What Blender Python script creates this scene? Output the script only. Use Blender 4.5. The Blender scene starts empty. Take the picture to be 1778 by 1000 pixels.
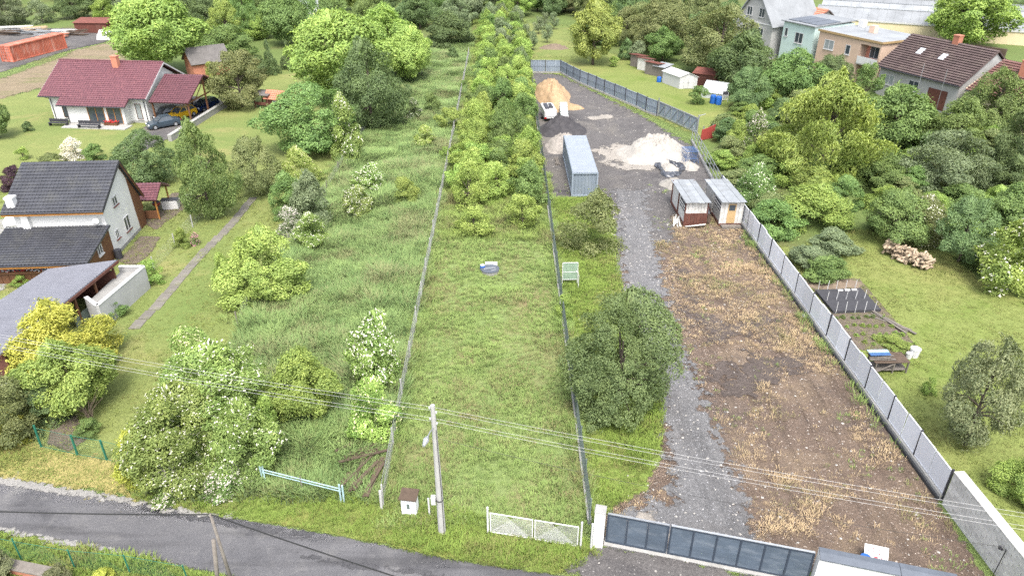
import bpy, math, random
import numpy as np
from mathutils import Vector, Matrix

random.seed(7)
SC = bpy.context.scene
COL = SC.collection

# ------------------------------------------------------------------ camera
F_PX, HALF_W, HALF_H = 1250.0, 889.0, 500.0
PITCH = math.atan(705 / 1250.0)
CAM_H = 28.0
SN, CS = math.sin(PITCH), math.cos(PITCH)
cam_data = bpy.data.cameras.new('camera')
cam_data.sensor_width = 36.0
cam_data.lens = 36.0 * F_PX / 1778.0
cam_data.clip_end = 3000.0
cam = bpy.data.objects.new('camera', cam_data)
cam.location = (0, 0, CAM_H)
cam.rotation_euler = (math.pi / 2 - PITCH, 0, 0)
COL.objects.link(cam)
SC.camera = cam

# ------------------------------------------------------------------ light
SUN_EL, SUN_AZ = math.radians(60), math.radians(172)      # high behind the camera, veiled by thin cloud
world = bpy.data.worlds.new('World')
SC.world = world
world.use_nodes = True
wt = world.node_tree
for n in list(wt.nodes):
    wt.nodes.remove(n)
wo = wt.nodes.new('ShaderNodeOutputWorld')
wb = wt.nodes.new('ShaderNodeBackground')
sky = wt.nodes.new('ShaderNodeTexSky')
sky.sky_type = 'NISHITA'
sky.sun_disc = False
sky.sun_elevation = SUN_EL
sky.sun_rotation = SUN_AZ
sky.air_density = 1.0
sky.dust_density = 4.0
sky.ozone_density = 0.6
wb.inputs['Strength'].default_value = 0.15
hs = wt.nodes.new('ShaderNodeHueSaturation')
hs.inputs['Saturation'].default_value = 0.45           # thin even cloud
wt.links.new(sky.outputs[0], hs.inputs['Color'])
wt.links.new(hs.outputs[0], wb.inputs['Color'])
wt.links.new(wb.outputs[0], wo.inputs['Surface'])
sun_data = bpy.data.lights.new('sun', 'SUN')
sun_data.energy = 1.1
sun_data.angle = math.radians(18)
sun_data.color = (1.0, 0.955, 0.88)
sun = bpy.data.objects.new('sun', sun_data)
sd = Vector((math.sin(SUN_AZ) * math.cos(SUN_EL), math.cos(SUN_AZ) * math.cos(SUN_EL), math.sin(SUN_EL)))
sun.rotation_euler = (-sd).to_track_quat('-Z', 'Y').to_euler()
sun.location = (-60, 60, 90)
COL.objects.link(sun)
SC.view_settings.view_transform = 'Standard'
SC.view_settings.look = 'None'
SC.view_settings.gamma = 1.0
SC.view_settings.use_curve_mapping = False
SC.view_settings.exposure = 1.84
SC.cycles.max_bounces = 6
SC.cycles.diffuse_bounces = 3
SC.cycles.transparent_max_bounces = 24
SC.cycles.use_denoising = False

# ------------------------------------------------------------------ survey helpers: photo pixel -> place on the ground
def at(px, py, z=0.0):
    u = (px - HALF_W) / F_PX
    v = (py - HALF_H) / F_PX
    t = (CAM_H - z) / (SN + v * CS)
    return Vector((u * t, (CS - v * SN) * t, z))

def depth(x, y, z=0.0):
    return y * CS - (z - CAM_H) * SN

def top(px, py, py2):
    """height of an upright thing standing at ground pixel (px,py) whose top is on row py2"""
    y = at(px, py).y
    v = (py2 - HALF_H) / F_PX
    return CAM_H - y / (CS - v * SN) * (SN + v * CS)

def W(pts, z=0.0):
    return [tuple(at(a, b, z))[:2] for a, b in pts]

# ------------------------------------------------------------------ mesh builder
class MB:
    def __init__(s):
        s.v, s.f, s.m = [], [], []

    def add(s, verts, faces, m=0):
        o = len(s.v)
        s.v.extend([tuple(p) for p in verts])
        s.f.extend([tuple(i + o for i in f) for f in faces])
        s.m.extend([m] * len(faces))
        return s

    def box(s, x0, y0, z0, x1, y1, z1, m=0):
        return s.add([(x0, y0, z0), (x1, y0, z0), (x1, y1, z0), (x0, y1, z0), (x0, y0, z1), (x1, y0, z1), (x1, y1, z1), (x0, y1, z1)],
                     [(0, 3, 2, 1), (4, 5, 6, 7), (0, 1, 5, 4), (1, 2, 6, 5), (2, 3, 7, 6), (3, 0, 4, 7)], m)

    def bbox(s, x0, y0, z0, x1, y1, z1, b=0.02, m=0):
        """box with chamfered upright and top edges"""
        pts, fs = [], []
        prof = [(0, 0), (0, 1), (1, 2)]
        rings = []
        for inset, z in ((0, z0), (0, z1 - b), (b, z1)):
            r = []
            for cx, cy, sx, sy in ((x0, y0, 1, 1), (x1, y0, -1, 1), (x1, y1, -1, -1), (x0, y1, 1, -1)):
                a = (cx + sx * (b + inset), cy + sy * inset)
                c = (cx + sx * inset, cy + sy * (b + inset))
                r += [c, a] if (sx * sy > 0) else [a, c]
            rings.append([(p[0], p[1], z) for p in r])
        for r in rings:
            pts += r
        n = 8
        for k in range(2):
            for i in range(n):
                fs.append((k * n + i, k * n + (i + 1) % n, (k + 1) * n + (i + 1) % n, (k + 1) * n + i))
        fs.append(tuple(range(2 * n, 3 * n)))
        fs.append(tuple(reversed(range(n))))
        return s.add(pts, fs, m)

    def beam(s, p0, p1, w, h, m=0, up=(0, 0, 1)):
        p0, p1 = Vector(p0), Vector(p1)
        d = (p1 - p0).normalized()
        u = Vector(up)
        a = d.cross(u)
        if a.length < 1e-4:
            a = d.cross(Vector((0, 1, 0)))
        a.normalize()
        b = a.cross(d)
        a *= w / 2
        b *= h / 2
        return s.add([p0 - a - b, p0 + a - b, p0 + a + b, p0 - a + b, p1 - a - b, p1 + a - b, p1 + a + b, p1 - a + b],
                     [(0, 3, 2, 1), (4, 5, 6, 7), (0, 1, 5, 4), (1, 2, 6, 5), (2, 3, 7, 6), (3, 0, 4, 7)], m)

    def tube(s, pts, rad, n=6, m=0, cap=True):
        pts = [Vector(p) for p in pts]
        if not isinstance(rad, (list, tuple)):
            rad = [rad] * len(pts)
        vs, fs = [], []
        for i, p in enumerate(pts):
            d = (pts[min(i + 1, len(pts) - 1)] - pts[max(i - 1, 0)]).normalized()
            a = d.cross(Vector((0.13, 0.97, 0.2)) if abs(d.z) > 0.7 else Vector((0, 0, 1))).normalized()
            b = d.cross(a)
            for k in range(n):
                t = 2 * math.pi * k / n
                vs.append(p + a * (rad[i] * math.cos(t)) + b * (rad[i] * math.sin(t)))
        for i in range(len(pts) - 1):
            for k in range(n):
                fs.append((i * n + k, (i + 1) * n + k, (i + 1) * n + (k + 1) % n, i * n + (k + 1) % n))
        if cap:
            fs.append(tuple(range(n)))
            fs.append(tuple(reversed(range((len(pts) - 1) * n, len(pts) * n))))
        return s.add(vs, fs, m)

    def prism(s, poly, z0, z1, m=0):
        n = len(poly)
        vs = [(p[0], p[1], z0) for p in poly] + [(p[0], p[1], z1) for p in poly]
        fs = [tuple(reversed(range(n))), tuple(range(n, 2 * n))]
        for i in range(n):
            j = (i + 1) % n
            fs.append((i, j, n + j, n + i))
        return s.add(vs, fs, m)

    def slab(s, a, b, c, d, th, m=0):
        """thick quad: corners a b c d on the upper face"""
        a, b, c, d = [Vector(p) for p in (a, b, c, d)]
        n = (b - a).cross(d - a).normalized() * th
        return s.add([a, b, c, d, a - n, b - n, c - n, d - n],
                     [(0, 1, 2, 3), (7, 6, 5, 4), (0, 4, 5, 1), (1, 5, 6, 2), (2, 6, 7, 3), (3, 7, 4, 0)], m)

    def extr(s, poly3, vec, m=0):
        """extrude a planar outline along vec"""
        n = len(poly3)
        vec = Vector(vec)
        vs = [Vector(p) for p in poly3] + [Vector(p) + vec for p in poly3]
        fs = [tuple(range(n)), tuple(reversed(range(n, 2 * n)))]
        for i in range(n):
            j = (i + 1) % n
            fs.append((j, i, n + i, n + j))
        return s.add(vs, fs, m)

    def mesh(s, name, mats, smooth=False):
        me = bpy.data.meshes.new(name)
        me.from_pydata(s.v, [], s.f)
        for mt in (mats if isinstance(mats, (list, tuple)) else [mats]):
            me.materials.append(mt)
        if s.m and max(s.m) > 0:
            me.polygons.foreach_set('material_index', s.m)
        if smooth:
            me.polygons.foreach_set('use_smooth', [True] * len(s.f))
        me.update()
        return me

    def build(s, name, mats, parent=None, smooth=False, loc=None):
        o = bpy.data.objects.new(name, s.mesh(name, mats, smooth))
        COL.objects.link(o)
        if parent is not None:
            o.parent = parent
        if loc is not None:
            o.location = loc
        return o

def tag(o, label=None, cat=None, group=None, kind=None):
    if label: o['label'] = label
    if cat: o['category'] = cat
    if group: o['group'] = group
    if kind: o['kind'] = kind
    return o

def thing(name, label, cat, loc=(0, 0, 0), rot=0.0, group=None):
    o = bpy.data.objects.new(name, None)
    o.empty_display_size = 0.3
    COL.objects.link(o)
    o.location = loc
    o.rotation_euler = (0, 0, rot)
    return tag(o, label, cat, group)

def inst(mesh, name, parent=None, loc=(0, 0, 0), rot=(0, 0, 0), scale=(1, 1, 1), mats=None):
    o = bpy.data.objects.new(name, mesh)
    COL.objects.link(o)
    if parent is not None:
        o.parent = parent
    o.location, o.rotation_euler, o.scale = loc, rot, scale
    if mats:
        for i, mt in enumerate(mats):
            o.material_slots[i].link = 'OBJECT'
            o.material_slots[i].material = mt
    return o

def copy_tree(o, parent=None):
    c = o.copy()
    COL.objects.link(c)
    if parent is not None:
        c.parent = parent
    for ch in list(o.children):
        copy_tree(ch, c)
    return c

# ------------------------------------------------------------------ materials
def nt_new(name):
    m = bpy.data.materials.new(name)
    m.use_nodes = True
    t = m.node_tree
    for n in list(t.nodes):
        t.nodes.remove(n)
    return m, t

def nd(t, typ, **kw):
    n = t.nodes.new(typ)
    for k, v in kw.items():
        setattr(n, k, v)
    return n

def rgba(c):
    return (c[0], c[1], c[2], 1.0)

def noise_node(t, vec, scale, detail=4, rough=0.6, dist=0.0):
    n = nd(t, 'ShaderNodeTexNoise')
    n.inputs['Scale'].default_value = scale
    n.inputs['Detail'].default_value = detail
    n.inputs['Roughness'].default_value = rough
    n.inputs['Distortion'].default_value = dist
    t.links.new(vec, n.inputs['Vector'])
    return n.outputs[0]

def ramp(t, fac, stops, interp='LINEAR'):
    r = nd(t, 'ShaderNodeValToRGB')
    r.color_ramp.interpolation = interp
    e = r.color_ramp.elements
    while len(e) < len(stops):
        e.new(0.5)
    for i, (p, c) in enumerate(stops):
        e[i].position = p
        e[i].color = rgba(c) if not isinstance(c, float) else (c, c, c, 1)
    t.links.new(fac, r.inputs[0])
    return r.outputs[0]

def mix(t, fac, a, b, mode='MIX'):
    n = nd(t, 'ShaderNodeMix', data_type='RGBA', blend_type=mode)
    for sock, val in ((n.inputs[0], fac), (n.inputs[6], a), (n.inputs[7], b)):
        if isinstance(val, (int, float)):
            sock.default_value = val
        elif isinstance(val, (tuple, list)):
            sock.default_value = rgba(val)
        else:
            t.links.new(val, sock)
    return n.outputs[2]

def mth(t, op, a, b=None, c=None, clamp=False):
    n = nd(t, 'ShaderNodeMath', operation=op, use_clamp=clamp)
    for i, val in enumerate((a, b, c)):
        if val is None: continue
        if isinstance(val, (int, float)):
            n.inputs[i].default_value = val
        else:
            t.links.new(val, n.inputs[i])
    return n.outputs[0]

def finish(m, t, col, rough=0.8, metal=0.0, bump=None, bump_s=0.3, bump_d=0.02, spec=0.3):
    p = nd(t, 'ShaderNodeBsdfPrincipled')
    if isinstance(col, (tuple, list)):
        p.inputs['Base Color'].default_value = rgba(col)
    else:
        t.links.new(col, p.inputs['Base Color'])
    if isinstance(rough, (int, float)):
        p.inputs['Roughness'].default_value = rough
    else:
        t.links.new(rough, p.inputs['Roughness'])
    p.inputs['Metallic'].default_value = metal
    p.inputs['Specular IOR Level'].default_value = spec
    if bump is not None:
        b = nd(t, 'ShaderNodeBump')
        b.inputs['Strength'].default_value = bump_s
        b.inputs['Distance'].default_value = bump_d
        t.links.new(bump, b.inputs['Height'])
        t.links.new(b.outputs[0], p.inputs['Normal'])
    out = nd(t, 'ShaderNodeOutputMaterial')
    t.links.new(p.outputs[0], out.inputs['Surface'])
    return p, out

def surf(name, c, rough=0.7, var=0.25, scale=1.5, metal=0.0, stain=None, stain_amt=0.5, bump=0.15, spec=0.3, stretch=(1, 1, 1), fine=18.0):
    """weathered solid colour: two noises vary it, an optional stain colour comes through in patches"""
    c = tuple(x * .72 for x in c)
    if stain: stain = tuple(x * .72 for x in stain)
    m, t = nt_new(name)
    tc = nd(t, 'ShaderNodeTexCoord')
    mp = nd(t, 'ShaderNodeMapping')
    mp.inputs['Scale'].default_value = stretch
    t.links.new(tc.outputs['Object'], mp.inputs['Vector'])
    v = mp.outputs[0]
    n1 = noise_node(t, v, scale, 5, 0.65)
    n2 = noise_node(t, v, fine, 3, 0.6)
    lo = tuple(x * (1 - var) for x in c)
    hi = tuple(min(1, x * (1 + var)) for x in c)
    col = ramp(t, n1, [(0.3, lo), (0.7, hi)])
    col = mix(t, 0.35 * min(1, var * 3), col, ramp(t, n2, [(0.3, tuple(x * 0.6 for x in c)), (0.7, tuple(min(1, x * 1.25) for x in c))]))
    if stain:
        n3 = noise_node(t, v, scale * 0.8, 6, 0.7, 0.5)
        f = ramp(t, n3, [(0.5, 0.0), (0.72, stain_amt)])
        col = mix(t, f, col, stain)
    oi = nd(t, 'ShaderNodeObjectInfo')
    k = mth(t, 'MULTIPLY_ADD', oi.outputs['Random'], 0.26, 0.87)
    hsv = nd(t, 'ShaderNodeHueSaturation')
    t.links.new(k, hsv.inputs['Value'])
    t.links.new(col, hsv.inputs['Color'])
    finish(m, t, hsv.outputs[0], rough, metal, n2 if bump else None, bump, 0.02, spec)
    return m

LEAF_GAIN = 1.78
def leafmat(name, a, b, trans=0.36, hue=0.015):
    """a..b by leaf and by clump, a little per plant"""
    if not name.startswith('flower'):
        a, b = [tuple(min(.6, LEAF_GAIN * k * (x * .9 + .1 * (.3 * q[0] + .6 * q[1] + .1 * q[2])) + .006) for x, k in zip(q, (1.06, 1.03, 1.0))) for q in (a, b)]
    m, t = nt_new(name)
    at_ = nd(t, 'ShaderNodeAttribute', attribute_name='tint')
    oi = nd(t, 'ShaderNodeObjectInfo')
    col = ramp(t, at_.outputs['Fac'], [(0.0, a), (0.55, tuple((x + y) / 2 for x, y in zip(a, b))), (1.0, b)])
    hsv = nd(t, 'ShaderNodeHueSaturation')
    t.links.new(mth(t, 'MULTIPLY_ADD', oi.outputs['Random'], hue * 2, 0.5 - hue), hsv.inputs['Hue'])
    t.links.new(mth(t, 'MULTIPLY_ADD', oi.outputs['Random'], 0.3, 0.85), hsv.inputs['Value'])
    t.links.new(col, hsv.inputs['Color'])
    p = nd(t, 'ShaderNodeBsdfPrincipled')
    p.inputs['Roughness'].default_value = 0.55
    p.inputs['Specular IOR Level'].default_value = 0.3
    t.links.new(hsv.outputs[0], p.inputs['Base Color'])
    g = nd(t, 'ShaderNodeNewGeometry')
    vm = nd(t, 'ShaderNodeVectorMath', operation='MULTIPLY_ADD')
    t.links.new(g.outputs['Normal'], vm.inputs[0])
    vm.inputs[1].default_value = (0.85, 0.85, 0.85)
    vm.inputs[2].default_value = (0, 0, 0.22)
    vn = nd(t, 'ShaderNodeVectorMath', operation='NORMALIZE')
    t.links.new(vm.outputs[0], vn.inputs[0])
    t.links.new(vn.outputs[0], p.inputs['Normal'])
    tr = nd(t, 'ShaderNodeBsdfTranslucent')
    t.links.new(mix(t, 1.0, hsv.outputs[0], (1.0, 1.0, 0.6), 'MULTIPLY'), tr.inputs['Color'])
    mx = nd(t, 'ShaderNodeMixShader')
    mx.inputs[0].default_value = trans
    t.links.new(p.outputs[0], mx.inputs[1])
    t.links.new(tr.outputs[0], mx.inputs[2])
    out = nd(t, 'ShaderNodeOutputMaterial')
    t.links.new(mx.outputs[0], out.inputs['Surface'])
    return m

def groundmat(name, c_lo, c_hi, patch=None, patch_scale=0.12, patch_lo=0.5, patch_hi=0.7, fine=6.0, mid=0.5, speck=None, speck_scale=12, speck_at=0.68,
              rough=0.95, bump=0.5, edge_amp=0.5, edge_scale=1.2, stretch=(1, 1, 1), patch2=None, p2_scale=0.3, gain=0.8, streak=None, streak_rot=0.0, streak_amt=0.5):
    sc_ = lambda q: tuple(x * gain for x in q) if q else q
    c_lo, c_hi, patch, patch2, speck = sc_(c_lo), sc_(c_hi), sc_(patch), sc_(patch2), sc_(speck)
    m, t = nt_new(name)
    g = nd(t, 'ShaderNodeNewGeometry')
    mp = nd(t, 'ShaderNodeMapping')
    mp.inputs['Scale'].default_value = stretch
    t.links.new(g.outputs['Position'], mp.inputs['Vector'])
    v = mp.outputs[0]
    nm = noise_node(t, v, mid, 6, 0.7, 0.3)
    nf = noise_node(t, v, fine, 5, 0.75)
    col = ramp(t, nm, [(0.32, c_lo), (0.68, c_hi)])
    fcol = ramp(t, nf, [(0.3, tuple(x * 0.5 for x in c_lo)), (0.5, tuple((x + y) / 2 for x, y in zip(c_lo, c_hi))), (0.72, tuple(min(1, x * 1.45) for x in c_hi))])
    col = mix(t, 0.5, col, fcol)
    if patch:
        npn = noise_node(t, v, patch_scale, 5, 0.62, 0.6)
        f = ramp(t, npn, [(patch_lo, 0.0), (patch_hi, 1.0)])
        pc = mix(t, nf, tuple(x * 0.65 for x in patch), tuple(min(1, x * 1.35) for x in patch))
        col = mix(t, f, col, pc)
    if patch2:
        npn = noise_node(t, v, p2_scale, 6, 0.7, 0.8)
        f = ramp(t, npn, [(0.52, 0.0), (0.68, 0.9)])
        pc = mix(t, nf, tuple(x * 0.6 for x in patch2), tuple(min(1, x * 1.4) for x in patch2))
        col = mix(t, f, col, pc)
    if streak:                                       # wheel lanes and wear along one direction
        ms = nd(t, 'ShaderNodeMapping')
        ms.inputs['Rotation'].default_value = (0, 0, streak_rot)
        ms.inputs['Scale'].default_value = (streak[0], streak[1], 1)
        t.links.new(g.outputs['Position'], ms.inputs['Vector'])
        sn_ = noise_node(t, ms.outputs[0], 1.0, 5, 0.6, 0.35)
        col = mix(t, streak_amt, col, ramp(t, sn_, [(0.34, (.42, .42, .42)), (0.5, (1.0, 1.0, 1.0)), (0.68, (1.0, 1.0, 1.0))]), 'MULTIPLY')
    if speck:
        ns = noise_node(t, v, speck_scale, 2, 0.5)
        col = mix(t, ramp(t, ns, [(speck_at, 0.0), (speck_at + 0.05, 1.0)]), col, speck)
    p, out = finish(m, t, col, rough, 0, nf, bump, 0.06, 0.15)
    # edge of the sheet dissolves into what lies beneath it
    ea = nd(t, 'ShaderNodeAttribute', attribute_name='edge')
    ne = noise_node(t, g.outputs['Position'], edge_scale, 6, 0.72)
    e = mth(t, 'ADD', ea.outputs['Fac'], mth(t, 'MULTIPLY', mth(t, 'SUBTRACT', ne, 0.5), edge_amp * 4))
    al = mth(t, 'MULTIPLY_ADD', e, 6.0, -2.5, clamp=True)
    tb = nd(t, 'ShaderNodeBsdfTransparent')
    mx = nd(t, 'ShaderNodeMixShader')
    t.links.new(al, mx.inputs[0])
    t.links.new(tb.outputs[0], mx.inputs[1])
    t.links.new(p.outputs[0], mx.inputs[2])
    t.links.new(mx.outputs[0], out.inputs['Surface'])
    return m

def glassmat(name, c=(0.03, 0.035, 0.04), rough=0.08):
    m, t = nt_new(name)
    finish(m, t, c, rough, 0.0, None, spec=0.6)
    return m

# ------------------------------------------------------------------ ground sheets
def sdf(P, poly):
    """signed distance (inside positive) of points P (n,2) to polygon"""
    poly = np.array(poly, float)
    d = np.full(len(P), 1e9)
    inside = np.zeros(len(P), bool)
    for i in range(len(poly)):
        a, b = poly[i], poly[(i + 1) % len(poly)]
        e = b - a
        w = P - a
        t = np.clip((w @ e) / max(e @ e, 1e-9), 0, 1)
        d = np.minimum(d, np.hypot(*(w - t[:, None] * e).T))
        c = ((a[1] <= P[:, 1]) & (b[1] > P[:, 1])) | ((b[1] <= P[:, 1]) & (a[1] > P[:, 1]))
        with np.errstate(divide='ignore', invalid='ignore'):
            xi = a[0] + (P[:, 1] - a[1]) / (b[1] - a[1] if b[1] != a[1] else 1e-9) * e[0]
        inside ^= c & (P[:, 0] < xi)
    return np.where(inside, d, -d)

def sheet(name, poly, z, mat, soft=0.6, res=0.5, kind='structure', hfun=None):
    poly = np.array(poly, float)
    x0, y0 = poly.min(0) - soft - res
    x1, y1 = poly.max(0) + soft + res
    nx, ny = max(2, int((x1 - x0) / res) + 1), max(2, int((y1 - y0) / res) + 1)
    gx, gy = np.meshgrid(np.linspace(x0, x1, nx), np.linspace(y0, y1, ny))
    P = np.stack([gx.ravel(), gy.ravel()], 1)
    d = sdf(P, poly)
    edge = np.clip(0.5 + 0.5 * d / soft, 0, 1.6)
    keep = (d > -soft * 1.2).reshape(ny, nx)
    kf = keep[:-1, :-1] | keep[1:, :-1] | keep[:-1, 1:] | keep[1:, 1:]
    idx = np.arange(nx * ny).reshape(ny, nx)
    q = np.stack([idx[:-1, :-1][kf], idx[:-1, 1:][kf], idx[1:, 1:][kf], idx[1:, :-1][kf]], 1)
    used = np.unique(q)
    re = np.full(nx * ny, -1)
    re[used] = np.arange(len(used))
    V = np.zeros((len(used), 3))
    V[:, :2] = P[used]
    V[:, 2] = z
    me = bpy.data.meshes.new(name)
    me.from_pydata(V.tolist(), [], re[q].tolist())
    a = me.attributes.new('edge', 'FLOAT', 'POINT')
    a.data.foreach_set('value', edge[used].astype(np.float32))
    me.materials.append(mat)
    me.update()
    o = bpy.data.objects.new(name, me)
    COL.objects.link(o)
    o['kind'] = kind
    return o

# ------------------------------------------------------------------ foliage
def leaf_arrays(pos, nrm, L, Wd, rng, fold=0.15):
    n = len(pos)
    r = rng.normal(size=(n, 3))
    a = np.cross(nrm, r)
    a /= np.linalg.norm(a, axis=1, keepdims=True) + 1e-9
    b = np.cross(nrm, a)
    L = (L * rng.uniform(0.7, 1.3, n))[:, None]
    w = (Wd * rng.uniform(0.7, 1.3, n))[:, None]
    v = np.empty((n, 4, 3))
    v[:, 0] = pos - a * L / 2
    v[:, 1] = pos + b * w / 2 + nrm * L * fold
    v[:, 2] = pos + a * L / 2 - nrm * L * 0.12
    v[:, 3] = pos - b * w / 2 + nrm * L * fold
    return v.reshape(-1, 3)

def unit(v):
    return v / (np.linalg.norm(v, axis=1, keepdims=True) + 1e-9)

def crown_mesh(name, seed, n, puffs, prof, pr, leaf, flowers=0, fsize=0.026, aspect=0.55, bias=0.62, hang=0.0, fflat=0.5, jitter=0.5, fill=0.12, flow_lo=0.0):
    """prof: list of (z, radius) of the crown outline, unit tree 1 high and 1 wide"""
    rng = np.random.default_rng(seed)
    zs = np.array([p[0] for p in prof]); rs = np.array([p[1] for p in prof])
    C, R = [], []
    k = 0
    while len(C) < puffs:
        z = rng.uniform(zs[0], zs[-1])
        rad = np.interp(z, zs, rs)
        if rng.uniform() > (rad / rs.max()) * 0.8 + 0.2: continue
        rr = pr * rng.uniform(0.6, 1.35)
        q = max(0.0, rad - rr * 0.75) * rng.uniform(bias, 1.12)
        th = k * 2.39996 + rng.uniform(-0.5, 0.5)
        C.append((q * math.cos(th), q * math.sin(th), min(z, zs[-1] - rr * 0.6)))
        R.append(rr)
        k += 1
    C = np.array(C); R = np.array(R)
    par = rng.integers(0, puffs, puffs * 2)          # smaller sprays growing out of the big ones
    dch = unit(rng.normal(size=(puffs * 2, 3)) + unit(C[par] - np.array([0, 0, zs[-1] * .4])) * .9 + np.array([0, 0, .25]))
    C2 = C[par] + dch * R[par][:, None] * rng.uniform(.6, .95, (puffs * 2, 1)) * np.array([1, 1, .8])
    R2 = R[par] * rng.uniform(.32, .6, puffs * 2)
    C2[:, 2] = np.maximum(C2[:, 2], zs[0] * .6)
    C = np.concatenate([C, C2]); R = np.concatenate([R, R2])
    n_big, puffs = puffs, puffs * 3
    mid = np.array([0, 0, (zs[0] + zs[-1]) * 0.45])
    tintp = rng.uniform(-0.32, 0.32, puffs)
    def sample(m, lo=0.72, hi=1.08):
        pi = rng.choice(puffs, m, p=R ** 2 / (R ** 2).sum())
        d = unit(rng.normal(size=(m, 3)) + np.array([0, 0, 0.35]) + unit(C[pi] - mid) * 0.45)
        s = rng.uniform(lo, hi, m) + (rng.uniform(size=m) > .84) * rng.uniform(0, .5, m)
        sq = np.array([1, 1, 0.8])
        p = C[pi] + d * (R[pi] * s)[:, None] * sq
        D = np.linalg.norm((p[:, None, :] - C[None]) / sq, axis=2) / R[None]
        D[np.arange(m), pi] = 9
        ok = (D.min(1) > 0.72) & (p[:, 2] > 0.01)
        return p[ok], d[ok], pi[ok]
    p, d, pi = sample(int(n * 2.6))
    p, d, pi = p[:n], d[:n], pi[:n]
    nf = int(n * fill)                      # inner leaves
    fi = rng.choice(puffs, nf, p=R ** 2 / (R ** 2).sum())
    fd = unit(rng.normal(size=(nf, 3)))
    fp = C[fi] * 0.9 + fd * (R[fi] * rng.uniform(0.2, 0.7, nf))[:, None]
    fp[:, 2] = np.maximum(fp[:, 2], 0.01)
    p = np.concatenate([p, fp]); d = np.concatenate([d, fd]); pi = np.concatenate([pi, fi])
    nr = unit(d * 0.7 + unit(p - mid) * 0.3 + np.array([0, 0, 0.45 - hang]) + rng.normal(size=p.shape) * jitter)
    V = leaf_arrays(p, nr, leaf, leaf * aspect, rng)
    if hang:
        vv = V.reshape(-1, 4, 3)
        vv[:, 2, 2] -= leaf * hang
    tint = np.clip(0.45 + tintp[pi] + rng.normal(size=len(p)) * 0.2 + (rng.uniform(size=len(p)) > 0.93) * 0.3, 0, 1)
    nl = len(p)
    mi = np.zeros(nl, int)
    if flowers:
        fp_, fd_, fpi = sample(int(flowers * 3.0), 1.0, 1.14)
        keep = (fd_[:, 2] > -0.3) & (fp_[:, 2] > flow_lo) & (rng.uniform(size=len(fd_)) < 0.35 + 0.65 * (np.sin(fpi * 2.7) > -0.2))
        fp_, fd_ = fp_[keep][:flowers], fd_[keep][:flowers]
        sub = 3                              # each flower head: three small florets close together
        fp2 = np.repeat(fp_, sub, 0) + rng.normal(size=(len(fp_) * sub, 3)) * fsize * 0.35
        fn = unit(np.repeat(fd_, sub, 0) * (1 - fflat) + np.array([0, 0, fflat]) + rng.normal(size=fp2.shape) * 0.2)
        V = np.concatenate([V, leaf_arrays(fp2, fn, fsize, fsize * 0.9, rng, 0.03)])
        tint = np.concatenate([tint, rng.uniform(0.2, 1, len(fp2))])
        mi = np.concatenate([mi, np.ones(len(fp2), int)])
    N = len(mi)
    def warp(Q):                                     # lopsided outline: no two sides alike
        th_ = np.arctan2(Q[:, 1], Q[:, 0])
        k_ = 1 + .10 * np.sin(2 * th_ + ph_[0] + 3 * Q[:, 2]) + .08 * np.sin(3 * th_ + ph_[1] - 5 * Q[:, 2]) + .05 * np.sin(5 * th_ + ph_[2] + 7 * Q[:, 2])
        return np.stack([Q[:, 0] * k_ + .05 * np.sin(4 * Q[:, 2] + ph_[3]) * Q[:, 2], Q[:, 1] * k_ + .05 * np.sin(4 * Q[:, 2] + ph_[4]) * Q[:, 2], Q[:, 2] * (1 + .06 * np.sin(2 * th_ + ph_[5]))], 1)
    ph_ = rng.uniform(0, 6.28, 6)
    V, C = warp(V), warp(C)
    q_ = np.percentile(np.hypot(V[:, 0], V[:, 1]), 97.5)
    kx, kz = .49 / q_, .98 / np.percentile(V[:, 2], 99.2)
    V = V * np.array([kx, kx, kz])
    C = C * np.array([kx, kx, kz])
    base = np.arange(N)[:, None] * 4
    fcs = np.concatenate([base + [0, 1, 2], base + [0, 2, 3]], 1).reshape(-1, 3)
    me = bpy.data.meshes.new(name)
    me.vertices.add(len(V)); me.vertices.foreach_set('co', V.astype(np.float32).ravel())
    me.loops.add(len(fcs) * 3); me.loops.foreach_set('vertex_index', fcs.astype(np.int32).ravel())
    me.polygons.add(len(fcs))
    me.polygons.foreach_set('loop_start', np.arange(len(fcs), dtype=np.int32) * 3)
    me.polygons.foreach_set('loop_total', np.full(len(fcs), 3, np.int32))
    me.update(calc_edges=True)
    a = me.attributes.new('tint', 'FLOAT', 'POINT')
    a.data.foreach_set('value', np.repeat(tint, 4).astype(np.float32))
    me.materials.append(None); me.materials.append(None)
    me.polygons.foreach_set('material_index', np.repeat(mi, 2).astype(np.int32))
    me.validate()
    # limbs to the puffs
    b = MB()
    z0 = zs[0]
    tr = 0.022
    hub = Vector((0, 0, z0 + 0.16 * (zs[-1] - z0)))
    b.tube([(0, 0, -0.01), (0.006, 0.004, z0 * 0.6 + 0.02), hub, (0.01, 0, z0 + 0.6 * (zs[-1] - z0))], [tr * 1.35, tr, tr * 0.85, tr * 0.25], 7)
    for j in range(0, n_big, max(1, n_big // 11)):
        e = Vector(C[j])
        st = hub + Vector((0, 0, max(0.0, (e.z - hub.z) * 0.4)))
        md = (st + e) / 2 + Vector((0, 0, 0.03))
        b.tube([st, md, e], [tr * 0.5, tr * 0.35, tr * 0.12], 5, cap=False)
    tm = b.mesh(name + '_limbs', [None], True)
    return me, tm

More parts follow.
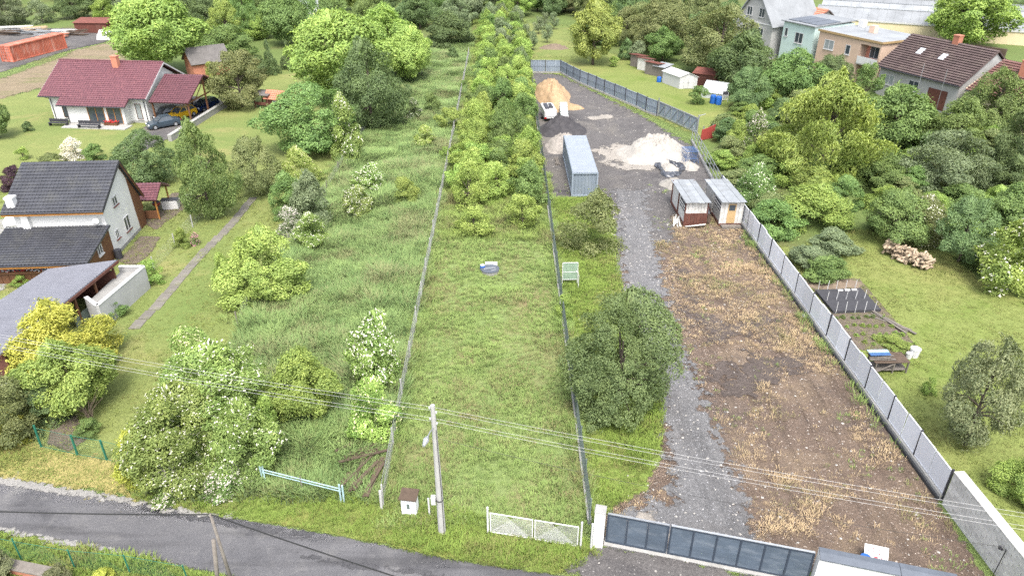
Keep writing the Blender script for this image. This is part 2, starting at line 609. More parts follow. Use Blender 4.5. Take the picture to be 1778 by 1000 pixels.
# ------------------------------------------------------------------ scattered tufts (one object: nobody could count them)
def tuft_proto(seed, blades, h, spread, width, lean=0.5):
    r = random.Random(seed)
    vs, fs = [], []
    for i in range(blades):
        th = r.uniform(0, 6.283)
        q = spread * math.sqrt(r.random())
        x, y = q * math.cos(th), q * math.sin(th)
        hh = h * r.uniform(0.55, 1.15)
        ln = lean * hh * r.uniform(0.3, 1.2)
        ta = th + r.uniform(-0.9, 0.9)
        dx, dy = math.cos(ta), math.sin(ta)
        wx, wy = -dy * width / 2, dx * width / 2
        o = len(vs)
        vs += [(x - wx, y - wy, -0.02), (x + wx, y + wy, -0.02),
               (x + dx * ln * 0.35 + wx * 0.8, y + dy * ln * 0.35 + wy * 0.8, hh * 0.6), (x + dx * ln * 0.35 - wx * 0.8, y + dy * ln * 0.35 - wy * 0.8, hh * 0.6),
               (x + dx * ln, y + dy * ln, hh)]
        fs += [(o, o + 1, o + 2, o + 3), (o + 3, o + 2, o + 4)]
    return vs, fs

def scatter(name, protos, P, scale, mat, seed=0, label=None, group=None):
    rng = np.random.default_rng(seed)
    V, Fc, pid = [], [], []
    for i, (vs, fs) in enumerate(protos):
        o = len(V)
        V += vs
        Fc += [tuple(j + o for j in f) for f in fs]
        pid += [i + 1] * len(vs)
    n0 = len(V)
    V += [tuple(p) for p in P]
    n = len(P)
    me = bpy.data.meshes.new(name)
    me.from_pydata(V, [], Fc)
    def attr(nm, typ, arr):
        a = me.attributes.new(nm, typ, 'POINT')
        a.data.foreach_set('value', arr)
    attr('pid', 'INT', np.array(pid + [0] * n, np.int32))
    attr('which', 'INT', np.concatenate([np.zeros(n0, np.int32), rng.integers(0, len(protos), n).astype(np.int32)]))
    attr('size', 'FLOAT', np.concatenate([np.ones(n0), np.asarray(scale) * np.ones(n)]).astype(np.float32))
    attr('turn', 'FLOAT', np.concatenate([np.zeros(n0), rng.uniform(0, 6.283, n)]).astype(np.float32))
    me.materials.append(mat)
    o = bpy.data.objects.new(name, me)
    COL.objects.link(o)
    g = bpy.data.node_groups.new(name, 'GeometryNodeTree')
    g.interface.new_socket('Geometry', in_out='INPUT', socket_type='NodeSocketGeometry')
    g.interface.new_socket('Geometry', in_out='OUTPUT', socket_type='NodeSocketGeometry')
    gi, go = g.nodes.new('NodeGroupInput'), g.nodes.new('NodeGroupOutput')
    def named(nm, typ):
        q = g.nodes.new('GeometryNodeInputNamedAttribute')
        q.data_type = typ
        q.inputs[0].default_value = nm
        return q.outputs[0]
    pa = named('pid', 'INT')
    def sep(k):
        c = g.nodes.new('FunctionNodeCompare')
        c.data_type, c.operation = 'INT', 'EQUAL'
        g.links.new(pa, c.inputs[2])
        c.inputs[3].default_value = k
        s_ = g.nodes.new('GeometryNodeSeparateGeometry')
        s_.domain = 'POINT'
        g.links.new(gi.outputs[0], s_.inputs[0])
        g.links.new(c.outputs[0], s_.inputs[1])
        return s_.outputs[0]
    jn = g.nodes.new('GeometryNodeJoinGeometry')
    for k in range(len(protos), 0, -1):
        ti = g.nodes.new('GeometryNodeGeometryToInstance')
        g.links.new(sep(k), ti.inputs[0])
        g.links.new(ti.outputs[0], jn.inputs[0])
    ip = g.nodes.new('GeometryNodeInstanceOnPoints')
    g.links.new(sep(0), ip.inputs['Points'])
    g.links.new(jn.outputs[0], ip.inputs['Instance'])
    ip.inputs['Pick Instance'].default_value = True
    g.links.new(named('which', 'INT'), ip.inputs['Instance Index'])
    cx = g.nodes.new('ShaderNodeCombineXYZ')
    g.links.new(named('turn', 'FLOAT'), cx.inputs[2])
    try:
        g.links.new(cx.outputs[0], ip.inputs['Rotation'])
    except Exception:
        pass
    g.links.new(named('size', 'FLOAT'), ip.inputs['Scale'])
    g.links.new(ip.outputs[0], go.inputs[0])
    md = o.modifiers.new('scatter', 'NODES')
    md.node_group = g
    return tag(o, label, 'grass' if label else None, group, 'stuff')

def fill_points(poly, dens, seed, z=0.0, margin=0.0, avoid=(), dens_fun=None):
    rng = np.random.default_rng(seed)
    poly = np.array(poly, float)
    a, b = poly.min(0), poly.max(0)
    n = int((b - a).prod() * dens)
    P = rng.uniform(a, b, (n, 2))
    ok = sdf(P, poly) > margin
    P = P[ok]
    for av in avoid:
        P = P[sdf(P, av) < 0]
    if dens_fun is not None:
        P = P[rng.uniform(size=len(P)) < dens_fun(P)]
    return np.concatenate([P, np.full((len(P), 1), z)], 1)

def vnoise(P, sc, seed=0):
    """cheap smooth value noise 0..1"""
    rng = np.random.default_rng(seed)
    T = rng.uniform(size=(64, 64))
    q = P[:, :2] / sc + 1000
    i = np.floor(q).astype(int); f = q - i; f = f * f * (3 - 2 * f)
    g = lambda a, b: T[a % 64, b % 64]
    x0 = g(i[:, 0], i[:, 1]) * (1 - f[:, 0]) + g(i[:, 0] + 1, i[:, 1]) * f[:, 0]
    x1 = g(i[:, 0], i[:, 1] + 1) * (1 - f[:, 0]) + g(i[:, 0] + 1, i[:, 1] + 1) * f[:, 0]
    return x0 * (1 - f[:, 1]) + x1 * f[:, 1]
# ------------------------------------------------------------------ ground
def grassmat(name, a, b, dry=None, dry_scale=0.15, trans=0.35, gain=1.15):
    a, b = [tuple(x * gain for x in q) for q in (a, b)]
    m, t = nt_new(name)
    g = nd(t, 'ShaderNodeNewGeometry')
    oi = nd(t, 'ShaderNodeObjectInfo')
    col = ramp(t, oi.outputs['Random'], [(0.0, a), (1.0, b)])
    n1 = noise_node(t, g.outputs['Position'], 0.5, 4, 0.6)
    col = mix(t, ramp(t, n1, [(0.35, 0.0), (0.7, 0.45)]), col, tuple(min(1, x * 1.5) for x in b))
    if dry:
        n2 = noise_node(t, g.outputs['Position'], dry_scale, 5, 0.65, 0.5)
        f = mth(t, 'ADD', n2, mth(t, 'MULTIPLY', mth(t, 'SUBTRACT', oi.outputs['Random'], 0.5), 0.22))
        col = mix(t, ramp(t, f, [(0.52, 0.0), (0.66, 0.85)]), col, dry)
    p = nd(t, 'ShaderNodeBsdfPrincipled')
    p.inputs['Roughness'].default_value = 0.6
    p.inputs['Specular IOR Level'].default_value = 0.25
    t.links.new(col, p.inputs['Base Color'])
    vm = nd(t, 'ShaderNodeVectorMath', operation='MULTIPLY_ADD')
    t.links.new(g.outputs['Normal'], vm.inputs[0])
    vm.inputs[1].default_value = (0.35, 0.35, 0.35)
    vm.inputs[2].default_value = (0, 0, 1)
    vn = nd(t, 'ShaderNodeVectorMath', operation='NORMALIZE')
    t.links.new(vm.outputs[0], vn.inputs[0])
    t.links.new(vn.outputs[0], p.inputs['Normal'])
    tr = nd(t, 'ShaderNodeBsdfTranslucent')
    t.links.new(col, tr.inputs['Color'])
    mx = nd(t, 'ShaderNodeMixShader')
    mx.inputs[0].default_value = trans
    t.links.new(p.outputs[0], mx.inputs[1]); t.links.new(tr.outputs[0], mx.inputs[2])
    out = nd(t, 'ShaderNodeOutputMaterial')
    t.links.new(mx.outputs[0], out.inputs['Surface'])
    return m

M = {}
M['g_base'] = groundmat('undergrowth_ground', (.08, .12, .035), (.145, .19, .06), patch=(.12, .11, .05), patch_scale=.06)
M['g_lawn'] = groundmat('mown_lawn', (.14, .17, .052), (.20, .225, .076), patch=(.12, .17, .048), patch_scale=.07, patch_lo=.45, patch_hi=.72, fine=4.5, mid=.35, bump=.6, patch2=(.225, .215, .085), p2_scale=.16)
M['g_lawn_r'] = groundmat('green_lawn', (.135, .17, .046), (.195, .225, .07), patch=(.215, .215, .075), patch_scale=.09, fine=4.5, mid=.3, bump=.6, patch2=(.12, .17, .035), p2_scale=.12)
M['g_meadow'] = groundmat('meadow_ground', (.12, .165, .055), (.19, .24, .085), patch=(.15, .15, .075), patch_scale=.12, fine=5, mid=.6, bump=.8)
M['g_strip'] = groundmat('rough_grass', (.125, .18, .06), (.20, .25, .09), patch=(.20, .155, .085), patch_scale=.17, patch_lo=.5, patch_hi=.72, fine=5.5, mid=.8, bump=.9)
M['g_over'] = groundmat('overgrown_ground', (.09, .12, .035), (.17, .2, .06), patch=(.17, .14, .07), patch_scale=.2, fine=4, mid=.5, bump=.8)
M['g_verge'] = groundmat('verge_grass', (.115, .165, .035), (.18, .23, .058), patch=(.20, .19, .06), patch_scale=.25, fine=5, mid=.6, bump=.9, edge_amp=.35)
M['g_dry'] = groundmat('dry_verge', (.24, .21, .075), (.34, .29, .12), patch=(.2, .21, .06), patch_scale=.2, fine=5, mid=.5, bump=.7)
M['g_road'] = groundmat('worn_asphalt', (.085, .085, .092), (.135, .133, .138), patch=(.06, .06, .065), patch_scale=.22, patch_lo=.5, patch_hi=.72, fine=22, mid=.25, bump=.35, edge_amp=.22, edge_scale=2.0, speck=(.26, .26, .26), speck_scale=26, speck_at=.74, patch2=(.15, .147, .147), p2_scale=.5, streak=(.09, 1.1), streak_rot=.27, streak_amt=.55)
M['g_drive'] = groundmat('light_gravel', (.105, .104, .107), (.175, .174, .177), patch=(.15, .145, .145), patch_scale=.22, fine=9, mid=1.2, bump=1.0, speck=(.42, .42, .44), speck_scale=10, speck_at=.66, edge_amp=.75, streak=(.9, .05), streak_rot=-.1, streak_amt=.4)
M['g_yard'] = groundmat('dark_gravel', (.075, .07, .07), (.135, .128, .125), patch=(.17, .155, .135), patch_scale=.09, fine=8, mid=.7, bump=.9, speck=(.32, .31, .3), speck_scale=9, speck_at=.7, patch2=(.06, .057, .06), p2_scale=.12)
M['g_soil'] = groundmat('bare_soil', (.088, .064, .05), (.17, .128, .10), patch=(.225, .172, .118), patch_scale=.2, patch_lo=.5, patch_hi=.8, fine=9, mid=.9, bump=1.2, speck=(.5, .43, .37), speck_scale=8, speck_at=.66, patch2=(.085, .07, .065), p2_scale=.14, streak=(1.3, .09), streak_rot=-.14, streak_amt=.6)
M['g_dsoil'] = groundmat('dark_soil', (.062, .05, .045), (.115, .095, .085), fine=8, mid=.9, bump=1.1, edge_amp=.9, edge_scale=.7, speck=(.4, .35, .3), speck_scale=8, speck_at=.72)
M['g_track'] = groundmat('pale_dust', (.22, .20, .18), (.32, .295, .26), fine=7, mid=.8, bump=.6, edge_amp=.9, edge_scale=.5)
M['g_field'] = groundmat('ploughed_field', (.14, .11, .075), (.26, .21, .14), patch=(.13, .14, .055), patch_scale=.14, fine=4, mid=.5, bump=1.0, stretch=(.5, 1.6, 1))
M['g_bed'] = groundmat('garden_soil', (.095, .075, .06), (.17, .14, .11), fine=7, mid=.8, bump=1.0, edge_amp=.2)
M['g_conc'] = groundmat('worn_concrete', (.24, .235, .23), (.36, .355, .35), patch=(.2, .19, .175), patch_scale=.3, fine=12, mid=.6, bump=.3, edge_amp=.2)

gm = MB()
gm.add([(-600, -60, 0), (600, -60, 0), (600, 900, 0), (-600, 900, 0)], [(0, 1, 2, 3)])
ground = gm.build('ground', M['g_base'])
a_ = ground.data.attributes.new('edge', 'FLOAT', 'POINT')
a_.data.foreach_set('value', [2.0] * 4)
tag(ground, kind='structure')

LAWN = W([(-60, 800), (-60, 182), (60, 158), (230, 140), (420, 128), (520, 120), (560, 200), (605, 275), (470, 480), (440, 560), (405, 620), (320, 860), (230, 840)])
MEADOW = [(-19.6, 27.5), (-6.9, 27.0), (-7.9, 150), (-22, 150), (-19.2, 90)]
STRIP = [(-6.8, 25.2), (3.75, 25.2), (3.5, 66), (-7.1, 66)]
OVER = [(-7.0, 58), (3.5, 58), (2.9, 124), (3, 175), (-9, 185), (-8, 130)]
VERGE = W([(215, 850), (300, 835), (450, 822), (660, 868), (860, 898), (1025, 945), (1045, 965), (1000, 985), (960, 997), (780, 970), (640, 938), (450, 906), (355, 892), (240, 869)])
DRY = W([(-60, 775), (60, 778), (140, 790), (240, 805), (300, 840), (280, 872), (240, 867), (110, 847), (-60, 818)])
ROAD = W([(-400, 775), (-60, 822), (0, 833), (110, 851), (240, 871), (355, 893), (445, 907), (600, 934), (780, 972), (890, 988), (965, 999), (1060, 1016), (1300, 1075), (1700, 1190), (1500, 1300), (900, 1110), (620, 1040), (370, 994), (240, 963), (100, 937), (0, 920), (-60, 910), (-400, 852)])
APRON = W([(985, 992), (1000, 972), (1040, 953), (1110, 956), (1250, 990), (1420, 1032), (1500, 1080), (1420, 1110), (1180, 1048), (1060, 1018)])
SOIL = [(4.2, 24.3), (14, 22.8), (21.9, 21.0), (22.0, 28), (21.6, 64), (21.5, 72), (4.0, 72)]
YGRASS = W([(958, 345), (1045, 338), (1072, 400), (1076, 455), (1085, 520), (1130, 610), (1155, 700), (1150, 790), (1120, 850), (1060, 885), (1026, 905), (1003, 720), (974, 530), (962, 420)])
DRIVE = W([(1060, 960), (1090, 890), (1160, 868), (1168, 810), (1152, 745), (1140, 650), (1110, 570), (1082, 500), (1068, 430), (1072, 370), (1062, 330), (1120, 330), (1128, 380), (1138, 430), (1150, 490), (1175, 575), (1210, 670), (1252, 770), (1290, 870), (1312, 945), (1300, 1000)])
YARD = [(3.3, 62), (8.6, 62), (9.3, 58), (14.5, 58), (15.5, 64), (21.5, 64), (22.1, 84), (17.5, 98), (8.0, 121.5), (3.1, 123.3)]
RLAWN = W([(1395, 430), (1470, 400), (1600, 400), (1720, 500), (1900, 560), (1900, 1100), (1790, 1060), (1665, 850), (1480, 590), (1350, 430)])
TLAWN = W([(905, 70), (985, 75), (1090, 100), (1165, 145), (1275, 175), (1300, 215), (1235, 245), (1218, 240), (1140, 204), (1050, 164), (975, 130), (918, 126)])
CLEAR = W([(905, 40), (990, 45), (1000, 100), (918, 100)])
BED = W([(1398, 484), (1492, 484), (1600, 612), (1575, 625), (1490, 606)])
LAWN2 = W([(-100, 905), (-60, 912), (0, 922), (100, 940), (240, 965), (370, 996), (620, 1045), (500, 1120), (-100, 1060)])

sheet('lawn', LAWN, .012, M['g_lawn'], 1.2, 1.0)
sheet('lawn', RLAWN, .014, M['g_lawn_r'], .9, .6)
sheet('lawn', TLAWN, .016, M['g_lawn_r'], 1.5, 1.0)
sheet('lawn', CLEAR, .022, M['g_lawn'], 2.5, 1.5)
sheet('lawn', LAWN2, .012, M['g_verge'], .3, .4)
sheet('meadow', MEADOW, .024, M['g_meadow'], .7, .8)
sheet('grass_strip', OVER, .024, M['g_over'], .7, .8)
sheet('grass_strip', STRIP, .036, M['g_strip'], .5, .5)
sheet('dry_verge', DRY, .036, M['g_dry'], .8, .4)
sheet('verge', VERGE, .048, M['g_verge'], .3, .3)
sheet('road', ROAD, .030, M['g_road'], .3, .4)
sheet('bare_soil', SOIL, .020, M['g_soil'], .4, .5)
sheet('gravel_yard', YARD, .032, M['g_yard'], 1.2, .6)
sheet('yard_grass', YGRASS, .044, M['g_verge'], .6, .4)
sheet('gravel_drive', DRIVE, .056, M['g_drive'], 1.1, .4)
sheet('gravel_drive', APRON, .075, M['g_yard'], .5, .3)
sheet('pale_dust', W([(1035, 265), (1075, 250), (1130, 262), (1160, 285), (1120, 298), (1060, 285)]), .062, M['g_track'], 1.6, .5)
sheet('pale_dust', W([(1015, 205), (1055, 200), (1062, 206), (1030, 211)]), .062, M['g_track'], .6, .3)
sheet('pale_dust', W([(1045, 915), (1085, 900), (1140, 905), (1095, 925), (1230, 945), (1310, 960), (1310, 930), (1330, 985), (1150, 950), (1060, 930)]), .066, M['g_track'], .5, .25)
sheet('garden_bed', BED, .024, M['g_bed'], .3, .4)
sheet('ploughed_field', W([(-120, 215), (0, 172), (60, 156), (215, 118), (218, 68), (130, 88), (110, 100), (0, 138), (-120, 150)]), .024, M['g_field'], 1.5, 1.2)
sheet('gravel_yard', W([(-160, 160), (0, 126), (112, 90), (205, 68), (190, 50), (60, 50), (-160, 70)]), .036, M['g_yard'], 1.5, 1.2)
sheet('driveway', W([(205, 285), (232, 232), (262, 216), (300, 196), (330, 168), (380, 172), (392, 180), (300, 238), (250, 262), (222, 288)]), .03, M['g_yard'], .8, .6)
sheet('concrete_yard', W([(-60, 480), (-60, 395), (10, 380), (25, 395), (0, 420), (10, 500), (-20, 520)]), .03, M['g_conc'], .5, .5)
sheet('bare_soil', W([(196, 452), (215, 445), (245, 410), (278, 412), (262, 440), (235, 462)]), .03, M['g_bed'], .5, .4)
sheet('bare_soil', W([(245, 385), (300, 335), (335, 335), (345, 345), (270, 400)]), .03, M['g_bed'], .6, .4)
sheet('concrete_yard', W([(-60, 690), (-60, 560), (60, 570), (30, 640), (0, 680)]), .03, M['g_conc'], .5, .5)
sheet('bare_soil', W([(82, 770), (95, 725), (135, 722), (150, 765), (120, 785)]), .03, M['g_bed'], .4, .3)
# damp ruts beside the drive
sheet('dark_soil', W([(1180, 470), (1215, 540), (1270, 560), (1330, 545), (1345, 565), (1290, 590), (1240, 590), (1195, 560)]), .05, M['g_dsoil'], 1.2, .4)
sheet('dark_soil', W([(1260, 690), (1240, 640), (1330, 620), (1400, 610), (1380, 650), (1290, 680)]), .053, M['g_dsoil'], 1.2, .4)

# slabs of the garden path, laid one behind another
slab_m = surf('path_slab', (.19, .175, .155), .95, .3, 1.2, stain=(.13, .145, .06), stain_amt=.9, bump=.4)
path = thing('garden_path', None, None, (0, 0, 0)); del_keys = None
tag(path, kind='structure')
slab_me = MB().bbox(-.42, -.62, 0, .42, .62, .05, .02).mesh('slab', slab_m)
r_ = random.Random(3)
p0, p1 = at(232, 572), at(443, 343)
nsl = int((p1 - p0).length / 1.3)
for i in range(nsl):
    q = p0.lerp(p1, (i + .5) / nsl)
    q.x += .12 * math.sin(i * .6) + r_.uniform(-.04, .04)
    inst(slab_me, 'slab', path, (q.x, q.y, .012), (r_.uniform(-.015, .015), r_.uniform(-.015, .015), r_.uniform(-.04, .04)), (r_.uniform(.92, 1.05), 1, 1))

# ------------------------------------------------------------------ grass tufts
GM_meadow = grassmat('meadow_blades', (.11, .19, .066), (.215, .285, .105), (.26, .26, .13), .16)
GM_strip = grassmat('strip_blades', (.14, .215, .06), (.22, .285, .092), (.24, .21, .105), .2)
GM_verge = grassmat('verge_blades', (.115, .18, .032), (.185, .25, .055), (.22, .21, .08), .3)
GM_lawn = grassmat('lawn_blades', (.13, .165, .04), (.19, .22, .062), (.215, .205, .075), .18)
GM_dry = grassmat('dry_weeds', (.29, .215, .13), (.43, .335, .21), (.19, .19, .08), .22)
GM_over = grassmat('overgrown_blades', (.14, .2, .05), (.22, .28, .08), (.22, .2, .1), .2)
long_t = [tuft_proto(i, 24, .6, .5, .04, .8) for i in range(4)]
mid_t = [tuft_proto(10 + i, 16, .26, .28, .04, .7) for i in range(4)]
short_t = [tuft_proto(20 + i, 14, .11, .3, .04, .7) for i in range(3)]
weed_t = [tuft_proto(30 + i, 12, .17, .26, .03, 1.1) for i in range(4)]
P = fill_points(MEADOW, 13, 1, .02, .1)
scatter('meadow_grass', long_t, P, .6 + 1.1 * vnoise(P, 3.2, 1) * (.5 + vnoise(P, 1.3, 31)), GM_meadow, 1)
P = fill_points(STRIP, 20, 2, .03, .1)
scatter('strip_grass', mid_t, P, .45 + .75 * vnoise(P, 2.2, 2), GM_strip, 2)
P = fill_points(OVER, 7, 3, .02, .1)
scatter('overgrown_grass', long_t, P, .5 + .7 * vnoise(P, 3, 3), GM_over, 3)
P = fill_points(VERGE, 36, 4, .04, .05)
scatter('verge_grass', mid_t, P, .45 + .7 * vnoise(P, 1.5, 4), GM_verge, 4)
P = np.concatenate([fill_points(YGRASS, 26, 5, .04, .2), fill_points(LAWN2, 30, 6, .012, .2)])
scatter('yard_edge_grass', mid_t, P, .5 + .8 * vnoise(P, 1.7, 5), GM_verge, 5)
P = np.concatenate([fill_points([p for p in LAWN], 5, 7, .012, .3, dens_fun=lambda q: (q[:, 1] < 75) * 1.0),
                    fill_points(RLAWN, 10, 8, .012, .2), fill_points(DRY, 20, 9, .03, .1)])
scatter('lawn_grass', short_t, P, .5 + .7 * vnoise(P, 2.5, 6), GM_lawn, 6)
P = fill_points(SOIL, 17, 10, .02, .1, avoid=(DRIVE, YGRASS, YARD), dens_fun=lambda q: np.clip((vnoise(q, 2.6, 8) * .6 + vnoise(q, 1.1, 9) * .4 - .50 + .34 * np.clip((q[:, 1] - 36) / 12, 0, 1.1)) * 3.0, .02, .95) * np.where((q[:, 0] > 9.6) | (q[:, 1] < 27), 1, .6))
scatter('dry_weeds', weed_t, P, .45 + .85 * vnoise(P, 1.6, 10), GM_dry, 10)
# weeds along the foot of the fences
def along(p, q, n, wdt, seed):
    rng = np.random.default_rng(seed)
    t = rng.uniform(size=n)[:, None]
    A = np.array(p)[None] * (1 - t) + np.array(q)[None] * t + rng.normal(size=(n, 2)) * wdt
    return np.concatenate([A, np.full((n, 1), .02)], 1)
P = np.concatenate([along((-6.65, 27), (-7.6, 110), 1500, .3, 1), along((3.85, 26), (3.5, 75), 900, .25, 2), along((-19.6, 45), (-19, 95), 1100, .8, 3), along((21.6, 30), (21.1, 60), 70, .2, 4)])
scatter('fence_foot_weeds', long_t, P, .45 + .5 * vnoise(P, 1.3, 11), GM_strip, 11)

# loose stones on the yard
st_m = surf('loose_stone', (.42, .40, .37), .9, .3, 3)
def stone_proto(seed):
    r = random.Random(seed)
    vs = [(r.uniform(.7, 1.2) * x * .07, r.uniform(.7, 1.2) * y * .07, r.uniform(.6, 1) * z * .05) for x, y, z in ((1, 0, .2), (0, 1, .2), (-1, 0, .2), (0, -1, .2), (.1, .1, 1), (0, 0, -.3))]
    return vs, [(0, 1, 4), (1, 2, 4), (2, 3, 4), (3, 0, 4), (1, 0, 5), (2, 1, 5), (3, 2, 5), (0, 3, 5)]
rng_ = np.random.default_rng(5)
P = np.concatenate([fill_points(DRIVE, 5, 21, .05, .2), fill_points(SOIL, 2.0, 22, .03, .2), fill_points(YARD, 1.0, 23, .04, .2), fill_points(APRON, 7, 24, .05, .2)])
scatter('loose_gravel', [stone_proto(i) for i in range(4)], P, .3 + 1.1 * rng_.uniform(size=len(P)) ** 3, st_m, 21)

cl_m = surf('soil_clod', (.15, .12, .10), .95, .35, 4)
P = fill_points(SOIL, 5, 41, .02, .2, avoid=(DRIVE, YGRASS, YARD))
scatter('soil_clods', [stone_proto(10 + i) for i in range(4)], P, .25 + .9 * np.random.default_rng(6).uniform(size=len(P)) ** 2, cl_m, 41)
P = fill_points(SOIL, 2.2, 42, .02, .1, avoid=(DRIVE, YGRASS), dens_fun=lambda q: (vnoise(q, 1.8, 44) > .66) * 1.0 * (vnoise(q, 6, 45) > .45))
scatter('green_weeds', mid_t, P, .3 + .5 * vnoise(P, 1, 46), GM_strip, 42)

M['g_tar'] = groundmat('tar_seal', (.055, .055, .06), (.085, .084, .088), fine=20, mid=.5, bump=.3, edge_amp=.5, edge_scale=1.5)
sheet('road_patch', W([(250, 876), (360, 896), (470, 915), (560, 932), (470, 925), (330, 902), (240, 886)]), .036, M['g_tar'], .35, .25)
sheet('road_patch', W([(520, 960), (610, 978), (760, 992), (770, 1000), (620, 986), (520, 967)]), .036, M['g_tar'], .3, .25)
M['g_shoulder'] = groundmat('gravel_shoulder', (.2, .195, .185), (.3, .29, .275), fine=9, mid=1.2, bump=.8, edge_amp=.7, edge_scale=2.0)
sheet('road_shoulder', W([(-60, 818), (0, 828), (110, 847), (200, 862), (330, 886), (420, 900), (330, 894), (200, 871), (100, 858), (0, 842), (-60, 832)]), .052, M['g_shoulder'], .25, .25)
sheet('road_shoulder', W([(-60, 906), (0, 916), (120, 938), (240, 962), (330, 984), (240, 968), (110, 945), (0, 924), (-60, 914)]), .040, M['g_shoulder'], .16, .2)
# ------------------------------------------------------------------ plants
LM = {
    'dark':   leafmat('leaf_dark', (.040, .072, .024), (.092, .142, .046)),
    'deep':   leafmat('leaf_deep', (.044, .076, .024), (.108, .156, .05)),
    'mid':    leafmat('leaf_mid', (.050, .092, .022), (.115, .175, .042)),
    'light':  leafmat('leaf_light', (.080, .135, .022), (.185, .25, .045)),
    'lime':   leafmat('leaf_lime', (.10, .15, .026), (.215, .27, .055)),
    'gold':   leafmat('leaf_gold', (.14, .165, .012), (.34, .345, .04)),
    'grey':   leafmat('leaf_grey', (.068, .098, .048), (.135, .172, .088)),
    'olive':  leafmat('leaf_olive', (.062, .085, .025), (.135, .155, .055)),
    'elder':  leafmat('leaf_elder', (.075, .125, .024), (.16, .22, .048)),
    'russet': leafmat('leaf_russet', (.056, .072, .030), (.13, .142, .066)),
    'purple': leafmat('leaf_purple', (.022, .012, .020), (.055, .026, .038)),
    'pale':   leafmat('leaf_pale', (.30, .27, .19), (.52, .45, .36)),
    'orch':   leafmat('leaf_orchard', (.115, .18, .03), (.22, .29, .06)),
}
FM = {
    'white': leafmat('flower_white', (.55, .55, .42), (.74, .73, .62), .2, 0),
    'cream': leafmat('flower_cream', (.42, .41, .2), (.6, .58, .36), .2, 0),
    'pink': leafmat('flower_pink', (.6, .16, .33), (.75, .33, .5), .2, 0),
    'rose': leafmat('flower_rose', (.42, .38, .35), (.6, .55, .5), .2, 0),
}
BARK = surf('bark', (.13, .105, .085), .9, .3, 6, bump=.4)
BARKG = surf('bark_grey', (.24, .22, .195), .9, .3, 6, bump=.4)

ROUND = [(.20, .24), (.32, .43), (.5, .5), (.7, .46), (.86, .32), (1.0, .1)]
TALL = [(.12, .22), (.25, .42), (.42, .5), (.62, .44), (.82, .28), (1.0, .06)]
OVAL = [(.10, .30), (.25, .46), (.5, .5), (.75, .42), (.9, .28), (1.0, .1)]
DOME = [(.0, .44), (.2, .5), (.45, .48), (.7, .38), (.88, .22), (1.0, .06)]
WIDE = [(.0, .42), (.25, .5), (.55, .45), (.8, .3), (1.0, .1)]
CONE = [(.03, .5), (.25, .42), (.5, .29), (.75, .15), (1.0, .02)]
OPEN = [(.22, .2), (.4, .4), (.6, .5), (.8, .42), (1.0, .2)]

V = {}
V['walnut'] = crown_mesh('crown_walnut', 1, 21000, 58, ROUND, .135, .034, aspect=.5, bias=.7)
V['walnut2'] = crown_mesh('crown_walnut', 2, 19000, 44, ROUND, .15, .036, aspect=.5, bias=.66)
V['round'] = crown_mesh('crown_round', 3, 22000, 64, OVAL, .12, .026, aspect=.6, bias=.72)
V['round2'] = crown_mesh('crown_round', 4, 18000, 48, OVAL, .135, .03, aspect=.55, bias=.66)
V['tall'] = crown_mesh('crown_tall', 5, 23000, 70, TALL, .115, .026, aspect=.5, bias=.75)
V['dome'] = crown_mesh('shrub_dome', 6, 14000, 44, DOME, .14, .036, aspect=.5, bias=.7)
V['dome2'] = crown_mesh('shrub_dome', 7, 10000, 30, DOME, .17, .045, aspect=.5, bias=.65)
V['wide'] = crown_mesh('shrub_wide', 8, 9000, 34, WIDE, .16, .05, aspect=.5, bias=.7)
V['elder'] = crown_mesh('shrub_elder', 9, 13000, 40, DOME, .15, .036, 300, .021, aspect=.45, bias=.7)
V['elder2'] = crown_mesh('shrub_elder', 10, 9000, 28, DOME, .17, .045, 260, .028, aspect=.45, bias=.7)
V['elderw'] = crown_mesh('shrub_elder', 22, 10000, 30, DOME, .16, .045, 620, .022, aspect=.45, bias=.7, flow_lo=.2)
V['bloom'] = crown_mesh('shrub_bloom', 11, 6000, 30, DOME, .17, .045, 800, .028, aspect=.5, bias=.7)
V['open'] = crown_mesh('crown_open', 12, 4200, 26, OPEN, .15, .045, aspect=.45, bias=.55, fill=.3)
V['open2'] = crown_mesh('crown_open', 13, 5200, 30, DOME, .15, .042, aspect=.42, bias=.6, fill=.3)
V['young'] = crown_mesh('crown_young', 14, 4200, 20, OVAL, .15, .055, aspect=.36, bias=.7, jitter=.7, fill=.2)
V['young2'] = crown_mesh('crown_young', 15, 4200, 18, DOME, .16, .056, aspect=.36, bias=.65, jitter=.7, fill=.2)
V['cone'] = crown_mesh('crown_cone', 16, 9000, 60, CONE, .09, .035, aspect=.35, bias=.9, hang=.3)
V['willow'] = crown_mesh('crown_willow', 17, 20000, 60, DOME, .13, .036, aspect=.28, bias=.72, hang=.5)
V['hero'] = crown_mesh('crown_dense', 47, 46000, 150, [(.03, .36), (.18, .47), (.42, .5), (.68, .46), (.86, .34), (1.0, .14)], .088, .019, aspect=.5, bias=.82, fill=.3)
V['hero_e'] = crown_mesh('shrub_elder', 19, 24000, 70, DOME, .12, .028, 800, .0115, aspect=.4, bias=.74)
V['hero_y'] = crown_mesh('shrub_dome', 20, 19000, 60, DOME, .125, .034, aspect=.42, bias=.7)
V['hero_o'] = crown_mesh('crown_open', 21, 15000, 60, [(.16, .2), (.3, .42), (.5, .5), (.75, .42), (1.0, .16)], .11, .026, aspect=.5, bias=.62, fill=.3)

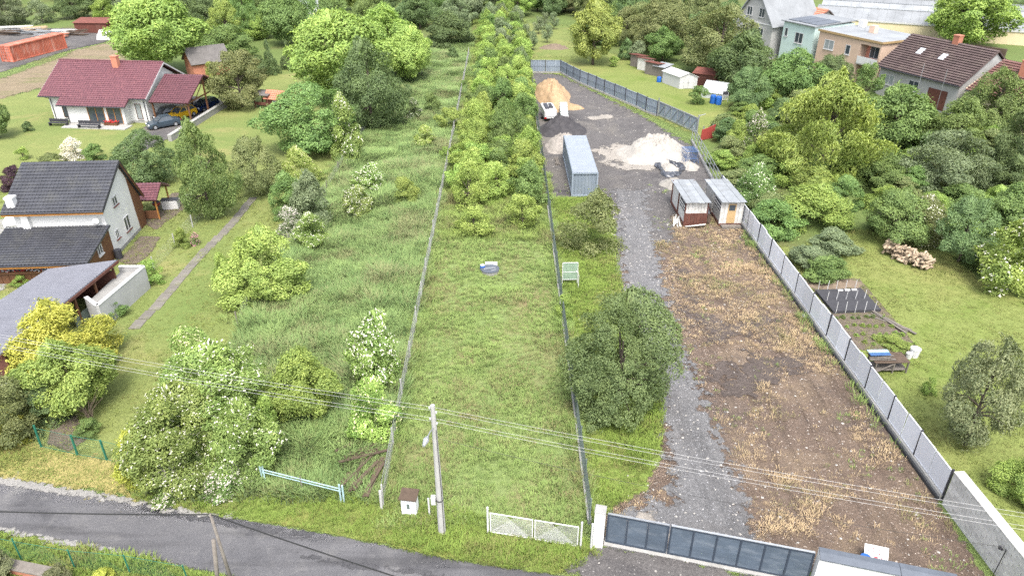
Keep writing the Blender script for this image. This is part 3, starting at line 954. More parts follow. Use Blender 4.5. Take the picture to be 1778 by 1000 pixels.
RT = random.Random(11)
def plant(var, leaf, bb, label, cat='tree', group=None, flower='white', name=None, trunk=True, base='front', sq=1.0, lift=1.0):
    """bb = (x0, x1, y0, y1): where crown and foot show in the photo; base 'foot' = y1 is where the trunk meets the ground"""
    x0, x1, y0, y1 = bb
    cx = (x0 + x1) / 2
    g = at(cx, y1)
    d = depth(g.x, g.y)
    r = (x1 - x0) / 2 * d / F_PX
    if base == 'front':
        g2 = Vector((g.x * (g.y + .75 * r * sq) / g.y, g.y + .75 * r * sq, 0))
        r = (x1 - x0) / 2 * depth(g2.x, g2.y) / F_PX
    else:
        g2 = g
    # crown top as the highest visible point: a bit behind the middle
    v = (y0 - HALF_H) / F_PX
    h = (CAM_H - (g2.y + .15 * r) / (CS - v * SN) * (SN + v * CS)) * 1.03 * lift
    h = max(h, .35 * r)
    return plant_at(var, leaf, g2.x, g2.y, 2 * r, h, label, cat, group, flower, name, trunk)

def plant_at(var, leaf, x, y, w, h, label, cat='tree', group=None, flower='white', name=None, trunk=True, w2=None):
    cm, tm = V[var]
    if w2 is None and trunk is False: w2 = w * RT.uniform(.85, 1.1)
    nm = name or ('tree' if cat == 'tree' else 'shrub')
    rot = RT.uniform(0, 6.283)
    sc = (w * RT.uniform(.97, 1.05), (w2 or w) * RT.uniform(.97, 1.05), h)
    mats = [LM[leaf], FM[flower]]
    if trunk:
        t = thing(nm, label, cat, (x, y, 0), 0, group)
        inst(tm, 'trunk', t, (0, 0, 0), (0, 0, rot), sc, [BARK])
        inst(cm, 'crown', t, (0, 0, 0), (0, 0, rot), sc, mats)
        return t
    o = inst(cm, nm, None, (x, y, 0), (0, 0, rot), sc, mats)
    return tag(o, label, cat, group)

S = dict(cat='shrub', trunk=False)
# --- left, along the top
plant('walnut', 'light', (203, 360, -8, 128), 'huge light green walnut tree right behind the red-roofed bungalow', base='foot')
plant('round', 'grey', (-20, 58, -10, 48), 'grey-green tree at the top left corner of the photo')
plant('open2', 'grey', (52, 100, 0, 44), 'thin grey-green tree in the far left meadow')
plant('round2', 'dark', (98, 168, -18, 36), 'dark rounded tree behind the brown shed')
plant('willow', 'light', (162, 205, -5, 38), 'drooping light tree beside the huge walnut')
plant('round2', 'dark', (335, 405, -10, 66), 'dark tree just right of the huge walnut tree')
plant('dome', 'mid', (352, 448, 44, 108), 'broad mid-green bush right of the huge walnut tree', **S)
plant('round', 'mid', (402, 460, -20, 72), 'tall mid-green tree between the huge walnut and the white-gabled house')
plant('walnut2', 'mid', (455, 545, -15, 86), 'leafy tree left of the white-gabled house')
plant('cone', 'dark', (455, 488, 72, 132), 'small dark fir, left one of two')
plant('cone', 'dark', (488, 522, 72, 124), 'small dark fir, right one of two')
plant('round2', 'olive', (368, 474, 88, 186), 'grey-olive tree with a bare trunk beside the retaining wall', base='foot')
plant('dome2', 'dark', (425, 470, 100, 140), 'dark bush behind the grey-olive tree', **S)
plant('young', 'lime', (358, 388, 108, 150), 'small lime bush at the end of the carport', **S)
# --- the big group in the middle
plant('walnut', 'light', (505, 690, 22, 190), 'biggest walnut tree in the middle with pale green leaves')
plant('walnut2', 'light', (610, 730, 10, 120), 'walnut tree standing behind the biggest one')
plant('walnut2', 'lime', (668, 758, 48, 150), 'yellow-green walnut at the edge of the rough meadow')
plant('tall', 'dark', (584, 712, 72, 240), 'tall dark oval tree in front of the biggest walnut')
plant('round', 'mid', (470, 632, 148, 282), 'rounded mid-green tree between lawn and rough meadow')
plant('elder2', 'elder', (570, 640, 165, 285), 'elder in flower at the right side of the rounded mid-green tree', 'shrub', trunk=False)
plant('elder2', 'dark', (698, 738, 172, 212), 'dark bush with white flowers beside the tall oval tree', **S)
plant('dome2', 'mid', (735, 765, 162, 200), 'small bush in the rough meadow beside the white-flowered dark bush', **S)
plant('dome', 'dark', (728, 832, 22, 88), 'wide dark bush at the far end of the rough meadow', **S)
plant('round2', 'dark', (690, 770, -15, 55), 'dark tree behind the far end of the rough meadow')
plant('dome2', 'dark', (774, 800, 82, 108), 'small dark round bush in the far meadow grass', **S)
plant('elder2', 'lime', (718, 757, 218, 258), 'small pale yellow shrub left of the wire fence', flower='cream', **S)
plant('young', 'lime', (758, 806, 188, 230), 'pale yellow-green bush growing into the wire fence', **S)
plant('dome2', 'mid', (796, 815, 140, 162), 'little bush at a post of the wire fence', **S)
plant('young', 'light', (764, 784, 255, 280), 'little green shrub at the middle of the wire fence', **S)
# --- lawn of the white house and its neighbours
plant('round', 'dark', (220, 318, 228, 334), 'dark round tree left of the tall column-like tree')
plant('tall', 'mid', (314, 420, 212, 380), 'tall oval tree on the lawn beside the slab path', base='foot')
plant('round2', 'olive', (408, 494, 240, 350), 'greyish round tree right of the tall oval tree')
plant('elder', 'lime', (488, 560, 256, 330), 'pale yellow elder in flower behind the blue-green bush', flower='cream', **S)
plant('dome', 'mid', (472, 545, 300, 385), 'mid-green bush in front of the pale yellow elder', **S)
plant('dome2', 'grey', (510, 580, 298, 400), 'blue-green bush beside the rough meadow', **S)
plant('bloom', 'grey', (480, 535, 358, 415), 'bush covered in grey-white blossom above the golden shrub', flower='rose', **S)
plant('elder2', 'elder', (505, 585, 368, 438), 'green shrub with few white flowers right of the golden shrub', **S)
plant('elderw', 'elder', (594, 652, 322, 382), 'left one of two round elders in full white flower in the meadow', **S)
plant('elderw', 'elder', (610, 676, 284, 342), 'rear one of two round elders in white flower in the meadow', **S)
plant('dome2', 'light', (684, 728, 308, 360), 'compact leafy green shrub right of the two white elders', **S)
plant('hero_y', 'lime', (383, 542, 400, 542), 'big golden-green shrub on the edge of the mown lawn', **S)
plant('dome2', 'light', (375, 415, 440, 500), 'low leafy bush at the left foot of the golden-green shrub', **S)
plant('bloom', 'pale', (106, 156, 240, 280), 'pale pinkish ball-shaped willow on the lawn', **S)
plant('young', 'olive', (72, 116, 266, 294), 'weeping low shrub behind the black tiled roof', **S)
plant('dome2', 'purple', (8, 56, 290, 334), 'dark purple bush behind the black tiled roof', **S)
plant('dome2', 'mid', (150, 186, 250, 282), 'flat green bush right of the pale pink willow', **S)
plant('young2', 'mid', (190, 228, 272, 296), 'green shrub between black tiled roof and dark round tree', **S)
plant('dome2', 'dark', (42, 60, 211, 230), 'small round box bush on the lawn of the bungalow', **S)
plant('walnut2', 'mid', (-30, 28, 168, 240), 'leafy tree cut by the left edge beside the bungalow', base='foot')
plant('young', 'lime', (30, 56, 256, 280), 'tiny pale sapling on the lawn behind the purple bush')
plant('dome2', 'light', (304, 334, 396, 434), 'green bush next to the pink flowering bush', **S)
plant('bloom', 'mid', (330, 352, 404, 428), 'bush with bright pink flowers beside the slab path', flower='pink', **S)
plant('young2', 'light', (245, 290, 452, 500), 'low weeds beside the white terrace wall', **S)
plant('young2', 'mid', (165, 225, 518, 562), 'green shrub in front of the terrace wall', **S)
plant('young2', 'light', (22, 58, 478, 502), 'small shrub in front of the brown timber wall', **S)
# --- near left
plant('hero_y', 'gold', (42, 224, 530, 690), 'golden yellow shrub at the end of the long grey roof', **S)
plant('walnut2', 'light', (84, 226, 590, 745), 'leafy green tree in front of the golden yellow shrub')
plant('dome', 'olive', (-25, 105, 655, 790), 'dark hedge-like bush at the lower left edge', **S)
plant('young2', 'gold', (-20, 66, 715, 788), 'yellow leaved shrub at the left end of the green fence', **S)
plant('dome2', 'dark', (60, 130, 665, 745), 'dark bush between the hedge and the green tree', **S)
plant('young2', 'mid', (135, 185, 728, 765), 'low green plants behind the green wire fence', **S)
plant('hero_e', 'elder', (300, 528, 590, 800), 'tallest elder in flower of the roadside thicket', **S)
plant('hero_e', 'elder', (232, 440, 672, 858), 'broad elder in flower at the left front of the roadside thicket', **S)
plant('elder', 'elder', (380, 500, 690, 850), 'elder with few flowers at the right front of the roadside thicket', **S)
plant('young2', 'gold', (212, 300, 748, 850), 'yellow shrub at the left foot of the roadside thicket', **S)
plant('elder2', 'elder', (290, 400, 572, 680), 'mixed flowering bush at the edge of the mown lawn', flower='cream', **S)
plant('bloom', 'mid', (262, 360, 806, 874), 'low bush with grey-white roses below the elder', flower='rose', **S)
plant('bloom', 'mid', (350, 448, 812, 873), 'low bush with white roses beside the blue gate', flower='rose', **S)
plant('walnut2', 'light', (478, 606, 608, 760), 'light green sumac-like shrub between two flowering elders', **S)
plant('elderw', 'elder', (600, 714, 542, 690), 'round elder full of white flowers leaning on the wire fence', **S)
plant('elder2', 'light', (606, 706, 652, 785), 'yellowish elder below the round white-flowered one', flower='cream', **S)
plant('young', 'light', (440, 500, 690, 790), 'green saplings behind the blue gate', **S)
# --- yard
plant('hero', 'deep', (970, 1164, 494, 758), 'big dark round tree beside the gravel drive', lift=.97)
plant('open2', 'olive', (968, 1088, 330, 452), 'thin olive shrub in front of the grey-blue container', **S)
plant('young2', 'light', (958, 1000, 510, 560), 'bright shrub between the green mesh fence and the dark tree', **S)
# --- right side
plant('walnut', 'lime', (984, 1074, 2, 113), 'bright yellow-green walnut behind the far fence corner', base='foot')
plant('round', 'olive', (1088, 1200, -8, 100), 'grey-olive tree right of the bright walnut')
plant('round2', 'dark', (1060, 1130, -30, 60), 'dark tree behind the bright walnut')
plant('walnut2', 'mid', (1118, 1180, 48, 112), 'leafy green tree behind the brown sheds')
plant('round', 'olive', (1172, 1318, 12, 140), 'wide olive tree behind the white metal shed')
plant('walnut2', 'dark', (1220, 1345, 55, 172), 'dark maple right of the white metal shed')
plant('dome', 'dark', (1072, 1100, 68, 106), 'dark bush between the bright walnut and the brown sheds', **S)
plant('dome2', 'grey', (1090, 1122, 72, 108), 'grey-leaved bush at the end of the brown sheds', **S)
plant('walnut2', 'mid', (1318, 1420, 88, 190), 'mid-green tree in front of the mint green house')
plant('round2', 'dark', (1258, 1330, 118, 200), 'dark green tree left of the blossoming tree')
plant('round2', 'dark', (1395, 1475, 98, 180), 'dark tree in front of the peach coloured house')
plant('young', 'mid', (1470, 1520, 110, 190), 'slim green tree at the corner of the peach coloured house')
plant('bloom', 'mid', (1278, 1332, 192, 272), 'tree covered in white blossom behind the red board', 'tree', flower='rose')
plant('dome2', 'light', (1252, 1300, 210, 270), 'light bush between the red board and the blossoming tree', **S)
plant('willow', 'lime', (1312, 1520, 132, 335), 'large yellow-green willow behind the grid fence')
plant('walnut2', 'mid', (1480, 1605, 150, 275), 'mid-green tree in front of the grey house')
plant('walnut', 'light', (1590, 1748, -30, 84), 'big leafy tree standing before the long glasshouse', base='foot')
plant('round', 'mid', (1650, 1765, 122, 250), 'rounded tree in front of the red-brown roof')
plant('elder', 'mid', (1515, 1590, 150, 215), 'cream flowering elder under the grey house windows', flower='cream', **S)
plant('round2', 'mid', (1580, 1700, 172, 290), 'green tree right of the cream flowering elder')
plant('willow', 'grey', (1555, 1722, 232, 348), 'silver-grey willow bush in the middle of the right garden', **S)
plant('round', 'dark', (1700, 1800, 190, 330), 'dark tree at the right edge below the yellow house')
plant('elder', 'mid', (1265, 1345, 285, 375), 'white-flowered bush beside the roofed sheds', **S)
plant('dome', 'light', (1330, 1470, 320, 410), 'bramble thicket below the yellow-green willow', **S)
plant('wide', 'grey', (1362, 1440, 425, 475), 'upper grey-green bramble bank beside the sheet metal fence', **S)
plant('wide', 'mid', (1385, 1470, 445, 500), 'lower grey-green bramble bank beside the sheet metal fence', **S)
plant('dome2', 'grey', (1400, 1485, 400, 450), 'bramble bush where lawn and sheet metal fence narrow', **S)
plant('wide', 'mid', (1290, 1390, 350, 420), 'bramble bank right behind the sheds', **S)
plant('round2', 'mid', (1480, 1600, 330, 440), 'bushy fruit tree left of the log pile')
plant('elder', 'olive', (1535, 1640, 340, 435), 'olive fruit bush behind the log pile', **S)
plant('round2', 'dark', (1605, 1710, 345, 472), 'dark fruit tree right of the log pile')
plant('walnut2', 'mid', (1680, 1800, 320, 430), 'green tree at the right edge above the pale elder')
plant('elder2', 'light', (1668, 1800, 375, 525), 'pale green elder at the right edge of the photo', **S)
plant('dome2', 'light', (1430, 1500, 240, 330), 'light bush right of the large yellow-green willow', **S)
plant('dome', 'mid', (1480, 1560, 265, 345), 'green bush between willow and fruit trees', **S)
plant('dome', 'dark', (1700, 1780, 270, 350), 'dark bush below the dark tree at the right edge', **S)
plant('hero_o', 'russet', (1596, 1752, 586, 772), 'reddish-green fruit tree alone on the right lawn', base='foot')
plant('hero_y', 'light', (1704, 1830, 790, 895), 'round light shrub beside the block wall', **S)
plant('young2', 'light', (1595, 1622, 655, 690), 'tiny sapling on the right lawn')
plant('young2', 'light', (1515, 1580, 590, 612), 'leafy vegetables at the lower end of the garden bed', 'plants', trunk=False)
plant('young', 'mid', (1194, 1230, 150, 185), 'small bush before the white metal shed', **S)
plant('young', 'lime', (1055, 1076, 98, 118), 'little yellow sapling on the far lawn')

# --- orchard overgrowing the middle strip
ro = random.Random(21)
OG = 'young fruit trees in the overgrown middle strip'
n_o = 0
for (px, py, wpx) in ((823, 405, 75), (908, 392, 70), (850, 350, 60), (800, 335, 55), (862, 300, 58), (905, 318, 60), (812, 292, 62)):
    g = at(px, py)
    plant_at('young' if n_o % 2 else 'young2', 'orch', g.x, g.y, wpx * depth(g.x, g.y) / F_PX, ro.uniform(2.6, 3.4), ['fruit tree nearest to the wire fence at the near edge of the overgrown strip', 'fruit tree nearest to the mesh fence at the near edge of the overgrown strip', 'fruit tree in the middle of the strip just behind the front two',
        'low fruit tree touching the wire fence behind the front row', 'fruit tree in the middle of the strip in the third row', 'fruit tree beside the mesh fence level with the container', 'fruit tree beside the wire fence level with the container'][n_o], 'tree', 'fruit trees at the near end of the middle strip', name='fruit_tree')
    n_o += 1
y = 67.5
while y < 176:
    for k in range(3):
        x = -4.3 + 2.9 * k + ro.uniform(-.8, .8) - max(0, (y - 130)) * .03
        x = min(max(x, -5.0 - max(0, (y - 100)) * .02), 1.7)
        far = y > 118
        w = ro.uniform(3.2, 4.8)
        plant_at(ro.choice(['young', 'young2', 'open2', 'dome2'] if not far else ['young', 'open2', 'open', 'dome2']), ro.choice(['orch', 'orch', 'light', 'light', 'mid', 'mid']) if not far else ro.choice(['grey', 'light', 'mid', 'orch']),
                 x, y + ro.uniform(-1.3, 1.3), w, ro.uniform(2.8, 4.9) * (.85 if w > 4.4 else 1.0),
                 ('greyish fruit tree at the far end of the overgrown middle strip' if far else 'light green fruit tree in the overgrown middle strip'), 'tree', OG if not far else 'greyish fruit trees at the far end of the strip', name='fruit_tree')
    y += ro.uniform(2.5, 3.4)

# --- woods and gardens behind
FG = 'trees of the wood along the top of the photo'
KEEP = [W([(925, 30), (990, 40), (995, 105), (915, 100)]), W([(505, -5), (590, -5), (600, 48), (520, 52)]),
        W([(1240, -10), (1900, -10), (1900, 110), (1500, 170), (1350, 100), (1250, 60)]), W([(-200, 60), (-200, 175), (230, 100), (215, 40), (100, 36)]), W([(30, 5), (150, 20), (150, 50), (0, 50)])]
LW = {'dark': 'dark green', 'mid': 'mid-green', 'olive': 'olive', 'light': 'light green', 'grey': 'grey-green'}
def far_label(lf, x):
    where = 'above the far left yard' if x < -60 else 'behind the huge walnut' if x < -32 else 'behind the middle walnut group' if x < -8 else 'beyond the end of the middle strip' if x < 8 else 'behind the far clearing and bright walnut' if x < 38 else 'behind the off-white house' if x < 62 else 'beyond the glasshouse'
    return LW[lf] + ' woodland tree ' + where
done = []
n_f = 0
for i in range(6000):
    yy = ro.uniform(146, 250)
    xx = ro.uniform(-.72, .72) * yy
    if yy < 168 and -30 < xx < 12: continue
    if yy < 160 and abs(xx) > 60: continue
    if -9.5 < xx < 4.5 and yy < 180: continue
    if xx < -45 and yy < 178 and ro.random() < .75: continue
    if any((a - xx) ** 2 + (b - yy) ** 2 < (6.2 if xx > -10 else 7.5) ** 2 for a, b in done): continue
    P1 = np.array([[xx, yy]])
    if any(sdf(P1, k)[0] > -3.0 for k in KEEP): continue
    done.append((xx, yy))
    w = ro.uniform(6, 9.5)
    dk = xx > 5
    lf = ro.choice(['dark', 'dark', 'mid', 'olive']) if dk else ro.choice(['mid', 'dark', 'mid', 'light', 'grey'])
    plant_at(ro.choice(['round', 'round2', 'walnut2', 'walnut', 'tall']), lf,
             xx, yy, w, ro.uniform(5, 9), far_label(lf, xx), 'tree', FG)
    n_f += 1
for i, (px, py) in enumerate(((935, 60), (950, 75), (962, 52), (912, 75), (925, 88), (945, 52))):
    g = at(px, py)
    plant_at('open', 'grey', g.x, g.y, 2.4, 3.6, 'thin young tree in the far clearing behind the fence', 'tree', 'young trees in the far clearing')
# low scrub that fills the ground under the garden trees on the right
SG = 'scrub filling the ground between the garden trees on the right'
scr = W([(1235, 250), (1300, 175), (1450, 170), (1560, 215), (1800, 240), (1900, 480), (1690, 470), (1610, 400), (1480, 410), (1400, 380), (1330, 400), (1250, 290)])
done2 = []
for q in fill_points(scr, .5, 77):
    if any((a - q[0]) ** 2 + (b - q[1]) ** 2 < 2.6 ** 2 for a, b in done2): continue
    done2.append((q[0], q[1]))
    if len(done2) > 95: break
    lf = ro.choice(['mid', 'dark', 'olive', 'light', 'mid', 'light'])
    wh = 'near the railing and red board' if q[0] < 28 else 'below the yellow-green willow' if q[0] < 36 and q[1] < 85 else 'under the houses behind the willow' if q[1] > 92 else 'around the silver-grey willow' if q[1] > 70 else 'behind the log pile' if q[0] < 45 else 'at the right edge above the pale elder'
    plant_at(ro.choice(['dome', 'dome2', 'young2', 'wide']), lf, q[0], q[1], ro.uniform(3.2, 5), ro.uniform(1.6, 3.4), LW[lf] + ' scrub bush ' + wh, 'shrub', SG, trunk=False)
# ------------------------------------------------------------------ materials of built things
K = {
    'white': surf('white_render', (.80, .80, .79), .85, .04, 1.2, stain=(.55, .54, .51), stain_amt=.3, bump=.02, fine=6),
    'grey_render': surf('grey_render', (.46, .46, .455), .9, .1, 1.0, stain=(.3, .3, .29), bump=.15),
    'peach': surf('peach_render', (.68, .50, .385), .9, .06, 1.0, stain=(.5, .38, .3)),
    'mint': surf('mint_render', (.50, .62, .60), .9, .06, 1.0, stain=(.38, .47, .45)),
    'yellow': surf('yellow_render', (.72, .62, .40), .9, .06, 1.0),
    'coral': surf('coral_render', (.62, .27, .19), .9, .08, 1.0),
    'tile_red': surf('red_tile', (.135, .052, .064), .48, .22, 2.5, spec=.4, bump=.1, stain=(.24, .1, .1)),
    'tile_black': surf('black_tile', (.058, .06, .070), .42, .35, .9, spec=.5, bump=.1, stain=(.10, .10, .09), stain_amt=.6),
    'tile_brown': surf('brown_tile', (.105, .074, .072), .75, .35, .8, stain=(.17, .135, .115), stain_amt=.7, bump=.2),
    'tile_rust': surf('rust_tile', (.145, .072, .062), .75, .3, 1.2, stain=(.2, .14, .12), bump=.2),
    'wood_brown': surf('brown_timber', (.15, .07, .036), .6, .28, 2.0, stretch=(1, 1, .25), bump=.3),
    'wood_orange': surf('orange_timber', (.44, .20, .055), .5, .18, 2.0, bump=.2),
    'wood_old': surf('old_timber', (.19, .17, .15), .9, .3, 3, stain=(.09, .07, .06), bump=.4),
    'wood_rust': surf('redbrown_timber', (.125, .048, .035), .8, .3, 3, stain=(.2, .11, .08), bump=.3),
    'tan': surf('tan_door', (.46, .32, .16), .7, .15, 2),
    'log': surf('split_log', (.42, .33, .235), .9, .45, 5, bump=.3),
    'white_wood': surf('white_boards', (.66, .65, .62), .85, .12, 2.5, stain=(.32, .29, .25), stain_amt=.7, bump=.25),
    'sheet_grey': surf('grey_roof_sheet', (.29, .31, .33), .7, .16, 1.0, stain=(.18, .18, .18), stain_amt=.7, spec=.2),
    'lilac': surf('lilac_roof_sheet', (.145, .15, .175), .7, .1, .8, spec=.2),
    'panel': surf('pale_sheet_panel', (.78, .80, .86), .45, .07, .6, stain=(.52, .53, .55), stain_amt=.5, spec=.4, stretch=(1, 1, .5)),
    'panel_far': surf('weathered_panel', (.24, .285, .335), .6, .22, 1.5, metal=.1, stain=(.38, .41, .44), stain_amt=.8, stretch=(1, 1, .3)),
    'steel_dark': surf('dark_steel', (.05, .05, .06), .55, .2, 3),
    'galv': surf('galvanised_steel', (.42, .44, .46), .45, .12, 3, metal=.5),
    'conc': surf('concrete', (.36, .355, .34), .92, .16, 1.5, stain=(.2, .19, .17), bump=.35),
    'conc_pole': surf('pole_concrete', (.44, .435, .425), .9, .1, 2.0, stain=(.36, .35, .33), bump=.2),
    'block': surf('wall_block', (.58, .57, .545), .95, .16, 1.6, stain=(.36, .355, .33), stain_amt=.7, bump=.5),
    'membrane': surf('dark_membrane', (.04, .042, .047), .7, .3, 3),
    'green_metal': surf('green_paint', (.025, .15, .10), .5, .2, 3),
    'green_net': surf('green_net', (.15, .19, .175), .7, .2, 3),
    'blue_pale': surf('pale_blue_paint', (.34, .49, .53), .6, .2, 3, stain=(.45, .48, .48), stain_amt=.8),
    'blue_gate': surf('slate_blue_paint', (.095, .125, .165), .45, .2, .9, stain=(.24, .275, .32), stain_amt=.6, spec=.5, stretch=(1, 1, 3)),
    'gate_frame': surf('slate_frame_paint', (.045, .06, .085), .45, .15, 2),
    'blue': surf('blue_plastic', (.02, .13, .50), .4, .15, 3, spec=.5),
    'blue_steel': surf('blue_steel', (.05, .12, .28), .5, .25, 3),
    'cont_blue': surf('container_paint', (.25, .295, .35), .5, .08, 1.0, stain=(.36, .385, .4), stain_amt=.5, metal=.1),
    'cont_roof': surf('container_roof', (.255, .285, .325), .6, .07, 1.0, stain=(.2, .24, .29), stain_amt=.5, spec=.25),
    'cont_red': surf('rusty_red_paint', (.50, .14, .085), .7, .25, 1.2, stain=(.66, .38, .30), stain_amt=.9, stretch=(1, 1, .35)),
    'white_pl': surf('white_paint', (.64, .64, .64), .5, .06, 2, stain=(.55, .54, .5), stain_amt=.35),
    'sand': surf('yellow_sand', (.34, .235, .135), .95, .16, 1.2, stain=(.58, .41, .26), bump=.8, fine=9),
    'rubble': surf('grey_rubble', (.27, .245, .22), .95, .28, 2.5, stain=(.42, .39, .36), bump=1.0, fine=5),
    'darkheap': surf('dark_aggregate', (.06, .057, .062), .95, .25, 1.5, stain=(.14, .13, .13), bump=.9, fine=8),
    'palesand': surf('pale_sand', (.34, .32, .29), .95, .18, .8, stain=(.25, .235, .21), stain_amt=.7, bump=1.0, fine=5),
    'tarp': surf('dark_blue_foil', (.06, .067, .085), .4, .5, 2, spec=.6, bump=.4),
    'net': surf('black_net', (.055, .055, .062), .8, .2, 3),
    'poly': surf('polycarbonate', (.55, .58, .585), .35, .08, 2, spec=.5),
    'ghglass': surf('glasshouse_sheet', (.275, .29, .305), .65, .2, .35, stain=(.19, .20, .21), stain_amt=.8, spec=.2),
    'rust': surf('rusty_sheet', (.155, .052, .038), .8, .3, 1.5, stain=(.26, .10, .07)),
    'redboard': surf('brick_red_board', (.33, .055, .045), .8, .15, 2),
    'thatch': surf('grey_weathered_roof', (.15, .14, .135), .95, .3, 1.5, bump=.6),
    'terracotta': surf('terracotta', (.48, .20, .13), .85, .18, 2),
    'flower_red': surf('red_flowers', (.55, .03, .03), .7, .3, 6),
    'wire': surf('pale_wire', (.4, .4, .4), .5, .05, 3),
    'blackwire': surf('black_cable', (.02, .02, .02), .6, .1, 3),
    'fwire': surf('fence_wire', (.3, .31, .31), .5, .05, 3),
    'rubber': surf('rubber', (.02, .02, .02), .8, .1, 5),
    'car_black': surf('black_car_paint', (.014, .016, .02), .15, .1, 2, spec=.7, bump=0),
    'car_navy': surf('navy_car_paint', (.014, .028, .085), .15, .1, 2, spec=.7, bump=0),
    'car_slate': surf('slate_car_paint', (.045, .065, .085), .15, .1, 2, spec=.7, bump=0),
    'car_yellow': surf('yellow_car_paint', (.72, .43, .02), .2, .08, 2, spec=.6, bump=0),
    'car_white': surf('white_car_paint', (.74, .75, .76), .2, .04, 2, spec=.6, bump=0),
    'lamp': surf('headlight', (.75, .77, .78), .2, .05, 2, spec=.7, bump=0),
    'tail': surf('taillight', (.45, .02, .02), .3, .05, 2, spec=.6, bump=0),
    'twig': surf('dry_twigs', (.20, .155, .115), .95, .3, 4),
    'plank': surf('rotten_planks', (.105, .075, .055), .95, .35, 3, bump=.4),
    'peach_wood': surf('bright_timber', (.55, .40, .25), .8, .2, 3),
    'pink': surf('red_print', (.48, .10, .12), .8, .3, 8),
    'skylight': surf('skylight_glass', (.62, .66, .70), .2, .05, 2, spec=.6, bump=0),
    'solar': surf('dark_roof_felt', (.11, .125, .15), .5, .2, 2),
}
GLASS = glassmat('window_glass', (.045, .055, .065))
GLASS_L = glassmat('curtained_glass', (.22, .24, .25), .15)

def tile_roof(parent, name, mat, el, er, rr, rl, nu, nv, wave=.035, step=.05, th=.12, under=None):
    """roof slope of pantiles: el, er eave corners, rr, rl ridge corners"""
    el, er, rr, rl = [Vector(p) for p in (el, er, rr, rl)]
    nrm = (er - el).cross(rl - el).normalized()
    if nrm.z < 0: nrm = -nrm
    SUB = 4
    mb = MB()
    vs, fs = [], []
    cols = nu * SUB + 1
    for j in range(nv):
        for k in (0, 1):
            v = (j + k * 1.06) / nv
            v = min(v, 1.0)
            for i in range(cols):
                u = i / (cols - 1)
                p = (el.lerp(er, u)).lerp(rl.lerp(rr, u), v)
                hgt = wave * math.sin(2 * math.pi * i / SUB) + (step if k == 0 else 0.0) + .02
                vs.append(p + nrm * hgt)
    for j in range(nv):
        for i in range(cols - 1):
            a = (2 * j) * cols + i
            fs.append((a, a + 1, a + cols + 1, a + cols))
            if j:
                b = (2 * j - 1) * cols + i          # butt of the tile row
                fs.append((b, b + 1, a + 1, a))
    mb.add(vs, fs)
    mb.slab(el, er, rr, rl, th)
    return mb.build(name, [mat], parent)

def window(parent, c, u, n, w, h, frame='white_pl', panes=2, sill=True, glass=None, sillm=None, name='window'):
    """framed window proud of a wall: c centre on the wall face, u along the wall, n outward"""
    c, u, n = Vector(c), Vector(u).normalized(), Vector(n).normalized()
    z = Vector((0, 0, 1))
    fb = .07
    m = MB()
    f = c + n * .03
    for s in (-1, 1):
        m.beam(f + u * s * (w / 2 - fb / 2) - z * h / 2, f + u * s * (w / 2 - fb / 2) + z * h / 2, fb, .06, up=tuple(n))
        m.beam(f - u * (w / 2 - fb) + z * s * (h / 2 - fb / 2), f + u * (w / 2 - fb) + z * s * (h / 2 - fb / 2), .06, fb, up=(0, 0, 1))
    for k in range(1, panes):
        x = -w / 2 + w * k / panes
        m.beam(f + u * x - z * (h / 2 - fb), f + u * x + z * (h / 2 - fb), fb, .05, up=tuple(n))
    o = m.build(name, [K[frame] if isinstance(frame, str) else frame], parent)
    for k in range(panes):
        a = -w / 2 + w * k / panes + fb * .6
        b = -w / 2 + w * (k + 1) / panes - fb * .6
        q = MB()
        g = c + n * .018
        q.slab(g + u * a - z * (h / 2 - fb), g + u * b - z * (h / 2 - fb), g + u * b + z * (h / 2 - fb), g + u * a + z * (h / 2 - fb), .012)
        q.build('pane', [glass or GLASS], o)
    if sill:
        q = MB()
        q.beam(c - u * (w / 2 + .06) - z * (h / 2 + .05) + n * .07, c + u * (w / 2 + .06) - z * (h / 2 + .05) + n * .07, .16, .05)
        q.build('sill', [sillm or K['white_pl']], o)
    return o

def gable_wall(mb, x0, x1, y0, y1, z, ridge_y, ridge_z, m=0):
    """pentagon wall from x0 to x1 thick"""
    mb.extr([(x0, y0, 0), (x0, y1, 0), (x0, y1, z), (x0, ridge_y, ridge_z), (x0, y0, z)], (x1 - x0, 0, 0), m)

def gutter(parent, p, q, r=.06):
    m = MB(); m.tube([p, q], r, 6); return m.build('gutter', [K['steel_dark']], parent)

def downpipe(parent, pts, mat='steel_dark'):
    m = MB(); m.tube(pts, .05, 6); return m.build('downpipe', [K[mat]], parent)

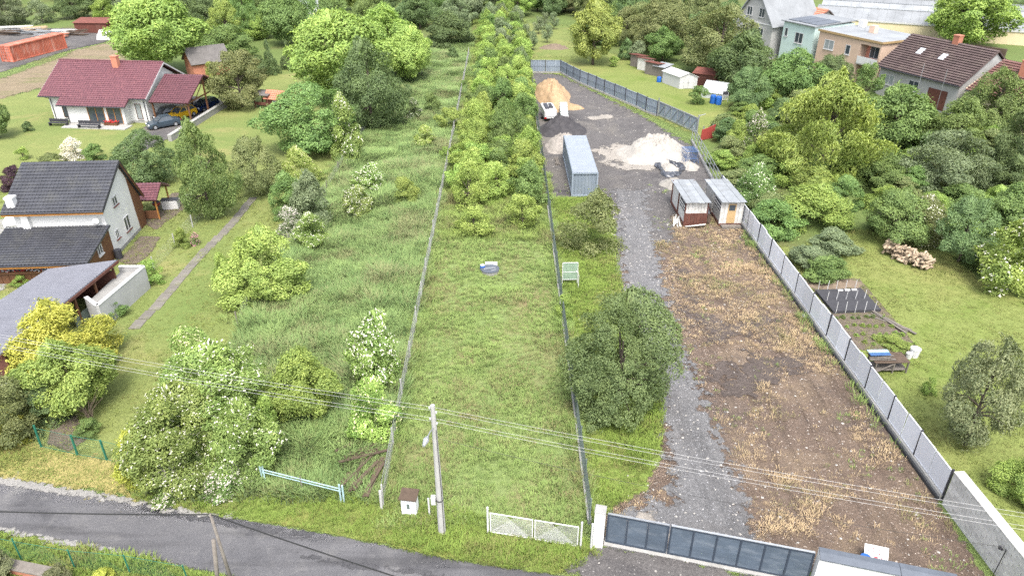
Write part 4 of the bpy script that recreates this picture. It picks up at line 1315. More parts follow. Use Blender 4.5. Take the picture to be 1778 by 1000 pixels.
# ------------------------------------------------------------------ the red-roofed bungalow
def bungalow():
    t = thing('house', 'white bungalow with long red tiled roof and red-roofed carport at its right end', 'house', (-48.1, 94.3, 0), math.radians(-6))
    w = MB()
    w.box(-13.6, 0, 0, 0, 10.4, 3.35)
    w.extr([(-13.6, 0, 3.35), (-13.6, 10.4, 3.35), (-13.6, 5.2, 6.35)], (13.6, 0, 0))
    w.box(-10.4, -1.5, 0, -2.4, .0, 2.75)
    w.build('wall', [K['white']], t)
    b = MB(); b.box(-10.46, -1.56, 0, -2.34, -.02, .3); b.box(-2.3, -.05, 0, .06, .2, .3); b.build('plinth', [K['conc']], t)
    sl = (6.85 - 3.45) / 6.0
    r = tile_roof(t, 'roof', K['tile_red'], (-14.4, -.8, 3.4), (.6, -.8, 3.4), (.6, 5.2, 6.8), (-14.4, 5.2, 6.8), 42, 19)
    tile_roof(t, 'roof', K['tile_red'], (.6, 11.2, 3.4), (-14.4, 11.2, 3.4), (-14.4, 5.2, 6.8), (.6, 5.2, 6.8), 42, 19)
    tile_roof(t, 'bay_roof', K['tile_red'], (-11.2, -2.15, 2.63), (-1.7, -2.15, 2.63), (-1.7, -.8, 3.405), (-11.2, -.8, 3.405), 26, 4)
    rd = MB(); rd.tube([(-14.42, 5.2, 6.86), (.62, 5.2, 6.86)], .11, 8); rd.build('ridge_cap', [K['tile_red']], t)
    bg = MB()
    for s, y0 in ((1, -.8), (-1, 11.2)):
        for x in (.6, -14.4):
            bg.beam((x, y0, 3.33), (x, 5.2, 6.73), .05, .18)
    bg.build('bargeboard', [K['white_pl']], t)
    ch = MB(); ch.box(-6.1, 4.0, 6.1, -5.3, 4.7, 7.6); ch.box(-6.15, 3.95, 7.6, -5.25, 4.75, 7.7); ch.build('chimney', [K['terracotta']], t)
    gutter(t, (-14.4, -.87, 3.34), (-11.2, -.87, 3.34)); gutter(t, (-11.2, -2.22, 2.58), (-1.7, -2.22, 2.58)); gutter(t, (-1.7, -.87, 3.34), (.6, -.87, 3.34))
    downpipe(t, [(-13.5, -.85, 3.3), (-13.3, -.1, 2.9), (-13.3, -.1, .1)])
    downpipe(t, [(-10.3, -2.1, 2.5), (-10.3, -1.6, 2.3), (-10.3, -1.6, .1)])
    downpipe(t, [(.2, -.85, 3.3), (-.25, -.1, 2.9), (-.25, -.1, .1)])
    window(t, (-11.4, 0, 1.45), (1, 0, 0), (0, -1, 0), 1.3, 2.1, 'wood_brown', 1)
    window(t, (-6.3, -1.5, 1.3), (1, 0, 0), (0, -1, 0), 2.3, 2.2, 'wood_orange', 2, sill=False, name='patio_door')
    o = window(t, (-3.75, -1.5, 1.3), (1, 0, 0), (0, -1, 0), 2.0, 2.2, 'wood_orange', 2, sill=False, name='patio_door')
    window(t, (-1.25, 0, 1.5), (1, 0, 0), (0, -1, 0), .8, 2.1, 'wood_brown', 1, glass=GLASS_L)
    d = MB(); d.slab((-10.4, -3.4, .14), (-1.6, -3.4, .14), (-1.6, -1.56, .14), (-10.4, -1.56, .14), .13); d.build('terrace', [K['conc']], t)
    # carport
    tile_roof(t, 'carport_roof', K['tile_red'], (.75, -.6, 2.95), (6.2, -.6, 2.95), (6.2, 4.6, 5.4), (.75, 4.6, 5.4), 15, 15)
    tile_roof(t, 'carport_roof', K['tile_red'], (6.2, 9.8, 2.95), (.75, 9.8, 2.95), (.75, 4.6, 5.4), (6.2, 4.6, 5.4), 15, 15)
    for x, y in ((1.0, -.2), (5.9, -.2), (5.9, 4.6), (5.9, 9.4), (1.0, 9.4)):
        p = MB(); p.box(x - .09, y - .09, 0, x + .09, y + .09, 2.9 if y != 4.6 else 5.1); p.build('post', [K['wood_brown']], t)
    tr = MB()
    for x in (5.9, 1.0):
        tr.beam((x, -.5, 2.85), (x, 9.7, 2.85), .14, .16)
        tr.beam((x, -.55, 2.8), (x, 4.6, 5.22), .1, .14); tr.beam((x, 9.75, 2.8), (x, 4.6, 5.22), .1, .14)
        tr.beam((x, 2.0, 2.9), (x, 4.6, 4.6), .08, .1); tr.beam((x, 7.2, 2.9), (x, 4.6, 4.6), .08, .1)
    tr.build('truss', [K['wood_brown']], t)
bungalow()
f_ = thing('flower_bed', 'red flowers in front of the patio door of the bungalow', 'flowers', (-52.6, 92.9, .0), math.radians(-6))
m_ = MB(); m_.box(-.9, -.25, .0, .9, .25, .45); m_.build('trough', [K['wood_brown']], f_)
m_ = MB()
rr_ = random.Random(2)
for i in range(60):
    x, y, z = rr_.uniform(-.9, .9), rr_.uniform(-.3, .3), rr_.uniform(.5, .75)
    m_.add([(x - .09, y, z), (x, y - .09, z + .03), (x + .09, y, z), (x, y + .09, z + .05)], [(0, 1, 2, 3)])
m_.build('flowers', [K['flower_red']], f_)
def bench(lbl, loc, rot, L, mat='steel_dark'):
    t = thing('garden_bench', lbl, 'bench', loc, rot)
    m = MB(); m.box(-L / 2, -.25, .4, L / 2, .25, .46); m.build('seat', [K[mat]], t)
    m = MB(); m.box(-L / 2, .22, .5, L / 2, .28, .9); m.build('backrest', [K[mat]], t)
    for x in (-L / 2 + .1, L / 2 - .1):
        m = MB(); m.box(x - .04, -.22, 0, x + .04, .27, .4); m.box(x - .04, .22, .4, x + .04, .27, .6); m.build('leg', [K[mat]], t)
bench('dark garden bench at the left end wall of the bungalow', (-59.6, 93.0, 0), math.radians(-6), 2.6)
bench('dark garden bench on the terrace of the bungalow', (-54.9, 91.7, .14), math.radians(-6), 3.0)
# retaining wall along the drive
def wall_line(name, label, pts, w, h, mat, cat='wall', cap=None):
    t = thing(name, label, cat, (pts[0][0], pts[0][1], 0))
    o = Vector((pts[0][0], pts[0][1], 0))
    m = MB()
    c = MB()
    for p, q in zip(pts[:-1], pts[1:]):
        p3, q3 = Vector((p[0], p[1], 0)) - o, Vector((q[0], q[1], 0)) - o
        m.beam(p3 + Vector((0, 0, h / 2)), q3 + Vector((0, 0, h / 2)), w, h)
        c.beam(p3 + Vector((0, 0, h + .04)), q3 + Vector((0, 0, h + .04)), w + .08, .08)
    m.build('wall_body', [K[mat]], t)
    if cap: c.build('coping', [K[cap]], t)
    return t
wall_line('retaining_wall', 'low concrete wall beside the drive of the bungalow', W([(296, 246), (350, 212), (385, 190), (411, 178)]), .45, .75, 'conc', cap='conc')

# ------------------------------------------------------------------ the two-storey house
def tall_house():
    t = thing('house', 'white two-storey house with black tiled roof and brown timber annex', 'house', (-33.92, 55.07, 0), math.radians(4))
    w = MB()
    w.extr([(-7.2, 0, 0), (-7.2, 5.6, 0), (-7.2, 5.6, 5.0), (-7.2, 4.3, 6.7), (-7.2, 0, 4.55)], (7.2, 0, 0))
    w.build('wall', [K['white']], t)
    tile_roof(t, 'roof', K['tile_black'], (-7.7, -.65, 4.55), (.35, -.65, 4.55), (.35, 4.35, 7.1), (-7.7, 4.35, 7.1), 28, 15)
    tile_roof(t, 'roof', K['tile_black'], (.35, 7.2, 2.75), (-7.7, 7.2, 2.75), (-7.7, 4.35, 7.1), (.35, 4.35, 7.1), 28, 12)
    f = MB(); f.box(-7.7, -.69, 4.24, .33, -.63, 4.44); f.build('fascia', [K['wood_orange']], t)
    gutter(t, (-7.75, -.74, 4.5), (.38, -.74, 4.5), .07)
    b = MB(); b.extr([(0.01, 5.6, .0), (0.01, 6.9, 0), (0.01, 6.9, 2.7), (0.01, 4.5, 6.5), (.01, 4.35, 6.75), (.01, 5.3, 5.2)], (.06, 0, 0))
    b.box(-7.2, 5.6, 0, 0, 6.9, 2.6)
    b.build('timber_gable', [K['wood_brown']], t)
    b = MB(); b.beam((.3, 4.35, 6.95), (.3, 7.2, 2.62), .1, .2); b.build('bargeboard', [K['wood_brown']], t)
    b = MB(); b.beam((.33, -.65, 4.42), (.33, 4.35, 6.96), .06, .16); b.build('bargeboard', [K['steel_dark']], t)
    c = MB(); c.box(-7.3, -.2, 4.8, -6.7, .4, 5.55); c.box(-7.35, -.25, 5.55, -6.65, .45, 5.68); c.build('chimney', [K['white']], t)
    p = MB(); p.box(-6.5, -.35, 2.8, -5.95, 0, 4.3); p.build('pier', [K['white']], t)
    window(t, (0, 2.35, 4.2), (0, 1, 0), (1, 0, 0), .9, .8, 'white_pl', 2, sillm=K['rust'])
    window(t, (0, 1.2, 1.6), (0, 1, 0), (1, 0, 0), .65, .8, 'white_pl', 2, sillm=K['rust'])
    window(t, (0, 3.4, 1.65), (0, 1, 0), (1, 0, 0), 1.1, 1.3, 'white_pl', 2, sillm=K['rust'])
    dsh = MB(); dsh.tube([(-.5, -.5, 3.55), (-.42, -.62, 3.58)], [.3, .2], 12); dsh.tube([(-.45, -.5, 3.55), (-.4, 0, 3.45)], .025, 5); dsh.build('satellite_dish', [K['white_pl']], t)
    bp = MB(); bp.box(-.02, -.02, 0, .05, 5.62, .28); bp.build('plinth', [K['conc']], t)
    # annex
    a = MB()
    a.extr([(-7.6, -4.3, 0), (-7.6, -.02, 0), (-7.6, -.02, 2.8), (-7.6, -4.3, 1.85)], (7.6, 0, 0))
    a.build('timber_annex', [K['wood_brown']], t)
    tile_roof(t, 'annex_roof', K['tile_black'], (-8.1, -5.0, 1.95), (.3, -5.0, 1.95), (.3, -.06, 3.0), (-8.1, -.06, 3.0), 30, 15)
    f = MB(); f.box(-8.1, -5.05, 1.68, .3, -5.0, 1.84); f.build('fascia', [K['wood_orange']], t)
    gutter(t, (-8.1, -5.08, 1.9), (.32, -5.08, 1.9), .06)
    bd = MB()
    for i in range(14):
        x = -7.5 + i * .57
        bd.box(x, -4.335, .05, x + .5, -4.305, 1.0)
    bd.build('board_cladding', [K['wood_brown']], t)
    for i in range(3):
        window(t, (-6.2 + i * 2.4, -4.3, 1.35), (1, 0, 0), (0, -1, 0), 1.9, .65, 'wood_brown', 2, sill=False)
    window(t, (0, -2.2, 1.75), (0, 1, 0), (1, 0, 0), .8, .8, 'white_pl', 2)
    wb = MB(); wb.tube([(.4, -.35, 0), (.4, -.35, .85)], .3, 10); wb.build('water_butt', [K['steel_dark']], t)
tall_house()
fb = thing('flower_box', 'window box of white and red flowers on the timber annex', 'flowers', (-37.6, 50.4, .95), math.radians(4))
m_ = MB(); m_.box(-3.0, -.12, 0, 3.0, .12, .18); m_.build('trough', [K['wood_brown']], fb)
m_ = MB(); mw = MB()
for i in range(150):
    x, y, z = rr_.uniform(-3, 3), rr_.uniform(-.16, .12), rr_.uniform(.15, .42)
    (m_ if rr_.random() < .35 else mw).add([(x - .07, y, z), (x, y - .07, z + .03), (x + .07, y, z), (x, y + .07, z + .05)], [(0, 1, 2, 3)])
m_.build('red_flowers', [K['flower_red']], fb); mw.build('white_flowers', [K['white_pl']], fb)

# long low shed with the ribbed grey roof, terrace with white parapet
def long_shed():
    A, Bp, Cc, D = at(204, 452, 2.75), at(0, 617, 2.35), at(-120, 600, 2.1), at(84, 468, 2.45)
    o = Vector((A.x, A.y, 0))
    t = thing('shed', 'long low shed with ribbed lilac-grey sheet roof', 'shed', o)
    a, b, c, d = [p - o for p in (A, Bp, Cc, D)]
    n = (d - a).cross(b - a).normalized()
    if n.z < 0: n = -n
    mb = MB()
    N = 46
    vs, fs = [], []
    for i in range(N * 2 + 1):
        u = i / (N * 2)
        lift = .1 if i % 2 else 0
        vs += [a.lerp(b, u) + n * lift, d.lerp(c, u) + n * lift]
    for i in range(N * 2):
        fs.append((2 * i, 2 * i + 1, 2 * i + 3, 2 * i + 2))
    mb.add(vs, fs)
    mb.slab(d - n * .03, a - n * .03, b - n * .03, c - n * .03, .08)
    mb.build('roof', [K['lilac']], t)
    e = MB(); e.beam(a + Vector((.02, 0, -.12)), b + Vector((.02, 0, -.12)), .08, .2); e.build('fascia', [K['wood_rust']], t)
    w = MB()
    ctr = (a + b + c + d) / 4
    q = [p.lerp(ctr, .08) for p in (d, a, b, c)]
    for p, r in ((q[0], q[1]), (q[2], q[3]), (q[3], q[0])):
        w.beam((p.x, p.y, 1.05), (r.x, r.y, 1.05), .15, 2.1)
    w.build('wall', [K['wood_rust']], t)
    for i in range(6):
        p = q[1].lerp(q[2], i / 5)
        m = MB(); m.box(p.x - .07, p.y - .07, 0, p.x + .07, p.y + .07, 2.3); m.build('post', [K['wood_brown']], t)
    g = MB(); g.beam((q[1].x, q[1].y, .5), q[1].lerp(q[2], .45) * 1 - Vector((0, 0, q[1].lerp(q[2], .45).z - .5)), .05, .9); g.build('rail_panel', [K['green_net']], t)
long_shed()
def terrace():
    P4 = [at(204, 455, 2.3), at(247, 455, 2.3), at(170, 535, 1.7), at(150, 520, 1.7)]
    o = Vector((P4[0].x, P4[0].y, 0))
    t = thing('terrace', 'flat concrete terrace with white parapet beside the long shed', 'terrace', o)
    q = [p - o for p in P4]
    poly = [(p.x, p.y) for p in q]
    m = MB(); m.prism(poly[::-1], 0, 1.45); m.build('deck', [K['conc']], t)
    for i, (p, r) in enumerate(((q[0], q[1]), (q[1], q[2]), (q[2], q[3]))):
        m = MB(); m.beam((p.x, p.y, .95), (r.x, r.y, .95), .22, 1.9); m.build('parapet', [K['grey_render']], t)
        m = MB(); m.beam((p.x, p.y, 1.93), (r.x, r.y, 1.93), .28, .05); m.build('coping', [K['white_pl']], t)
terrace()

# red gazebo with things beside it
def gazebo():
    g = at(262, 372)
    t = thing('gazebo', 'small timber gazebo with red tiled roof behind the two-storey house', 'gazebo', g, math.radians(4))
    tile_roof(t, 'roof', K['tile_red'], (-1.7, -1.7, 2.1), (1.6, -1.7, 2.1), (1.6, .2, 3.1), (-1.7, .2, 3.1), 10, 7)
    tile_roof(t, 'roof', K['tile_red'], (1.6, 2.1, 2.1), (-1.7, 2.1, 2.1), (-1.7, .2, 3.1), (1.6, .2, 3.1), 10, 7)
    for x in (-1.4, 1.3):
        for y in (-1.3, 1.7):
            m = MB(); m.box(x - .06, y - .06, 0, x + .06, y + .06, 2.15); m.build('post', [K['wood_orange']], t)
    m = MB(); m.box(-1.4, -1.35, .1, 1.3, -1.28, .9); m.build('balustrade', [K['wood_brown']], t)
gazebo()
g_ = at(298, 362)
t_ = thing('cupboard', 'white cupboard standing beside the red gazebo', 'cupboard', g_, math.radians(8))
m_ = MB(); m_.bbox(-.75, -.35, 0, .75, .35, .95, .03); m_.build('body', [K['white_pl']], t_)
m_ = MB(); m_.box(-.8, -.4, .951, .8, .4, 1.0); m_.build('worktop', [K['steel_dark']], t_)
for s in (-1, 1):
    m_ = MB(); m_.box(.02 if s > 0 else -.72, -.375, .06, .72 if s > 0 else -.02, -.351, .9); m_.build('door', [K['white_pl']], t_)
def barrow(loc):
    t = thing('barbecue', 'small dark and red barbecue beside the gazebo', 'barbecue', loc)
    m = MB(); m.tube([(0, 0, .62), (0, 0, .8), (0, 0, 1.0)], [.2, .36, .38], 12); m.build('bowl', [K['redboard']], t)
    m = MB(); m.tube([(0, 0, 1.005), (0, 0, 1.12), (0, 0, 1.2)], [.37, .28, .08], 12); m.build('lid', [K['steel_dark']], t)
    for k in range(3):
        a = k * 2.09
        m = MB(); m.tube([(.1 * math.cos(a), .1 * math.sin(a), .66), (.35 * math.cos(a), .35 * math.sin(a), 0)], .02, 5); m.build('leg', [K['steel_dark']], t)
barrow(at(275, 368))
g_ = at(322, 348)
t_ = thing('bench', 'plain grey plank bench between gazebo and round tree', 'bench', g_, math.radians(60))
m_ = MB(); m_.box(-1.0, -.22, .4, 1.0, .22, .47); m_.build('seat', [K['conc']], t_)
for x in (-.8, .8):
    m_ = MB(); m_.box(x - .08, -.18, 0, x + .08, .18, .4); m_.build('leg', [K['conc']], t_)
# little hut with red roof on the lawn, old barn behind the bungalow
g_ = at(484, 187)
t_ = thing('hut', 'small dark garden hut with pinkish red roof and white window', 'hut', g_, math.radians(-18))
m_ = MB(); m_.extr([(-1.3, -1.0, 0), (-1.3, 1.0, 0), (-1.3, 1.0, 1.5), (-1.3, 0, 2.3), (-1.3, -1.0, 1.5)], (2.6, 0, 0)); m_.build('wall', [K['wood_rust']], t_)
tile_roof(t_, 'roof', K['terracotta'], (-1.5, -1.25, 1.4), (1.5, -1.25, 1.4), (1.5, 0, 2.45), (-1.5, 0, 2.45), 10, 5)
tile_roof(t_, 'roof', K['terracotta'], (1.5, 1.25, 1.4), (-1.5, 1.25, 1.4), (-1.5, 0, 2.45), (1.5, 0, 2.45), 10, 5)
window(t_, (1.3, 0, 1.0), (0, 1, 0), (1, 0, 0), .8, .7, 'white_pl', 2)
window(t_, (.3, -1.0, .95), (1, 0, 0), (0, -1, 0), .7, .7, 'white_pl', 2)
g_ = at(462, 186)
t_ = thing('pergola', 'dark log pergola joined to the small garden hut', 'pergola', g_, math.radians(-18))
for x in (-1.1, 1.1):
    for y in (-.9, .9):
        m_ = MB(); m_.tube([(x, y, 0), (x, y, 1.9)], .08, 6); m_.build('post', [K['wood_rust']], t_)
m_ = MB(); m_.slab((-1.3, -1.1, 1.95), (1.3, -1.1, 1.95), (1.3, 1.1, 2.15), (-1.3, 1.1, 2.15), .08); m_.build('roof', [K['thatch']], t_)
m_ = MB(); m_.box(-1.1, -.95, .5, 1.1, -.88, .9); m_.build('balustrade', [K['wood_rust']], t_)
g_ = at(352, 135)
t_ = thing('barn', 'old brick shed with grey weathered roof behind the carport', 'barn', (g_.x, g_.y + 3, 0), math.radians(38))
m_ = MB(); m_.extr([(-3, -2.2, 0), (-3, 2.2, 0), (-3, 2.2, 2.4), (-3, 0, 4.2), (-3, -2.2, 2.4)], (6, 0, 0)); m_.build('wall', [K['terracotta']], t_)
for s in (-1, 1):
    m_ = MB(); m_.slab((-3.3, s * 2.6, 2.15), (3.3, s * 2.6, 2.15), (3.3, 0, 4.35), (-3.3, 0, 4.35), .12); m_.build('roof', [K['thatch']], t_)

# ------------------------------------------------------------------ containers
def container(name, label, loc, rot, L, Wd, Hh, body, roof, ribs_end=True, door_end=-1):
    """long axis local y, base centred on loc"""
    t = thing(name, label, 'container', loc, rot)
    def corr(p, q, z0, z1, n, dep, nx):
        p, q = Vector(p), Vector(q)
        nx = Vector(nx)
        vs, fs = [], []
        N = n * 4
        for i in range(N + 1):
            u = i / N
            k = i % 4
            ins = dep if k in (1, 2) else 0
            c = p.lerp(q, u) - nx * ins
            vs += [(c.x, c.y, z0), (c.x, c.y, z1)]
        for i in range(N):
            fs.append((2 * i, 2 * i + 2, 2 * i + 3, 2 * i + 1))
        return vs, fs
    w, l = Wd / 2 - .05, L / 2 - .05
    z0, z1 = .22, Hh - .1
    for s in (-1, 1):
        m = MB(); m.add(*corr((s * w, -l, 0), (s * w, l, 0), z0, z1, int(L / .36), .05, (s, 0, 0))); m.build('side_panel', [K[body]], t)
    m = MB(); m.add(*corr((-w, door_end * -l, 0), (w, door_end * -l, 0), z0, z1, 7, .05, (0, -door_end, 0))); m.build('end_panel', [K[body]], t)
    if ribs_end:
        m = MB(); m.add(*corr((-w, door_end * l, 0), (w, door_end * l, 0), z0, z1, 7, .06, (0, door_end, 0))); m.build('end_panel', [K[body]], t)
    else:
        for s in (-1, 1):
            m = MB(); y = door_end * l
            m.box(.03 if s > 0 else -w + .05, y - .03, z0, w - .05 if s > 0 else -.03, y + .03, z1)
            for zz in (.55, 1.1, 1.7, 2.2):
                m.box((.1 if s > 0 else -w + .12), y + door_end * .05 - .02, zz, (w - .12 if s > 0 else -.1), y + door_end * .05 + .02, zz + .12)
            o = m.build('door', [K[body]], t)
            b = MB()
            for xx in (.3, .75):
                b.tube([(s * xx, y + door_end * .09, z0), (s * xx, y + door_end * .09, z1)], .025, 5)
            b.build('lock_bar', [K['galv']], o)
    fr = MB()
    for sx in (-1, 1):
        for sy in (-1, 1):
            fr.box(sx * Wd / 2 - .07, sy * L / 2 - .07, 0, sx * Wd / 2 + .07, sy * L / 2 + .07, Hh - .005)
        fr.box(sx * Wd / 2 - .05, -L / 2 + .08, .05, sx * Wd / 2 + .05, L / 2 - .08, .24)
        fr.box(sx * Wd / 2 - .045, -L / 2 + .08, Hh - .14, sx * Wd / 2 + .045, L / 2 - .08, Hh - .01)
    for sy in (-1, 1):
        fr.box(-Wd / 2 + .08, sy * L / 2 - .05, .05, Wd / 2 - .08, sy * L / 2 + .05, .24)
        fr.box(-Wd / 2 + .08, sy * L / 2 - .045, Hh - .14, Wd / 2 - .08, sy * L / 2 + .045, Hh - .01)
    fr.build('frame', [K[body]], t)
    m = MB()
    vs, fs = [], []
    N = int(L / .4) * 2
    for i in range(N + 1):
        y = -L / 2 + .02 + (L - .04) * i / N
        z = Hh + (.03 if i % 2 else .005)
        vs += [(-Wd / 2 + .02, y, z), (Wd / 2 - .02, y, z)]
    for i in range(N):
        fs.append((2 * i, 2 * i + 1, 2 * i + 3, 2 * i + 2))
    m.add(vs, fs); m.build('roof', [K[roof]], t)
    return t
container('shipping_container', 'grey-blue shipping container standing in the gravel yard', (7.28, 74.5, .02), math.radians(.6), 12.1, 2.5, 2.62, 'cont_blue', 'cont_roof')
container('shipping_container', 'faded rusty red shipping container in the far left yard', (-88.3, 137.6, .02), math.radians(-13), 12.6, 2.45, 2.75, 'cont_red', 'cont_red', False)
m_ = MB()
def shed_flat(name, label, g, rot, w, d, h, h2, mat, roofm, cat='shed', door=None, overhang=.25, boards=None):
    """mono-pitch shed: front at local y=0, x centred; h front height, h2 back height"""
    t = thing(name, label, cat, g, rot)
    m = MB(); m.extr([(-w / 2, 0, 0), (-w / 2, d, 0), (-w / 2, d, h2), (-w / 2, 0, h)], (w, 0, 0)); m.build('wall', [K[mat]], t)
    o = overhang
    sl = (h2 - h) / d
    m = MB(); m.slab((-w / 2 - o, -o, h + .1 - o * sl), (w / 2 + o, -o, h + .1 - o * sl), (w / 2 + o, d + o, h2 + .1 + o * sl), (-w / 2 - o, d + o, h2 + .1 + o * sl), .08)
    m.build('roof', [K[roofm]], t)
    if boards:
        n = max(3, int(w / .3))
        b = MB()
        for i in range(n):
            x = -w / 2 + w * i / n
            b.box(x + .01, -.03, .05, x + w / n - .015, -.003, h - .05 - .02 * (i % 2))
        b.build('board_cladding', [K[boards]], t)
    if door:
        m = MB(); m.box(door[0], -.06, .05, door[0] + door[1], -.032, door[2]); m.build('door', [K[door[3]]], t)
    return t
shed_flat('shed', 'rust brown shed with flat roof in the far left yard', at(160, 58), math.radians(-3), 7.0, 3.2, 2.0, 2.5, 'rust', 'rust', boards='rust', door=(1.2, 1.1, 1.8, 'wood_rust'))
def tarp_heap(name, label, c, w, d, h, mat, seed, cat='tarpaulin'):
    rng = np.random.default_rng(seed)
    N = 14
    vs, fs = [], []
    for j in range(N):
        for i in range(N):
            u, v = i / (N - 1) - .5, j / (N - 1) - .5
            e = min(1, 4.5 * (.5 - max(abs(u), abs(v))))
            vs.append((u * w, v * d, .02 + h * e ** .6 * rng.uniform(.75, 1.05)))
    for j in range(N - 1):
        for i in range(N - 1):
            a = j * N + i
            fs.append((a, a + 1, a + N + 1, a + N))
    m = MB(); m.add(vs, fs)
    o = m.build(name, [K[mat]], None, loc=c)
    return tag(o, label, cat)
tarp_heap('tarpaulin', 'white tarpaulin over a pile beside the rust brown shed', at(186, 68), 3.0, 2.6, 1.9, 'white_pl', 3)
# scrap in the far left yard
rs = random.Random(9)
for i, (px, py, ln, mt) in enumerate(((18, 62, 5, 'plank'), (45, 60, 6.5, 'galv'), (62, 56, 5, 'peach_wood'), (85, 62, 6, 'galv'), (112, 60, 5, 'white_wood'), (135, 62, 4, 'plank'), (30, 54, 7, 'white_wood'), (104, 66, 3.5, 'terracotta'))):
    g = at(px, py)
    t = thing('scrap_pile', ['heap of dark planks at the left of the scrap row', 'pile of grey metal bars in the scrap row', 'pale timber leaning in the scrap row', 'metal beams behind the red container', 'pale boards between the red container and the brown shed', 'dark planks in front of the brown shed', 'long white profiles at the back of the scrap row', 'reddish rubble right behind the red container'][i], 'scrap pile', g)
    for k in range(6):
        m = MB(); a = rs.uniform(-.35, .35); z = .12 + .16 * k
        m.beam((-ln / 2 * math.cos(a), -ln / 2 * math.sin(a) + rs.uniform(-.6, .6), z), (ln / 2 * math.cos(a), ln / 2 * math.sin(a) + rs.uniform(-.6, .6), z + rs.uniform(-.08, .4)), rs.uniform(.15, .4), .14)
        m.build('beam', [K[mt]], t)
# far white-gabled house
def gable_house(label, g, rot, w, d, h, rz, wallm, roofm, tiles=(20, 10)):
    t = thing('house', label, 'house', g, rot)
    m = MB(); m.extr([(0, 0, 0), (0, d, 0), (0, d, h), (0, d / 2, rz), (0, 0, h)], (w, 0, 0)); m.build('wall', [K[wallm]], t)
    k = (rz - h) / (d / 2)
    o = .5
    for s, y0, y1 in ((1, -o, d / 2), (-1, d + o, d / 2)):
        a, b = (-o * .8, y0, h - o * k + .08), (w + o * .8, y0, h - o * k + .08)
        c, e = (w + o * .8, y1, rz + .1), (-o * .8, y1, rz + .1)
        if s > 0: tile_roof(t, 'roof', K[roofm], a, b, c, e, *tiles)
        else: tile_roof(t, 'roof', K[roofm], b, a, e, c, *tiles)
    return t
t_ = gable_house('far white house with steep slate roof and two small gable windows', (-52.5, 178, 0), math.radians(-6), 9, 7.5, 4.0, 9.5, 'white', 'sheet_grey')
for y in (3.1, 4.4):
    window(t_, (9, y, 5.3), (0, 1, 0), (1, 0, 0), .8, 1.3, 'white_pl', 1)
window(t_, (9, 3.7, 2.0), (0, 1, 0), (1, 0, 0), 2.4, 1.3, 'white_pl', 2)

# ------------------------------------------------------------------ houses on the right
def grey_house():
    t = thing('house', 'grey rendered house with long dark brown tiled roof and two skylights', 'house', (55.0, 109.6, 0), math.radians(-66))
    m = MB(); m.extr([(0, 0, 0), (0, 11, 0), (0, 11, 4.2), (0, 5.5, 7.9), (0, 0, 4.2)], (13, 0, 0)); m.build('wall', [K['grey_render']], t)
    k = (8.25 - 4.1) / 6.0
    tile_roof(t, 'roof', K['tile_brown'], (-.5, -.5, 4.1), (13.3, -.5, 4.1), (13.3, 5.5, 8.25), (-.5, 5.5, 8.25), 44, 17, .03, .15)
    tile_roof(t, 'roof', K['tile_brown'], (13.3, 11.5, 4.1), (-.5, 11.5, 4.1), (-.5, 5.5, 8.25), (13.3, 5.5, 8.25), 44, 20, .03, .07)
    gutter(t, (-.5, -.6, 4.05), (13.3, -.6, 4.05), .08)
    downpipe(t, [(-.4, -.55, 4.0), (-.1, -.08, 3.6), (-.1, -.08, .1)])
    for x in (1.9, 6.1):
        window(t, (x, 0, 2.5), (1, 0, 0), (0, -1, 0), 1.7, 1.45, 'white_pl', 2, glass=GLASS_L if x < 3 else None)
    g = MB(); g.box(8.6, -.05, .3, 11.6, -.01, 2.9); g.build('garage_door', [K['wood_rust']], t)
    for x, v in ((3.1, .50), (6.9, .48)):
        y = -.5 + 6 * v; z = 4.1 + 4.15 * v
        s = MB(); s.slab((x, y, z + .18), (x + .85, y, z + .18), (x + .85, y + .95, z + .18 + .95 * .69), (x, y + .95, z + .18 + .95 * .69), .12); s.build('skylight', [K['skylight']], t)
    c = MB(); c.box(6.5, 5.0, 7.6, 7.4, 5.9, 9.1); c.box(6.45, 4.95, 9.1, 7.45, 5.95, 9.25); c.build('chimney', [K['terracotta']], t)
    for x in (7.8, 11.4):
        p = MB(); p.tube([(x, -1.2, 0), (x, -1.2, 6.0)], .03, 6); p.build('flag_pole', [K['galv']], t)
    b = MB(); b.beam((13.3, -.5, 4.05), (13.3, 5.5, 8.2), .1, .2); b.build('verge_tile', [K['tile_brown']], t)
    # rear wing with flat pale roof
    w = MB(); w.box(9.0, 11.02, 0, 13.0, 17, 4.6); w.build('rear_wing', [K['white']], t)
    w = MB(); w.box(8.8, 10.9, 4.61, 13.2, 17.2, 4.75); w.build('flat_roof', [K['ghglass']], t)
grey_house()
def redbrown_house():
    t = thing('house', 'house with mottled red-brown tiled roof and yellow gable at the right edge', 'house', (60.6, 96.8, 0), math.radians(-66))
    m = MB(); m.extr([(0, 0, 0), (0, 11, 0), (0, 11, 4.0), (0, 5.5, 7.0), (0, 0, 4.0)], (9, 0, 0)); m.build('wall', [K['yellow']], t)
    tile_roof(t, 'roof', K['tile_rust'], (.3, -.5, 3.9), (9.2, -.5, 3.9), (9.2, 5.5, 7.35), (.3, 5.5, 7.35), 30, 15, .03, .13)
    tile_roof(t, 'roof', K['tile_rust'], (9.2, 11.5, 3.9), (.3, 11.5, 3.9), (.3, 5.5, 7.35), (9.2, 5.5, 7.35), 30, 18, .03, .07)
    c = MB(); c.box(4.1, 3.3, 5.8, 5.0, 4.1, 8.0); c.box(4.05, 3.25, 8.0, 5.05, 4.15, 8.15); c.build('chimney', [K['terracotta']], t)
    gutter(t, (.3, -.6, 3.85), (9.2, -.6, 3.85), .08)
redbrown_house()
